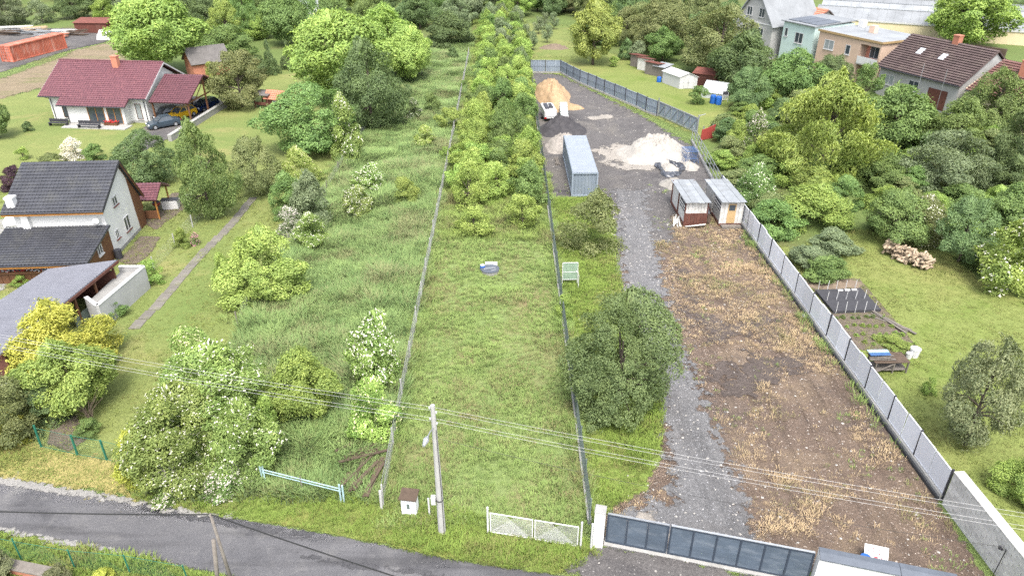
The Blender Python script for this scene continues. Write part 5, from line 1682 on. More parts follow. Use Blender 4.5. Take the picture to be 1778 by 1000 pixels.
def peach_house():
    t = thing('house', 'peach coloured flat-roofed house with a glazed balcony', 'house', (51.0, 124.6, 0), math.radians(-65))
    m = MB()
    m.box(0, 0, 0, 8.6, 9.5, 6.6); m.box(8.6, 1.6, 0, 12.4, 9.5, 6.6); m.box(8.6, 0, 5.9, 12.4, 1.6, 6.6); m.box(12.15, 0, 0, 12.4, 1.6, 5.9)
    m.build('wall', [K['peach']], t)
    r = MB(); r.box(-.2, -.2, 6.601, 12.6, 9.7, 6.78); r.build('flat_roof', [K['ghglass']], t)
    p = MB(); p.box(-.25, -.25, 6.5, 12.65, -.2, 6.82); p.box(12.6, -.2, 6.5, 12.66, 9.7, 6.82); p.build('roof_edge', [K['tan']], t)
    b = MB(); b.box(8.6, 1.56, .3, 12.1, 1.598, 5.8); b.build('balcony_back_wall', [K['coral']], t)
    b = MB(); b.box(8.6, -.3, 2.9, 12.4, 1.55, 3.1); b.build('balcony_floor', [K['conc']], t)
    b = MB(); b.box(8.62, -.3, 3.1, 12.38, -.24, 4.15); b.build('balcony_parapet', [K['white_pl']], t)
    window(t, (10.6, 1.56, 4.7), (1, 0, 0), (0, -1, 0), 2.6, 1.7, 'white_pl', 3, sill=False)
    window(t, (2.4, 0, 4.7), (1, 0, 0), (0, -1, 0), 2.0, 1.5, 'white_pl', 2, glass=GLASS_L)
    window(t, (6.3, 0, 4.6), (1, 0, 0), (0, -1, 0), .95, 1.5, 'white_pl', 1)
    window(t, (5.6, 0, 1.6), (1, 0, 0), (0, -1, 0), 1.2, 1.4, 'white_pl', 2)
    for x, y in ((5.6, 4.6), (.9, 7.4)):
        c = MB(); c.box(x, y, 6.6, x + 1.0, y + .9, 7.9); c.build('chimney', [K['white' if y > 6 else 'peach']], t)
    a = MB(); a.tube([(4.5, 5, 6.7), (4.5, 5, 9.6)], .03, 5); a.tube([(4.0, 5, 9.3), (5.0, 5, 9.3)], .02, 5); a.build('aerial', [K['galv']], t)
peach_house()
def mint_house():
    t = thing('house', 'pale mint green house with dark felt on a low roof', 'house', (47.6, 132.4, 0), math.radians(-65))
    m = MB(); m.box(0, 0, 0, 7.2, 9, 6.9); m.build('wall', [K['mint']], t)
    r = MB(); r.slab((-.4, -.4, 7.0), (7.4, -.4, 7.0), (7.4, 9.2, 7.4), (-.4, 9.2, 7.4), .16); r.build('roof', [K['ghglass']], t)
    for i in range(3):
        s = MB(); s.slab((.4 + i * 2.3, .5, 7.14), (2.5 + i * 2.3, .5, 7.14), (2.5 + i * 2.3, 5.6, 7.36), (.4 + i * 2.3, 5.6, 7.36), .08); s.build('roof_felt', [K['solar']], t)
    window(t, (4.0, 0, 4.6), (1, 0, 0), (0, -1, 0), 1.8, 1.7, 'white_pl', 2)
    window(t, (.9, 0, 5.1), (1, 0, 0), (0, -1, 0), .7, 1.4, 'white_pl', 1)
    window(t, (4.4, 0, 1.5), (1, 0, 0), (0, -1, 0), 1.4, 1.5, 'white_pl', 2)
mint_house()
def white_house():
    t = thing('house', 'tall off-white house with cropped gable and attic windows', 'house', (41.8, 141.2, 0), math.radians(-62))
    m = MB()
    m.extr([(0, 0, 0), (9, 0, 0), (9, 0, 6.0), (6.2, 0, 9.6), (2.8, 0, 9.6), (0, 0, 6.0)], (0, 11, 0))
    m.build('wall', [K['grey_render']], t)
    r = MB()
    r.slab((-.5, -.5, 5.6), (-.5, 11.5, 5.6), (3.0, 11.5, 10.1), (3.0, -.5, 10.1), -.2)
    r.slab((9.5, 11.5, 5.6), (9.5, -.5, 5.6), (6.0, -.5, 10.1), (6.0, 11.5, 10.1), -.2)
    r.slab((3.0, -.4, 10.1), (6.0, -.4, 10.1), (4.5, 2.2, 11.6), (4.5, 2.2, 11.6), .18)
    r.slab((2.95, 0.5, 10.1), (4.5, 2.0, 11.65), (4.5, 11.5, 11.65), (2.95, 11.5, 10.1), -.18)
    r.slab((4.5, 2.0, 11.65), (6.05, .5, 10.1), (6.05, 11.5, 10.1), (4.5, 11.5, 11.65), -.18)
    r.build('roof', [K['ghglass']], t)
    window(t, (6.0, 0, 7.6), (1, 0, 0), (0, -1, 0), 1.3, 1.5, 'white_pl', 2)
    window(t, (3.0, 0, 7.6), (1, 0, 0), (0, -1, 0), 1.3, 1.5, 'white_pl', 2)
    window(t, (6.3, 0, 4.3), (1, 0, 0), (0, -1, 0), 1.4, 1.6, 'white_pl', 2)
    window(t, (2.4, 0, 4.3), (1, 0, 0), (0, -1, 0), 1.4, 1.6, 'white_pl', 2)
    s = MB(); s.box(-.05, -.09, 5.75, 9.05, -.01, 5.95); s.build('string_course', [K['white_pl']], t)
white_house()
t_ = gable_house('low house with dark roof and patch of orange tiles behind the mint green house', (50.5, 141.5, 0), math.radians(-62), 6, 9, 4.6, 7.6, 'grey_render', 'tile_brown', (18, 12))
tile_roof(t_, 'tile_patch', K['terracotta'], (3.2, 1.0, 6.06), (6.2, 1.0, 6.06), (6.2, 4.4, 7.85), (3.2, 4.4, 7.85), 8, 7, .03, .07)
def glasshouse():
    # three long shallow ridges of pale sheeting
    g = at(1432, 32)
    t = thing('glasshouse', 'long pale glasshouse block with ribbed white roofs along the top right', 'glasshouse', (66.5, 166.5, 0), math.radians(-27))
    L = 62
    for b in range(3):
        y0 = b * 9.5 - 3
        for s in (0, 1):
            p = [(0, y0 + (0 if s == 0 else 9.4), 2.6), (L, y0 + (0 if s == 0 else 9.4), 2.6), (L, y0 + 4.7, 4.4), (0, y0 + 4.7, 4.4)]
            m = MB(); m.slab(*(p if s == 0 else [p[1], p[0], p[3], p[2]]), .08)
            n = 40
            for i in range(n + 1):
                x = L * i / n
                a, c = Vector((x, p[0][1], 2.62)), Vector((x, y0 + 4.7, 4.42))
                m.beam(a, c, .1, .08)
            m.build('roof', [K['ghglass']], t)
        m = MB(); m.beam((0, y0 + 4.7, 4.5), (L, y0 + 4.7, 4.5), .25, .12); m.build('ridge', [K['galv']], t)
        m = MB(); m.beam((0, y0 - .04, 2.55), (L, y0 - .04, 2.55), .12, .3); m.build('gutter', [K['white_pl']], t)
        w = MB(); w.extr([(0.02, y0 + .05, 0), (.02, y0 + 9.35, 0), (.02, y0 + 9.35, 2.5), (.02, y0 + 4.7, 4.25), (.02, y0 + .05, 2.5)], (.15, 0, 0)); w.build('end_wall', [K['ghglass']], t)
    w = MB(); w.box(0, -2.95, 0, L, -2.8, 2.45); w.build('side_wall', [K['yellow']], t)
glasshouse()
wall_line('hedge_wall', 'brown low wall below the big leafy tree by the glasshouse', W([(1590, 78), (1660, 85), (1745, 98)]), .5, 1.2, 'plank')
hd = crown_mesh('hedge_leaves', 31, 5000, 60, [(0, .48), (.5, .5), (1, .42)], .12, .05)[0]
o_ = inst(hd, 'hedge', None, at(1765, 22), (0, 0, math.radians(-25)), (26, 4, 3.2), [LM['dark'], FM['white']])
tag(o_, 'clipped dark hedge at the top right corner', 'hedge')
# ------------------------------------------------------------------ fences and gates
def wire_fence(name, label, pts, h, step, post_mat, wire_mat='fwire', post_r=.045, pitch=.11, th=.007, plinth=None, rails=(), group=None, square=False, lean=0):
    """posts every step metres, woven wire built wire by wire"""
    o = Vector((pts[0][0], pts[0][1], 0))
    t = thing(name, label, 'fence', o, 0, group)
    r = random.Random(len(pts) * 31 + int(h * 100))
    wm = MB()
    pl = MB()
    pm = MB().tube([(0, 0, 0), (0, 0, h + .08)], post_r, 6).mesh('post', K[post_mat])
    first = True
    for p, q in zip(pts[:-1], pts[1:]):
        p3, q3 = Vector((p[0], p[1], 0)) - o, Vector((q[0], q[1], 0)) - o
        L = (q3 - p3).length
        d = (q3 - p3) / L
        n = max(1, round(L / step))
        for i in range(n + 1):
            if i == 0 and not first: continue
            c = p3 + d * (L * i / n)
            inst(pm, 'post', t, c, (r.uniform(-.03, .03) * (1 + lean), r.uniform(-.03, .03) * (1 + lean), 0), (1, 1, r.uniform(.94, 1.05)))
        first = False
        m = int(L / pitch)
        z0 = .05 if not plinth else plinth[1]
        up = Vector((0, 0, 1))
        nrm = d.cross(up) * (th / 2)
        def strip(a, b):
            wm.add([a - nrm, a + nrm, b + nrm, b - nrm], [(0, 1, 2, 3)])
            s = (b - a).cross(nrm).normalized() * (th / 2)
            wm.add([a - s, a + s, b + s, b - s], [(0, 1, 2, 3)])
        if square:
            for i in range(m):
                c = p3 + d * (L * i / m)
                strip(c + up * z0, c + up * h)
            for k in range(int((h - z0) / .2) + 1):
                strip(p3 + up * (z0 + .2 * k), q3 + up * (z0 + .2 * k))
        else:
            for i in range(m):
                c = p3 + d * (L * i / m)
                for s in (1, -1):
                    e = c + d * s * (h - z0)
                    u = (e - p3).dot(d)
                    hh = h
                    if u < 0: hh = z0 + (c - p3).dot(d); e = p3
                    elif u > L: hh = z0 + (q3 - c).dot(d); e = q3
                    strip(c + up * z0, Vector((e.x, e.y, 0)) + up * hh)
        for z in rails:
            wm.tube([p3 + up * z, q3 + up * z], .012, 4)
        if plinth:
            pl.beam(p3 + up * (plinth[1] / 2), q3 + up * (plinth[1] / 2), plinth[0], plinth[1])
    wm.build('wire_mesh', [K[wire_mat]], t)
    if plinth: pl.build('plinth', [K['conc']], t)
    return t
wire_fence('wire_fence', 'long wire mesh fence with pale posts between rough meadow and middle strip', [(-6.62, 26.75), (-6.9, 44), (-7.25, 78), (-7.9, 136)], 1.55, 3.9, 'conc_pole', post_r=.05, pitch=.15, th=.005, rails=(.1, .85, 1.5))
wire_fence('mesh_fence', 'long grey-green mesh fence on a concrete plinth between middle strip and gravel yard', [(3.87, 25.6), (3.62, 58), (3.1, 123.3)], 1.75, 2.6, 'green_net', 'green_net', .04, .06, .008, plinth=(.2, .3), square=True)
wire_fence('wire_fence', 'old wire fence with a few pale posts along the left side of the rough meadow', [(-19.8, 44), (-19.2, 70), (-18.8, 92)], 1.2, 6.0, 'wood_old', pitch=.25, lean=2)
wire_fence('wire_fence', 'low wire fence with white posts along the slab path', [tuple(at(268, 470))[:2], tuple(at(305, 430))[:2], tuple(at(335, 395))[:2], tuple(at(360, 368))[:2]], 1.25, 3.6, 'conc_pole', pitch=.3, post_r=.05)
wire_fence('garden_fence', 'green wire fence with strong green posts at the lower left lawn', [tuple(at(72, 776))[:2], tuple(at(135, 790))[:2], tuple(at(186, 799))[:2], tuple(at(240, 812))[:2]], 1.45, 1.7, 'green_metal', 'green_metal', .06, .12, .007, rails=(.08, 1.42), square=True)
wire_fence('garden_fence', 'thin green wire fence in the bottom left corner', [tuple(at(-30, 958))[:2], tuple(at(38, 972))[:2], tuple(at(131, 988))[:2], tuple(at(227, 997))[:2], tuple(at(330, 1016))[:2]], 1.3, 2.7, 'green_metal', 'green_metal', .035, .1, .005, rails=(1.28,))

def panel_fence():
    a, b = Vector((22.33, 27.2, 0)), Vector((21.35, 69.2, 0))
    t = thing('sheet_fence', 'long pale sheet metal fence with dark posts on the right side of the yard', 'fence', a)
    d = (b - a).normalized(); L = (b - a).length
    n = 14
    step = L / n
    rot = math.atan2(d.y, d.x)
    pm = MB().box(-.036, -.06, 0, .036, .05, 2.14).mesh('post', K['steel_dark'])
    ph = MB()
    w = step / 2 - .03
    ph.box(-w / 2, -.015, .42, w / 2, .015, 2.05)
    ph.box(-w / 2, -.03, 2.01, w / 2, .03, 2.07); ph.box(-w / 2, -.03, .4, w / 2, .03, .46)
    ph.box(w / 2 - .035, -.028, .46, w / 2, .028, 2.01)
    pme = ph.mesh('panel', K['panel'])
    rng = random.Random(4)
    for i in range(n + 1):
        inst(pm, 'post', t, d * (step * i), (0, 0, rot))
    for i in range(n):
        for k in (0, 1):
            inst(pme, 'panel', t, d * (step * i + .06 + (k + .5) * (step - .12) / 2), (rng.uniform(-.03, .03), rng.uniform(-.004, .004), rot + rng.uniform(-.008, .008)), ((step - .14) / step, 1, rng.uniform(.985, 1.015)))
    up = Vector((0, 0, 1)); nx = d.cross(up)
    m = MB(); m.beam(up * .19 - nx * .02, d * L + up * .19 - nx * .02, .26, .38); m.build('plinth', [K['conc']], t)
    m = MB(); m.beam(up * .1 - nx * .22, d * (L - .5) + up * .1 - nx * .22, .1, .22); m.build('membrane', [K['membrane']], t)
panel_fence()
def grid_fence():
    a, b = Vector((21.35, 69.5, 0)), Vector((22.2, 86.5, 0))
    t = thing('railing', 'galvanised tube railing between the pale sheet fence and the red board', 'fence', a)
    d = (b - a); L = d.length; d.normalize(); up = Vector((0, 0, 1))
    n = 9
    for i in range(n + 1):
        m = MB(); c = d * (L * i / n); m.tube([c, c + up * 2.0], .045, 6); m.build('post', [K['galv']], t)
    for z in (.45, 1.0, 1.5, 1.95):
        m = MB(); m.tube([up * z, d * L + up * z], .03, 5); m.build('rail', [K['galv']], t)
    m = MB(); m.beam(up * .15, d * L + up * .15, .2, .3); m.build('plinth', [K['conc']], t)
grid_fence()
def far_fence():
    pts = [at(*p) for p in ((921, 127), (973, 127), (1007, 145), (1049, 163), (1105, 187), (1121, 195), (1140, 202))]
    o = pts[0].copy()
    t = thing('sheet_fence', 'weathered blue-grey sheet fence round the far end of the gravel yard', 'fence', o)
    rng = random.Random(8)
    up = Vector((0, 0, 1))
    pm = MB().box(-.06, -.06, 0, .06, .06, 2.15).mesh('post', K['steel_dark'])
    def pan(w):
        ph = MB()
        N = 12
        vs, fs = [], []
        for i in range(N + 1):
            x = -w / 2 + w * i / N
            y = .025 * (1 if i % 2 else -1)
            vs += [(x, y, .3), (x, y, 2.0)]
        for i in range(N): fs.append((2 * i, 2 * i + 2, 2 * i + 3, 2 * i + 1))
        ph.add(vs, fs)
        ph.box(-w / 2, -.05, 1.98, w / 2, .05, 2.06); ph.box(-w / 2, -.05, .28, w / 2, .05, .34); ph.box(-w / 2, -.05, 1.1, w / 2, -.03, 1.16)
        return ph.mesh('panel', K['panel_far'])
    pme = pan(1.0)
    for p, q in zip(pts[:-1], pts[1:]):
        p, q = p - o, q - o
        L = (q - p).length; d = (q - p) / L; n = max(1, round(L / 2.45)); rot = math.atan2(d.y, d.x)
        for i in range(n):
            inst(pm, 'post', t, p + d * (L * i / n), (0, 0, rot))
            inst(pme, 'panel', t, p + d * (L * (i + .5) / n), (rng.uniform(-.02, .02), 0, rot), (L / n - .14, 1, rng.uniform(.98, 1.02)))
        m = MB(); m.beam(p + up * .12, q + up * .12, .3, .24); m.build('plinth', [K['conc']], t)
    inst(pm, 'post', t, pts[-1] - o, (0, 0, 0))
far_fence()
def truss_gate():
    p, q = at(1143, 203), at(1208, 233)
    o = p.copy()
    t = thing('sliding_gate', 'grey sliding gate with diagonal truss bars at the bend of the yard fence', 'gate', o)
    q = q - o; L = q.length; d = q / L; up = Vector((0, 0, 1)); nx = d.cross(up) * .05
    f = MB()
    f.beam(up * .25, d * L + up * .25, .1, .12); f.beam(up * 2.05, d * L + up * 2.05, .1, .12)
    for i in range(7):
        c = d * (L * i / 6); f.beam(c + up * .3, c + up * 2.0, .08, .08)
    f.build('frame', [K['galv']], t)
    for i in range(6):
        m = MB(); a, b = d * (L * i / 6), d * (L * (i + 1) / 6)
        m.beam(a + up * .3 + nx, b + up * 2.0 + nx, .05, .06); m.build('brace', [K['galv']], t)
        m = MB(); m.beam(a + d * .06 + up * 1.15 - nx * .6, b - d * .06 + up * 1.15 - nx * .6, .03, 1.6); m.build('panel', [K['panel_far']], t)
    for c in (Vector((0, 0, 0)) - d * .2, q + d * .2):
        m = MB(); m.tube([c, c + up * 2.5], .08, 6); m.build('post', [K['galv']], t)
    m = MB(); m.tube([q + d * .2 + up * 2.4, q + d * .2 + up * 2.4 + Vector((.9, .4, .1))], .05, 5); m.build('arm', [K['galv']], t)
truss_gate()
g_ = at(1228, 243)
t_ = thing('board', 'brick red board standing behind the railing', 'board', g_, math.radians(28))
m_ = MB(); m_.extr([(-1.1, 0, .1), (1.1, 0, .1), (1.1, 0, 1.8), (.5, 0, 1.65), (-.2, 0, 1.5), (-1.0, 0, 1.4)], (0, .08, 0)); m_.build('sheet', [K['redboard']], t_)
for x in (-.7, .8):
    m_ = MB(); m_.box(x - .05, .09, 0, x + .05, .19, 1.8); m_.build('post', [K['galv']], t_)

def block_wall():
    a = Vector((22.35, 26.95, 0)); d = Vector((.045, -1, 0)).normalized()
    t = thing('block_wall', 'tall grey concrete block wall with wide coping at the lower right edge', 'wall', a)
    rot = math.atan2(d.y, d.x)
    bw, bh, L = .52, .245, 10.4
    bm = MB().bbox(-bw / 2 + .006, -.14, .006, bw / 2 - .006, .14, bh - .006, .012).mesh('block', K['block'])
    rng = random.Random(3)
    rows = 9
    for r in range(rows):
        n = int(L / bw)
        for i in range(n):
            x = bw * (i + .5 + (.5 if r % 2 else 0))
            if r % 2 and i == n - 1: continue
            o = inst(bm, 'block', t, d * x + Vector((0, 0, r * bh)), (0, 0, rot), (1, 1 + rng.uniform(0, .06), 1))
        if r % 2:
            inst(bm, 'block', t, d * (bw * .25) + Vector((0, 0, r * bh)), (0, 0, rot), (.5, 1, 1))
    nx = Vector((-d.y, d.x, 0))
    m = MB(); m.beam(d * .02 + Vector((0, 0, 1.05)) , d * (L - .3) + Vector((0, 0, 1.05)), .22, 2.05); m.build('mortar_core', [K['conc']], t)
    cm = MB().bbox(-.5 + .006, -.27, 0, .5 - .006, .27, .07, .015).mesh('coping', K['block'])
    for i in range(int(L)):
        inst(cm, 'coping', t, d * (i + .5) + Vector((0, 0, rows * bh)) + nx * .08, (0, 0, rot))
    c = MB(); c.tube([d * 4.4 - nx * .25 + Vector((0, 0, .02)), d * 4.4 - nx * .2 + Vector((0, 0, 1.7)), d * 4.4 - nx * .25 + Vector((0, 0, 1.75))], .02, 5); c.build('cable', [K['blackwire']], t)
    i_ = MB(); i_.tube([d * 4.2 - nx * .2 + Vector((0, 0, 1.5)), d * 4.2 - nx * .32 + Vector((0, 0, 1.58)), d * 4.2 - nx * .36 + Vector((0, 0, 1.74))], [.06, .08, .05], 7); i_.build('insulator', [K['steel_dark']], t)
block_wall()

def dark_gate():
    p, q = at(1049, 941), at(1405, 1011)
    d = (q - p); L = d.length; d = d / L; up = Vector((0, 0, 1)); nx = d.cross(up)
    def leaf(label, s0, s1, n):
        o = p + d * s0
        t = thing('metal_gate', label, 'gate', o, math.atan2(d.y, d.x))
        w = s1 - s0
        f = MB()
        f.box(0, -.04, 1.86, w, .04, 1.95); f.box(0, -.04, .08, w, .04, .2)
        for i in range(n + 1):
            x = w * i / n
            x = min(max(x, .04), w - .04)
            f.box(x - .04, -.039, .2, x + .04, .039, 1.86)
        f.build('frame', [K['gate_frame']], t)
        for i in range(n):
            a, b = w * i / n + .045, w * (i + 1) / n - .045
            m = MB()
            N = 6
            vs, fs = [], []
            for j in range(N + 1):
                for k in range(N + 1):
                    u, v = j / N, k / N
                    vs.append((a + (b - a) * u, -.015 + .012 * math.sin(u * 3.14) * math.sin(v * 3.14 + i * 1.3), .2 + 1.66 * v))
            for j in range(N):
                for k in range(N):
                    c = j * (N + 1) + k
                    fs.append((c, c + N + 1, c + N + 2, c + 1))
            m.add(vs, fs); m.build('panel', [K['blue_gate']], t, smooth=True)
        m = MB(); m.beam((0.02, .0, 1.975), (w - .02, 0, 1.975), .1, .03); m.build('top_rail', [K['galv']], t)
        return t
    leaf('left wing of the slate blue metal gate beside the white pillar', .05, 2.95, 3)
    leaf('long right wing of the slate blue metal gate', 3.0, L - .1, 6)
    m = MB(); m.beam(p - nx * .02 + up * .045, q - nx * .02 + up * .045, .5, .09)
    o = m.build('gate_sill', [K['conc']]); tag(o, 'pale concrete threshold under the slate blue gate', 'threshold')
    c = at(1038, 945)
    t = thing('gate_pillar', 'white gate pillar with grey cap at the left end of the slate blue gate', 'pillar', c, math.atan2(d.y, d.x))
    m = MB(); m.bbox(-.24, -.24, 0, .24, .24, 2.35, .015); m.build('shaft', [K['white']], t)
    m = MB(); m.bbox(-.27, -.27, 2.352, .27, .27, 2.42, .03); m.build('cap', [K['conc']], t)
    c = q + d * .05
    t = thing('boundary_wall', 'white wall with slate grey sheet coping at the right end of the blue gate', 'wall', c, math.atan2(d.y, d.x) - math.radians(1))
    m = MB(); m.box(0, -.28, 0, 5.5, .28, 1.95); m.build('wall_body', [K['white']], t)
    for i in range(2):
        m = MB(); m.extr([(i * 3.3 + .01, -.36, 1.93), (i * 3.3 + .01, -.36, 1.99), (i * 3.3 + .01, 0, 2.06), (i * 3.3 + .01, .36, 1.99), (i * 3.3 + .01, .36, 1.93)], (3.28 if i == 0 else 2.3, 0, 0)); m.build('coping', [K['solar']], t)
dark_gate()
def mesh_gate():
    p, q = at(848, 925), at(1006, 951)
    d = q - p; L = d.length; d = d / L
    rot = math.atan2(d.y, d.x)
    for lbl, s0, s1 in (('left leaf of the white mesh gate', .1, L / 2 - .05), ('right leaf of the white mesh gate', L / 2 + .05, L - .1)):
        t = thing('mesh_gate', lbl, 'gate', p + d * s0, rot)
        w = s1 - s0
        f = MB()
        f.tube([(0, 0, .12), (w, 0, .12)], .03, 6); f.tube([(0, 0, 1.4), (w, 0, 1.4)], .03, 6); f.tube([(0.01, 0, .1), (.01, 0, 1.42)], .03, 6); f.tube([(w - .01, 0, .1), (w - .01, 0, 1.42)], .03, 6)
        f.build('frame', [K['white_pl']], t)
        g = MB()
        for i in range(int(w / .07)):
            x = i * .07
            for s in (1, -1):
                x2 = x + s * 1.28
                z2 = 1.4
                if x2 < 0: z2 = .12 + x; x2 = 0
                if x2 > w: z2 = .12 + (w - x); x2 = w
                g.beam((x, 0, .12), (x2, 0, z2), .008, .008, up=(0, 1, 0))
        g.build('wire_mesh', [K['white_pl']], t)
    for x, lbl in ((-.02, 'white steel post at the left of the mesh gate'), (L + .05, 'white steel post at the right of the mesh gate'), (L + .55, 'thin white post between mesh gate and white pillar')):
        o = p + d * x
        m = MB(); m.tube([(0, 0, 0), (0, 0, 1.75)], .05, 7); m.tube([(0, 0, 1.75), (0, 0, 1.8)], [.06, .02], 7)
        tag(m.build('gate_post', [K['white_pl']], None, loc=o), lbl, 'post')
mesh_gate()
def blue_gate():
    p, q = at(457, 838), at(598, 873)
    d = q - p; L = d.length; d = d / L
    t = thing('tube_gate', 'old pale blue tube gate in tall grass beside the elder bush', 'gate', p, math.atan2(d.y, d.x))
    for z in (1.0, .82):
        m = MB(); m.tube([(.1, 0, z), (L - .1, 0, z - .03)], .028, 6); m.build('rail', [K['blue_pale']], t)
    for x in (0, .16, L, L - .18):
        m = MB(); m.tube([(x, 0, 0), (x + .02, 0, 1.25)], .05, 6); m.build('post', [K['blue_pale']], t)
    m = MB(); m.tube([(L / 2, 0, 0), (L / 2, 0, 1.15)], .035, 6); m.build('middle_post', [K['wood_old']], t)
blue_gate()
g_ = at(663, 884)
m_ = MB(); m_.tube([(0, 0, 0), (.02, 0, 1.3)], .075, 7); tag(m_.build('fence_post', [K['conc_pole']], None, loc=g_), 'leaning white post at the near end of the wire mesh fence', 'post')
g_ = at(746, 896)
m_ = MB(); m_.tube([(0, 0, 0), (0, 0, 1.25)], .05, 7); tag(m_.build('marker_post', [K['white_pl']], None, loc=g_), 'thin white post between meter cabinet and concrete pole', 'post')

# ------------------------------------------------------------------ meter cabinet, poles, wires
def cabinet():
    t = thing('meter_cabinet', 'small white rendered meter cabinet with brown slab roof beside the road', 'cabinet', at(713, 890), math.radians(-8))
    m = MB(); m.bbox(-.38, -.26, 0, .38, .26, 1.22, .012); m.build('body', [K['white']], t)
    m = MB(); m.slab((-.45, -.36, 1.25), (.45, -.36, 1.25), (.45, .36, 1.36), (-.45, .36, 1.36), .07); m.build('roof', [K['plank']], t)
    m = MB(); m.box(-.2, -.285, .5, .2, -.262, 1.05); o = m.build('door', [K['panel']], t)
    m = MB(); m.box(-.07, -.292, .58, .07, -.287, .9); m.build('notice', [K['green_net']], o)
cabinet()
PB = at(768, 926)
WIRE_Z = (7.92, 7.66, 7.30, 7.04)
def utility_pole():
    t = thing('utility_pole', 'tall tapered concrete utility pole with street lamp at the roadside', 'pole', PB)
    m = MB(); m.tube([(0, 0, 0), (-.02, 0, 4), (-.05, 0, 8.0)], [.19, .15, .10], 16); m.build('shaft', [K['conc_pole']], t)
    for i, z in enumerate(WIRE_Z):
        s = .14 if i % 2 else -.14
        m = MB(); m.tube([(-.05, 0, z - .1), (-.05 + s, -.02, z - .1)], .02, 5); m.build('bracket', [K['steel_dark']], t)
        m = MB(); m.tube([(-.05 + s, -.02, z - .1), (-.05 + s, -.02, z - .03), (-.05 + s, -.02, z + .02)], [.035, .05, .03], 8); m.build('insulator', [K['white_pl']], t)
    m = MB(); m.tube([(-.05, 0, 6.75), (-.15, -.5, 6.95), (-.25, -.9, 6.95)], .03, 6); m.build('lamp_arm', [K['galv']], t)
    m = MB(); m.tube([(-.25, -.85, 6.93), (-.29, -1.05, 6.92), (-.36, -1.4, 6.9)], [.07, .14, .06], 8); m.build('lamp_head', [K['galv']], t)
    m = MB(); m.bbox(-.42, -.2, 2.15, -.2, .05, 2.6, .02); m.build('junction_box', [K['white_pl']], t)
    m = MB(); m.tube([(.12, -.16, .0), (.11, -.14, 3.0), (.05, -.12, 6.7)], .014, 5); m.build('cable', [K['blackwire']], t)
    m = MB(); m.tube([(-.02, 0, 2.3), (-.02, 0, 2.36)], .19, 12); m.build('clamp', [K['steel_dark']], t)
utility_pole()
def catenary(p, q, sag, n=24):
    p, q = Vector(p), Vector(q)
    return [p.lerp(q, i / n) - Vector((0, 0, 4 * sag * (i / n) * (1 - i / n))) for i in range(n + 1)]
dirL, dirR = Vector((-41.0, 11.2, 0)), Vector((40.0, -10.2, 0))
for i, z in enumerate(WIRE_Z):
    s = .14 if i % 2 else -.14
    c = PB + Vector((-.05 + s, -.02, z + .03))
    m_ = MB()
    m_.tube(catenary(c + dirL + Vector((0, 0, .4)), c, .55), .0065, 4, cap=False)
    m_.tube(catenary(c, c + dirR + Vector((0, 0, .3)), .55), .0065, 4, cap=False)
    tag(m_.build('power_line', [K['wire']]), ['topmost', 'second from the top', 'third from the top', 'lowest'][i] + ' of the four pale power lines on the concrete pole', 'power line')
m_ = MB()
m_.tube(catenary(PB + Vector((.1, -.1, 6.2)), Vector((22.1, 22.7, 1.75)), .5), .011, 4, cap=False)
tag(m_.build('service_cable', [K['blackwire']]), 'thin dark cable running from the concrete pole to the block wall', 'cable')
PW = Vector((-12.45, 21.3, 0))
def wood_pole():
    t = thing('telephone_pole', 'slim wooden telephone pole braced by a stub at the bottom edge', 'pole', PW)
    m = MB(); m.tube([(.15, -.05, 0), (0, 0, 5.3)], [.095, .055], 9); m.build('shaft', [K['wood_old']], t, smooth=True)
    m = MB(); m.tube([(-.62, -.12, 0), (-.12, -.1, 3.9)], [.1, .085], 9); m.build('stub', [K['wood_old']], t, smooth=True)
    m = MB(); m.tube([(-.08, 0, 5.22), (.08, 0, 5.24)], .03, 6); m.build('cable_clamp', [K['galv']], t)
wood_pole()
c_ = PW + Vector((0, 0, 5.26))
m_ = MB()
m_.tube(catenary(c_ + Vector((-32, 2.0, .6)), c_, .75), .03, 5, cap=False)
m_.tube(catenary(c_, c_ + Vector((34, -11.5, .6)), .8), .03, 5, cap=False)
tag(m_.build('telephone_cable', [K['blackwire']]), 'thick black cable crossing over the road from the wooden pole', 'cable')

# ------------------------------------------------------------------ heaps and things in the gravel yard
def heap(name, label, c, rx, ry, h, mat, seed, rot=0, cat='heap', rough=.16, flat=0.0, z=.03, n=42, m=16, powr=1.1):
    rng = np.random.default_rng(seed)
    ph = rng.uniform(0, 6.28, 8)
    vs = [(0, 0, h)]
    for j in range(1, m + 1):
        r = j / m
        for i in range(n):
            a = 2 * math.pi * i / n
            k = 1 + .12 * math.sin(2 * a + ph[0]) + .09 * math.sin(3 * a + ph[1]) + .05 * math.sin(7 * a + ph[2])
            zz = h * max(0, 1 - max(0, (r - flat) / (1 - flat)) ** powr)
            zz += h * rough * (.5 * math.sin(5 * r * 3 + ph[3] + 2 * a) * math.sin(3 * a + ph[4] + 4 * r) + .3 * math.sin(9 * a + ph[5] + 11 * r) * math.sin(14 * r + ph[6]) + .4 * rng.normal()) * (1 - r) ** .5 * min(1, r * 3)
            vs.append((rx * r * k * math.cos(a), ry * r * k * math.sin(a), max(-.02, zz) if j < m else -.02))
    fs = [(0, 1 + i, 1 + (i + 1) % n) for i in range(n)]
    for j in range(m - 1):
        for i in range(n):
            a, b = 1 + j * n + i, 1 + j * n + (i + 1) % n
            fs.append((a, a + n, b + n, b))
    mb = MB(); mb.add(vs, fs)
    o = mb.build(name, [K[mat]], None, True, (c[0], c[1], z))
    o.rotation_euler.z = rot
    return tag(o, label, cat)
heap('sand_heap', 'tall heap of yellow sand at the far end of the gravel yard', (6.0, 108.0), 2.8, 8.0, 2.5, 'sand', 1, powr=1.05, flat=.06)
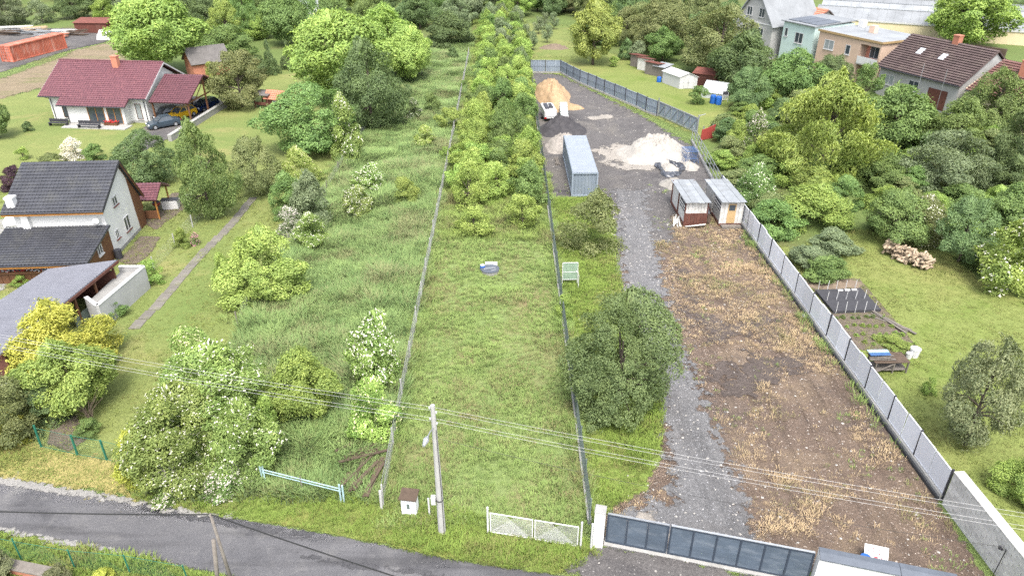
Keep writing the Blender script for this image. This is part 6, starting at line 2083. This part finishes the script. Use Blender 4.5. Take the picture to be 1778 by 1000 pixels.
heap('sand_heap', 'low spill of yellow sand at the foot of the tall sand heap', (8.1, 101.6), 2.0, 1.6, .7, 'sand', 11)
heap('gravel_heap', 'heap of dark grey aggregate between trailer and rubble', (6.3, 91.0), 2.9, 3.4, 2.0, 'darkheap', 2)
heap('rubble_heap', 'heap of pale grey rubble beside the container', (6.3, 85.0), 2.3, 3.4, 1.5, 'rubble', 3, rough=.22)
heap('pale_sand_heap', 'wide whitish heap of sand in the middle of the gravel yard', (17.0, 82.2), 4.3, 4.8, 1.5, 'palesand', 4, rough=.4, flat=.35)
heap('pale_sand_heap', 'flat spread of whitish sand left of the wide whitish heap', (13.9, 82.0), 1.7, 2.6, .4, 'palesand', 5, rough=.25, flat=.3)
heap('pale_sand_heap', 'small pale sand heap inside the dark foil', (17.6, 76.6), 1.1, 1.6, .65, 'palesand', 6)
heap('pale_sand_heap', 'small pale sand heap behind the left roofed shed', (17.2, 71.6), 1.6, 1.6, .9, 'palesand', 7)
heap('pale_sand_heap', 'small pale sand heap right of the dark foil', (19.9, 77.4), 1.1, 1.6, .6, 'palesand', 8)
def foil():
    rng = np.random.default_rng(4)
    n, m = 40, 7
    vs, fs = [], []
    for i in range(n):
        a = 2 * math.pi * i / n
        for j in range(m):
            u = j / (m - 1)
            r = 1.0 + u * (.35 + .55 * (.5 + .5 * math.sin(3 * a + 1))) + .12 * math.sin(5 * a)
            z = .42 * math.sin(u * math.pi) * rng.uniform(.5, 1.2) + .03
            vs.append((.98 * r * math.cos(a) * rng.uniform(.94, 1.06), 1.5 * r * math.sin(a) * rng.uniform(.95, 1.05), z))
    for i in range(n):
        for j in range(m - 1):
            a, b = i * m + j, ((i + 1) % n) * m + j
            fs.append((a, b, b + 1, a + 1))
    mb = MB(); mb.add(vs, fs)
    tag(mb.build('foil', [K['tarp']], None, False, (17.6, 76.6, .04)), 'crumpled dark blue foil round the small pale sand heap', 'tarpaulin')
foil()
def trestle():
    t = thing('trestle', 'blue steel trestles stacked by the railing behind the foil', 'trestle', (20.4, 78.3, .03), math.radians(8))
    r = random.Random(5)
    for k in range(5):
        y = k * .42
        m = MB()
        for x in (-.6, .6):
            m.tube([(x - .25, y, 0), (x, y, 1.45), (x + .25, y, 0)], .04, 5)
        m.tube([(-.75, y, 1.45), (.75, y, 1.45)], .045, 5); m.tube([(-.7, y, .6), (.7, y, .6)], .03, 5)
        m.build('frame', [K['blue_steel']], t)
trestle()
def trailer():
    t = thing('trailer', 'white box trailer at the left edge of the gravel yard', 'trailer', (4.95, 96.6, .03), math.radians(6))
    m = MB(); m.bbox(-.85, -2.0, .5, .85, 2.0, 1.55, .1); m.build('body', [K['white_pl']], t)
    m = MB(); m.box(-.6, -1.2, 1.55, -.1, 1.2, 1.72); m.box(.1, .3, 1.55, .5, 1.2, 1.68); m.box(-.05, -.8, 1.55, .5, -.35, 1.75); m.build('roof_load', [K['steel_dark']], t)
    m = MB(); m.box(-.7, -2.03, .75, .7, -2.001, 1.4); m.build('tailgate', [K['white_pl']], t)
    m = MB(); m.box(-.85, -2.04, .5, -.55, -2.0, .68); m.box(.55, -2.04, .5, .85, -2.0, .68); m.build('tail_light', [K['tail']], t)
    for s in (-1, 1):
        w = MB(); w.tube([(s * .86, -.3, .32), (s * 1.06, -.3, .32)], .32, 14); o = w.build('wheel', [K['rubber']], t)
        h = MB(); h.tube([(s * 1.061, -.3, .32), (s * 1.075, -.3, .32)], .17, 10); h.build('hub', [K['galv']], o)
    m = MB(); m.beam((0, 2.0, .5), (0, 3.1, .5), .08, .08); m.build('drawbar', [K['galv']], t)
trailer()
def bag_stack(c, rot, lbl):
    t = thing('pallet_stack', lbl, 'pallet', c, rot)
    m = MB()
    for y in (-.55, 0, .55): m.box(-.5, y - .05, 0, .5, y + .05, .1)
    for i in range(5): m.box(-.5, -.6 + i * .26, .1, .5, -.44 + i * .26, .13)
    m.build('pallet', [K['wood_old']], t)
    for k in range(6):
        b = MB(); b.bbox(-.52, -1.9 + .62 * k, .14, .52, -1.9 + .62 * k + .6, .55 + .17 * k, .05); b.build('sack', [K['white_pl']], t)
        g = MB(); g.box(-.525, -1.9 + .62 * k + .38, .5 + .17 * k, .525, -1.9 + .62 * k + .54, .556 + .17 * k); g.build('sack_band', [K['green_metal']], t)
bag_stack((7.1, 97.8, .03), 0, 'stack of white sacks with green bands beside the white trailer')

def roofed_shed(kind):
    if kind == 0:
        t = thing('shed', 'left roofed shed with white boards above and brown boards below', 'shed', (17.0, 61.3, .02), math.radians(1))
        w, d = 2.05, 5.6
    else:
        t = thing('shed', 'right roofed shed with white walls and a tan door', 'shed', (20.3, 61.4, .02), math.radians(1))
        w, d = 2.0, 5.6
    hf, hb = 2.55, 2.35
    m = MB()
    m.box(-w / 2 + .06, .06, .25, w / 2 - .06, d if kind else d - .1, 2.3); m.build('wall', [K['white_wood']], t)
    b = MB(); b.box(-w / 2 - .05, -.05, .05, w / 2 + .05, d + .05, .25); b.build('base', [K['wood_rust']], t)
    n = 7 if kind == 0 else 6
    for i in range(n):
        x0 = -w / 2 + w * i / n
        if kind == 0:
            q = MB(); q.box(x0 + .01, -.01, .26, x0 + w / n - .015, .055, 1.25); q.build('plank', [K['wood_rust']], t)
            q = MB(); q.box(x0 + .01, .01, 1.3, x0 + w / n - .01, .055, 2.35); q.build('plank', [K['white_wood']], t)
        elif not (.33 < (i + .5) / n < .7):
            q = MB(); q.box(x0 + .01, .0, .26, x0 + w / n - .012, .055, 2.38); q.build('plank', [K['white_wood']], t)
    for s in (-1, 1):
        for y in (0.02, d / 2, d - .05):
            q = MB(); q.box(s * w / 2 - .05, y - .05, .05, s * w / 2 + .05, y + .05, 2.42); q.build('post', [K['wood_rust'] if kind == 0 else K['white_wood']], t)
        q = MB(); q.box(s * (w / 2) - .02 - (.02 if s > 0 else 0), .15, 1.2, s * (w / 2) + .02, 2.2, 2.1); q.build('side_opening', [K['steel_dark']], t)
        for k in range(3):
            q = MB(); q.box(s * (w / 2 + .025) - .02, .15, 1.25 + .3 * k, s * (w / 2 + .025) + .02, 2.2, 1.36 + .3 * k); q.build('side_board', [K['white_wood']], t)
    if kind == 1:
        dr = MB(); dr.box(-.38, -.03, .3, .38, .05, 2.2); o = dr.build('door', [K['tan']], t)
        g = MB(); g.box(-.28, -.045, 1.55, .28, -.031, 2.1); g.build('pane', [GLASS], o)
        st = MB(); st.box(-.9, -.7, 0, .9, -.1, .2); st.build('step', [K['wood_old']], t)
    else:
        l = MB()
        for i in range(6): l.beam((-.95 + .05 * i, -.25 - .07 * i, .12 + .03 * i), (1.0 - .04 * i, -.22 - .06 * i, .3 + .05 * (i % 3)), .05, .04)
        l.build('loose_lath', [K['white_wood']], t)
        q = MB(); q.box(-w / 2, -.03, 1.245, w / 2, .06, 1.31); q.build('rail', [K['wood_rust']], t)
    o_ = .14
    for i in range(4):                      # roof sheets overlapping side by side
        a = -w / 2 - o_ + (w + 2 * o_) * i / 4
        b = -w / 2 - o_ + (w + 2 * o_) * (i + 1) / 4 - .015
        z = .02 * (i % 2)
        q = MB(); q.slab((a, -.45, hf + z), (b, -.45, hf + z), (b, d + .35, hb + z), (a, d + .35, hb + z), .04); q.build('roof_sheet', [K['sheet_grey']], t)
roofed_shed(0); roofed_shed(1)
def plank_pile(label, c, rot, n, L, mat, seed, spread=.3, cat='plank pile', h=.09):
    r = random.Random(seed)
    t = thing('plank_pile', label, cat, c, rot)
    for i in range(n):
        m = MB(); y = r.uniform(-spread, spread); a = r.uniform(-.25, .25)
        l = L * r.uniform(.6, 1.05)
        z = .05 + h * (i // 3)
        m.beam((-l / 2 * math.cos(a), y - l / 2 * math.sin(a), z), (l / 2 * math.cos(a), y + l / 2 * math.sin(a), z + r.uniform(-.03, .1)), r.uniform(.1, .2), .05)
        m.build('plank', [K[mat]], t)
    return t
plank_pile('old white boards leaning on the left side of the left roofed shed', (15.5, 62.3, .02), math.radians(80), 7, 2.4, 'white_wood', 1)
plank_pile('junk boards between the two roofed sheds', (18.55, 62.6, .02), math.radians(85), 7, 2.2, 'plank', 2, .2)
plank_pile('rotten planks lying in grass beside the old blue gate', at(632, 830), math.radians(70), 16, 2.8, 'plank', 3, .9)
plank_pile('rotten beams and laths under the yellowish elder', at(625, 785), math.radians(25), 18, 2.6, 'plank', 4, 1.0)
plank_pile('grey timber at the left wall of the container', (5.2, 79, .03), math.radians(88), 6, 2.5, 'wood_old', 6, .2)
m_ = MB(); m_.bbox(-.35, -.2, 0, .35, .2, .2, .03); tag(m_.build('concrete_block', [K['conc']], None, loc=at(1401, 551)), 'single pale concrete block against the foot of the sheet metal fence', 'block')
def junk_tarp():
    tarp_heap('tarpaulin', 'dark tarpaulin over junk between the two roofed sheds', (18.55, 64.2, .02), .9, 1.8, .9, 'tarp', 8)
junk_tarp()
def cage():
    t = thing('cage_stand', 'green mesh panel in a white tube frame standing in the grass', 'stand', at(989, 497), math.radians(2))
    f = MB()
    w = .6
    for x in (-w, w):
        f.tube([(x, 0, 0), (x, .1, 2.05)], .03, 6)
    f.tube([(-w, .1, 2.05), (w, .1, 2.05)], .03, 6); f.tube([(-w, .03, .6), (w, .03, .6)], .025, 6); f.tube([(-w, .06, 1.25), (w, .06, 1.25)], .025, 6)
    f.build('frame', [K['white_pl']], t)
    a = MB(); a.tube([(w + .02, -.45, 0), (w + .04, -.4, 1.2), (w + .0, -.3, 1.38), (w - .15, -.05, 1.4)], .03, 6); a.build('handle', [K['white_pl']], t)
    m = MB()
    for i in range(40):
        x = -w + 2 * w * (i + .5) / 40
        m.beam((x, .03, .62), (x, .1, 2.03), .02, .012, up=(0, 1, 0))
    for k in range(26):
        z = .64 + 1.4 * k / 26
        m.beam((-w, .03 + .07 * (z - .6) / 1.45, z), (w, .03 + .07 * (z - .6) / 1.45, z), .012, .02)
    m.build('mesh', [surf('sage_mesh', (.26, .36, .28), .7, .1, 3)], t)
cage()
def well():
    t = thing('well', 'round concrete well with dark cover in the mown strip', 'well', at(851, 473))
    m = MB(); m.tube([(0, 0, 0), (0, 0, .32)], .72, 20); m.build('ring', [K['conc']], t)
    for s in (-1, 1):
        pts = [(.76 * math.cos(a) * 1, s * (.02 + .74 * math.sin(a))) for a in [math.pi * i / 10 for i in range(11)]]
        m = MB(); m.prism(pts if s > 0 else pts[::-1], .321, .37); m.build('cover', [K['solar']], t)
    m = MB(); m.beam((-.5, -.1, .385), (.45, .12, .39), .12, .03); m.beam((.1, -.4, .385), (.5, -.2, .39), .1, .03); m.build('batten', [K['galv']], t)
well()
def barrel(label, c, r, h, mat, lidmat=None, cat='barrel'):
    t = thing('barrel', label, cat, c)
    m = MB(); m.tube([(0, 0, 0), (0, 0, h * .08), (0, 0, h * .35), (0, 0, h * .65), (0, 0, h * .92), (0, 0, h)], [r * .92, r, r * 1.03, r * 1.03, r, r * .93], 14); m.build('drum', [K[mat]], t)
    m = MB(); m.tube([(0, 0, h), (0, 0, h + .03)], r * .9, 14); m.build('lid', [K[lidmat or mat]], t)
barrel('small blue plastic barrel beside the well', at(838, 470), .2, .5, 'blue', 'white_pl')
g_ = at(853, 463)
m_ = MB(); m_.slab((-.5, -.12, .12), (.5, -.12, .12), (.5, .2, .35), (-.5, .2, .35), .05); m_.box(-.45, -.1, -.02, -.38, .2, .1); m_.box(.38, -.1, -.02, .45, .2, .1)
tag(m_.build('board', [K['white_pl']], None, loc=g_), 'white board lying behind the well cover', 'board')
barrel('left one of two blue barrels beside the little greenhouse', at(1237, 180), .42, 1.15, 'blue')
barrel('right one of two blue barrels beside the little greenhouse', at(1247, 182), .42, 1.15, 'blue')
barrel('blue barrel at the left end of the white metal shed', at(1144, 143), .38, .8, 'blue')
barrel('dark blue barrel next to the printed board', at(1497, 985), .26, .7, 'blue')
def printed_board():
    t = thing('sign_board', 'worn white board with red print standing behind the white wall', 'sign', at(1518, 990), math.radians(-16))
    n = Vector((0, -.75, .66)).normalized()
    a, b, c, d = Vector((-.5, 0, .05)), Vector((.55, 0, .05)), Vector((.55, .75, .85)), Vector((-.5, .75, .85))
    m = MB(); m.slab(a, b, c, d, .03); m.build('panel', [K['white_pl']], t)
    r = random.Random(6)
    p = MB()
    for k in range(26):
        u, v = r.uniform(.05, .88), r.uniform(.06, .9)
        w, h = r.uniform(.02, .09), r.uniform(.015, .05)
        if k == 0: u, v, w, h = .42, .35, .16, .2
        q = lambda x, y: a.lerp(b, x) + (d - a) * y + Vector((0, -.004, .004))
        p.add([q(u, v), q(u + w, v), q(u + w * .9, v + h), q(u, v + h)], [(0, 1, 2, 3)])
    p.build('red_print', [K['pink']], t)
    for x in (-.4, .45):
        m = MB(); m.beam((x, .7, .78), (x, .95, 0), .05, .05); m.build('leg', [K['wood_old']], t)
printed_board()

# ------------------------------------------------------------------ things in the gardens on the right
def metal_shed():
    t = thing('shed', 'white metal garden shed with shallow gable roof and double doors', 'shed', at(1179, 155), math.radians(4))
    w, d = 2.75, 4.2
    m = MB(); m.extr([(0, 0, 0), (w, 0, 0), (w, 0, 1.85), (w / 2, 0, 2.4), (0, 0, 1.85)], (-1.6, d, 0)); m.build('wall', [K['white_pl']], t)
    k = Vector((-1.6, d, 0))
    for s in (0, 1):
        x0 = -.15 if s == 0 else w + .15
        a, b = Vector((x0, -.15, 1.83)), Vector((w / 2, -.15, 2.46))
        e = k * 1.07
        m = MB()
        if s == 0: m.slab(b, b + e, a + e, a, .05)
        else: m.slab(a, a + e, b + e, b, .05)
        m.build('roof', [K['white_pl']], t)
    for s in (0, 1):
        m = MB(); m.box(w / 2 - .75 + s * .76, -.04, .08, w / 2 - .01 + s * .76, -.003, 1.75); o = m.build('door', [K['white_pl']], t)
        h = MB(); h.box(w / 2 - .1 + s * .14, -.065, .85, w / 2 - .05 + s * .14, -.041, 1.05); h.build('handle', [K['steel_dark']], o)
metal_shed()
WS = ['woodshed filled with grey logs at the far end of the brown row', 'woodshed with pale board front second in the brown row', 'woodshed with rusty roof next to the white metal shed']
for i, (px, py, w) in enumerate(((1103, 117, 2.3), (1115, 123, 2.2), (1130, 131, 2.6))):
    t_ = shed_flat('woodshed', WS[i], at(px, py), math.radians(-48), w, 1.6, 2.0, 1.8, 'wood_old' if i != 1 else 'white_wood', 'rust' if i != 1 else 'wood_rust', boards='wood_old' if i != 1 else 'white_wood')
shed_flat('woodshed', 'red-brown lean-to on the right of the white metal shed', at(1222, 151), math.radians(-30), 3.6, 2.0, 1.9, 2.3, 'wood_rust', 'rust', boards='wood_rust')
shed_flat('woodshed', 'grey-roofed low store between white metal shed and brown row', at(1143, 134), math.radians(-48), 2.0, 2.0, 1.6, 1.8, 'wood_old', 'sheet_grey')
def mini_greenhouse():
    t = thing('greenhouse', 'small greenhouse with sloping translucent roof beside the blue barrels', 'greenhouse', at(1236, 172), math.radians(-32))
    m = MB(); m.extr([(-1.7, 0, 0), (-1.7, 2.0, 0), (-1.7, 2.0, 2.0), (-1.7, 0, .9)], (3.4, 0, 0)); m.build('wall', [K['poly']], t)
    for i in range(4):
        m = MB(); m.slab((-1.75 + i * .88, -.12, .86), (-.9 + i * .88, -.12, .86), (-.9 + i * .88, 2.1, 2.12), (-1.75 + i * .88, 2.1, 2.12), .04); m.build('roof_pane', [K['poly']], t)
    f = MB()
    for i in range(5): f.beam((-1.75 + i * .88, -.13, .89), (-1.75 + i * .88, 2.1, 2.16), .04, .05)
    f.build('frame', [K['galv']], t)
mini_greenhouse()
def frame_rack():
    t = thing('rack', 'white tubular frame leaning beside the little greenhouse', 'rack', at(1258, 178), math.radians(10))
    m = MB()
    for x in (-.45, .45): m.tube([(x, 0, 0), (x, .1, 1.7)], .04, 5)
    for z in (.4, 1.0, 1.65): m.tube([(-.45, .1 * z / 1.7, z), (.45, .1 * z / 1.7, z)], .035, 5)
    m.build('frame', [K['white_pl']], t)
    m = MB(); m.box(-.4, .03, 1.05, .4, .07, 1.55); m.build('panel', [K['steel_dark']], t)
frame_rack()
def log_pile():
    a, b = at(1540, 440), at(1603, 466)
    t = thing('log_pile', 'pile of split firewood at the edge of the right lawn', 'log pile', a, math.atan2((b - a).y, (b - a).x))
    r = random.Random(12)
    L = (b - a).length + .7
    lm = MB(); lm.extr([(-.35, -.09, -.06), (-.35, .1, -.05), (-.35, 0, .1)], (.7, 0, 0)); l1 = lm.mesh('log', K['log'])
    lm = MB(); lm.tube([(-.38, 0, 0), (.38, 0, 0)], .085, 6); l2 = lm.mesh('log', K['log'])
    for k in range(210):
        x = r.uniform(-.3, L - .3)
        y = r.gauss(0, .32)
        z = max(.08, 1.25 * (1 - (y / 1.0) ** 2) * r.uniform(.15, 1) * min(1, 1.2 - .25 * abs(x / L - .5)))
        inst(l1 if k % 3 else l2, 'log', t, (x, y, z), (r.uniform(0, 6), r.uniform(-.4, .4), r.gauss(1.57, .5)), (r.uniform(.7, 1.15), 1.15, 1.15))
log_pile()
def veg_bed():
    q = [at(*p, .25) for p in ((1416, 503), (1495, 500), (1530, 537), (1447, 540))]
    o = Vector((q[0].x, q[0].y, 0))
    t = thing('netted_bed', 'garden bed covered with black net and white stakes', 'garden bed', o)
    m = MB(); m.slab(*[p - o for p in (q[3], q[2], q[1], q[0])], .22); m.build('net', [K['net']], t)
    r = random.Random(3)
    for i in range(5):
        for j in (0, .5, 1):
            p = (q[0].lerp(q[1], (i + .3) / 5)).lerp(q[3].lerp(q[2], (i + .3) / 5), j) - o
            m = MB(); m.tube([(p.x, p.y, 0), (p.x + r.uniform(-.05, .05), p.y, 1.0)], .022, 5); m.build('stake', [K['white_pl']], t)
    for i in range(3):
        p = q[0].lerp(q[1], .45 + i * .15) - o + Vector((0, -.4, .05))
        m = MB(); m.box(p.x, p.y, .27, p.x + .4, p.y + .15, .36); m.build('weight', [K['white_pl']], t)
veg_bed()
pot = V['young2'][0]
r_ = random.Random(4)
for row in range(4):
    for i in range(7):
        g = at(1452 + row * 17, 552 + row * 15)
        plant_at('young2', 'light' if row else 'mid', g.x + i * .55 + r_.uniform(-.1, .1), g.y + r_.uniform(-.15, .15), r_.uniform(.3, .5), r_.uniform(.18, .32), 'small vegetable plant in a row of the garden bed', 'plant', 'vegetable plants in the garden bed', trunk=False, name='vegetable_plant')
plank_pile('grey boards edging the garden bed', at(1545, 560), math.radians(-58), 6, 4.5, 'wood_old', 8, .3)
def potting_table():
    t = thing('work_table', 'weathered wooden work table behind the sheet metal fence', 'table', at(1548, 642), math.radians(2))
    m = MB()
    for i in range(5): m.box(-1.5, -.45 + i * .24, .85, .8, -.45 + i * .24 + .22, .9)
    m.build('table_top', [K['plank']], t)
    for x in (-1.4, -.2, .72):
        for y in (-.4, .6):
            m = MB(); m.box(x - .04, y - .04, 0, x + .04, y + .04, .85); m.build('leg', [K['wood_old']], t)
    m = MB(); m.beam((-1.4, -.42, .1), (-.2, -.42, .8), .08, .05); m.build('brace', [K['wood_old']], t)
    m = MB(); m.box(-1.45, -.4, .25, .75, .6, .3); m.build('shelf', [K['wood_old']], t)
potting_table()
t_ = plank_pile('boards and blue sheets stacked on the weathered work table', tuple(at(1522, 640).xy) + (.91,), math.radians(2), 7, 1.8, 'wood_old', 9, .35)
for i in range(2):
    m_ = MB(); m_.box(-.8, -.25 + .3 * i, .3 + .04 * i, .55, .05 + .3 * i, .34 + .04 * i); m_.build('blue_sheet', [K['blue_pale'] if i else K['blue_steel']], t_)
for lbl, px, py, r in (('white bucket left of the white tub beside the garden bed', 1577, 622, .2), ('larger white tub at the corner of the garden bed', 1586, 619, .32)):
    t_ = thing('bucket', lbl, 'bucket', at(px, py))
    m_ = MB(); m_.tube([(0, 0, 0), (0, 0, r * 2)], [r * .8, r], 12); m_.build('tub', [K['white_pl']], t_)
    m_ = MB(); m_.tube([(0, 0, r * 2), (0, 0, r * 2.1)], r * 1.06, 12); m_.build('rim', [K['white_pl']], t_)
heap('brush_heap', 'heap of brown brushwood in the far clearing', tuple(at(962, 84).xy), 3.2, 1.8, .8, 'twig', 21, rough=.5, z=.0)
heap('soil_heap', 'low mound of brown soil at the top of the garden bed', tuple(at(1440, 492).xy), 2.4, 1.2, .5, 'twig', 22, rough=.3, z=.0)
def dead_bush(c, lbl, seed, h=1.9):
    r = random.Random(seed)
    t = thing('dead_shrub', lbl, 'shrub', c)
    for k in range(34):
        a = r.uniform(0, 6.28); l = h * r.uniform(.6, 1.05)
        m = MB(); x, y = math.cos(a), math.sin(a)
        s = r.uniform(.15, .6)
        m.tube([(x * .1, y * .1, 0), (x * .4 * s, y * .4 * s, l * .55), (x * l * s, y * l * s, l)], [.02, .014, .006], 4, cap=False)
        m.build('twig', [K['twig']], t)
dead_bush(at(160, 735), 'bare twiggy shrub under the leafy green tree', 1)

# ------------------------------------------------------------------ cars
def car(label, c, rot, paint, kind='hatch'):
    t = thing('parked_car', label, 'car', c, rot)
    L, Wd = 4.1, 1.72
    hw = Wd / 2
    # length along local x, nose at +x; rings of (x, half width, z bottom, z shoulder)
    side = [(-2.05, .42), (-2.02, .85), (-1.75, .95), (-.9, .97), (.75, .95), (1.35, .84), (1.95, .66), (2.05, .42)]
    m = MB()
    vs, fs = [], []
    xs = [-2.05, -1.98, -1.7, -.9, 0, .8, 1.4, 1.85, 2.05]
    zt = [.70, .88, .96, .98, .96, .93, .85, .74, .60]
    wd = [.72, .80, .85, .86, .86, .86, .84, .78, .66]
    for x, z, w in zip(xs, zt, wd):
        vs += [(x, -w * .96, .22), (x, -w, .5), (x, -w * .97, z - .06), (x, -w * .86, z), (x, w * .86, z), (x, w * .97, z - .06), (x, w, .5), (x, w * .96, .22)]
    n = 8
    for i in range(len(xs) - 1):
        for k in range(n):
            a, b = i * n + k, i * n + (k + 1) % n
            fs.append((a, b, b + n, a + n))
    fs.append(tuple(range(n))); fs.append(tuple(reversed(range((len(xs) - 1) * n, len(xs) * n))))
    m.add(vs, [tuple(reversed(f)) for f in fs])
    m.build('body', [K[paint]], t, smooth=False)
    rb = -1.9 if kind == 'hatch' else -1.35
    lo = [(rb, .72), (.95, .72)]
    r0, r1 = (-1.45 if kind == 'hatch' else -.85), .2
    g = MB()
    A = [(rb, -.74, .93), (.98, -.76, .9), (.98, .76, .9), (rb, .74, .93)]
    B = [(r0, -.58, 1.42), (r1, -.6, 1.43), (r1, .6, 1.43), (r0, .58, 1.42)]
    g.add(A + B, [(0, 1, 5, 4), (1, 2, 6, 5), (2, 3, 7, 6), (3, 0, 4, 7)]); g.build('windows', [GLASS], t)
    rf = MB(); rf.slab((r0 - .05, -.61, 1.46), (r1 + .05, -.63, 1.47), (r1 + .05, .63, 1.47), (r0 - .05, .61, 1.46), .045); 
    for s in (-1, 1):
        rf.beam((.98, s * .765, .9), (r1, s * .61, 1.44), .07, .05); rf.beam((rb, s * .745, .93), (r0, s * .59, 1.43), .1, .06); rf.beam((-.35, s * .77, .93), (-.4, s * .61, 1.43), .09, .04)
    rf.build('roof', [K[paint]], t)
    for s in (-1, 1):
        for x in (-1.28, 1.28):
            w = MB(); w.tube([(x, s * .66, .31), (x, s * .88, .31)], .31, 16); o = w.build('wheel', [K['rubber']], t)
            h = MB(); h.tube([(x, s * .881, .31), (x, s * .895, .31)], .19, 10); h.build('rim', [K['galv']], o)
        h = MB(); h.bbox(1.86, s * .55 - .16, .55, 2.03, s * .55 + .16, .7, .03); h.build('headlight', [K['lamp']], t)
        h = MB(); h.bbox(-2.07, s * .62 - .1, .62, -1.96, s * .62 + .1, .82, .02); h.build('tail_light', [K['tail']], t)
        h = MB(); h.bbox(.78, s * .86 - .09, .95, .92, s * .86 + .09, 1.06, .02); h.build('mirror', [K[paint]], t)
        h = MB(); h.box(-.9, s * .862 - .004, .32, .75, s * .862 + .004, .34); h.build('sill', [K['rubber']], t)
    p = MB(); p.box(2.03, -.25, .38, 2.06, .25, .48); p.build('number_plate', [K['white_pl']], t)
    b = MB(); b.box(2.0, -.5, .3, 2.052, .5, .37); b.build('grille', [K['rubber']], t)
    return t
car('dark slate car parked in front of the carport', (-45.6, 92.6, .03), math.radians(-140), 'car_slate', 'sedan')
car('yellow car parked under the edge of the carport', (-44.9, 96.8, .03), math.radians(-118), 'car_yellow')
car('black car in the shade next to the bungalow wall', (-46.9, 96.6, .03), math.radians(-130), 'car_black')
car('navy blue car deepest under the carport', (-43.2, 101.0, .03), math.radians(-112), 'car_navy')
car('white car parked left of the two-storey house', (-46.4, 62.5, .03), math.radians(-80), 'car_white')
# low firewood along the carport wall
g_ = at(365, 186)
plank_pile('stacked firewood beside the navy blue car', (g_.x, g_.y, .02), math.radians(60), 14, 3.0, 'log', 12, .4, 'log pile')
# corner things at the lower left
t_ = thing('garden_wall', 'low reddish garden wall with pale coping in the bottom left corner', 'wall', at(60, 1000), math.radians(-12))
m_ = MB(); m_.box(-2.5, -.2, 0, .9, .2, .5); m_.build('wall_body', [K['terracotta']], t_)
m_ = MB(); m_.box(-2.5, -.27, .502, .95, .27, .57); m_.build('coping', [K['wood_old']], t_)
plant('dome2', 'russet', (-20, 48, 965, 1030), 'reddish shrub in the bottom left corner', **S)
plant('dome2', 'russet', (85, 150, 985, 1050), 'second reddish shrub behind the low garden wall at the bottom edge', **S)
plant('young2', 'gold', (160, 215, 988, 1030), 'yellowish shrub at the bottom edge beside the thin green fence', **S)
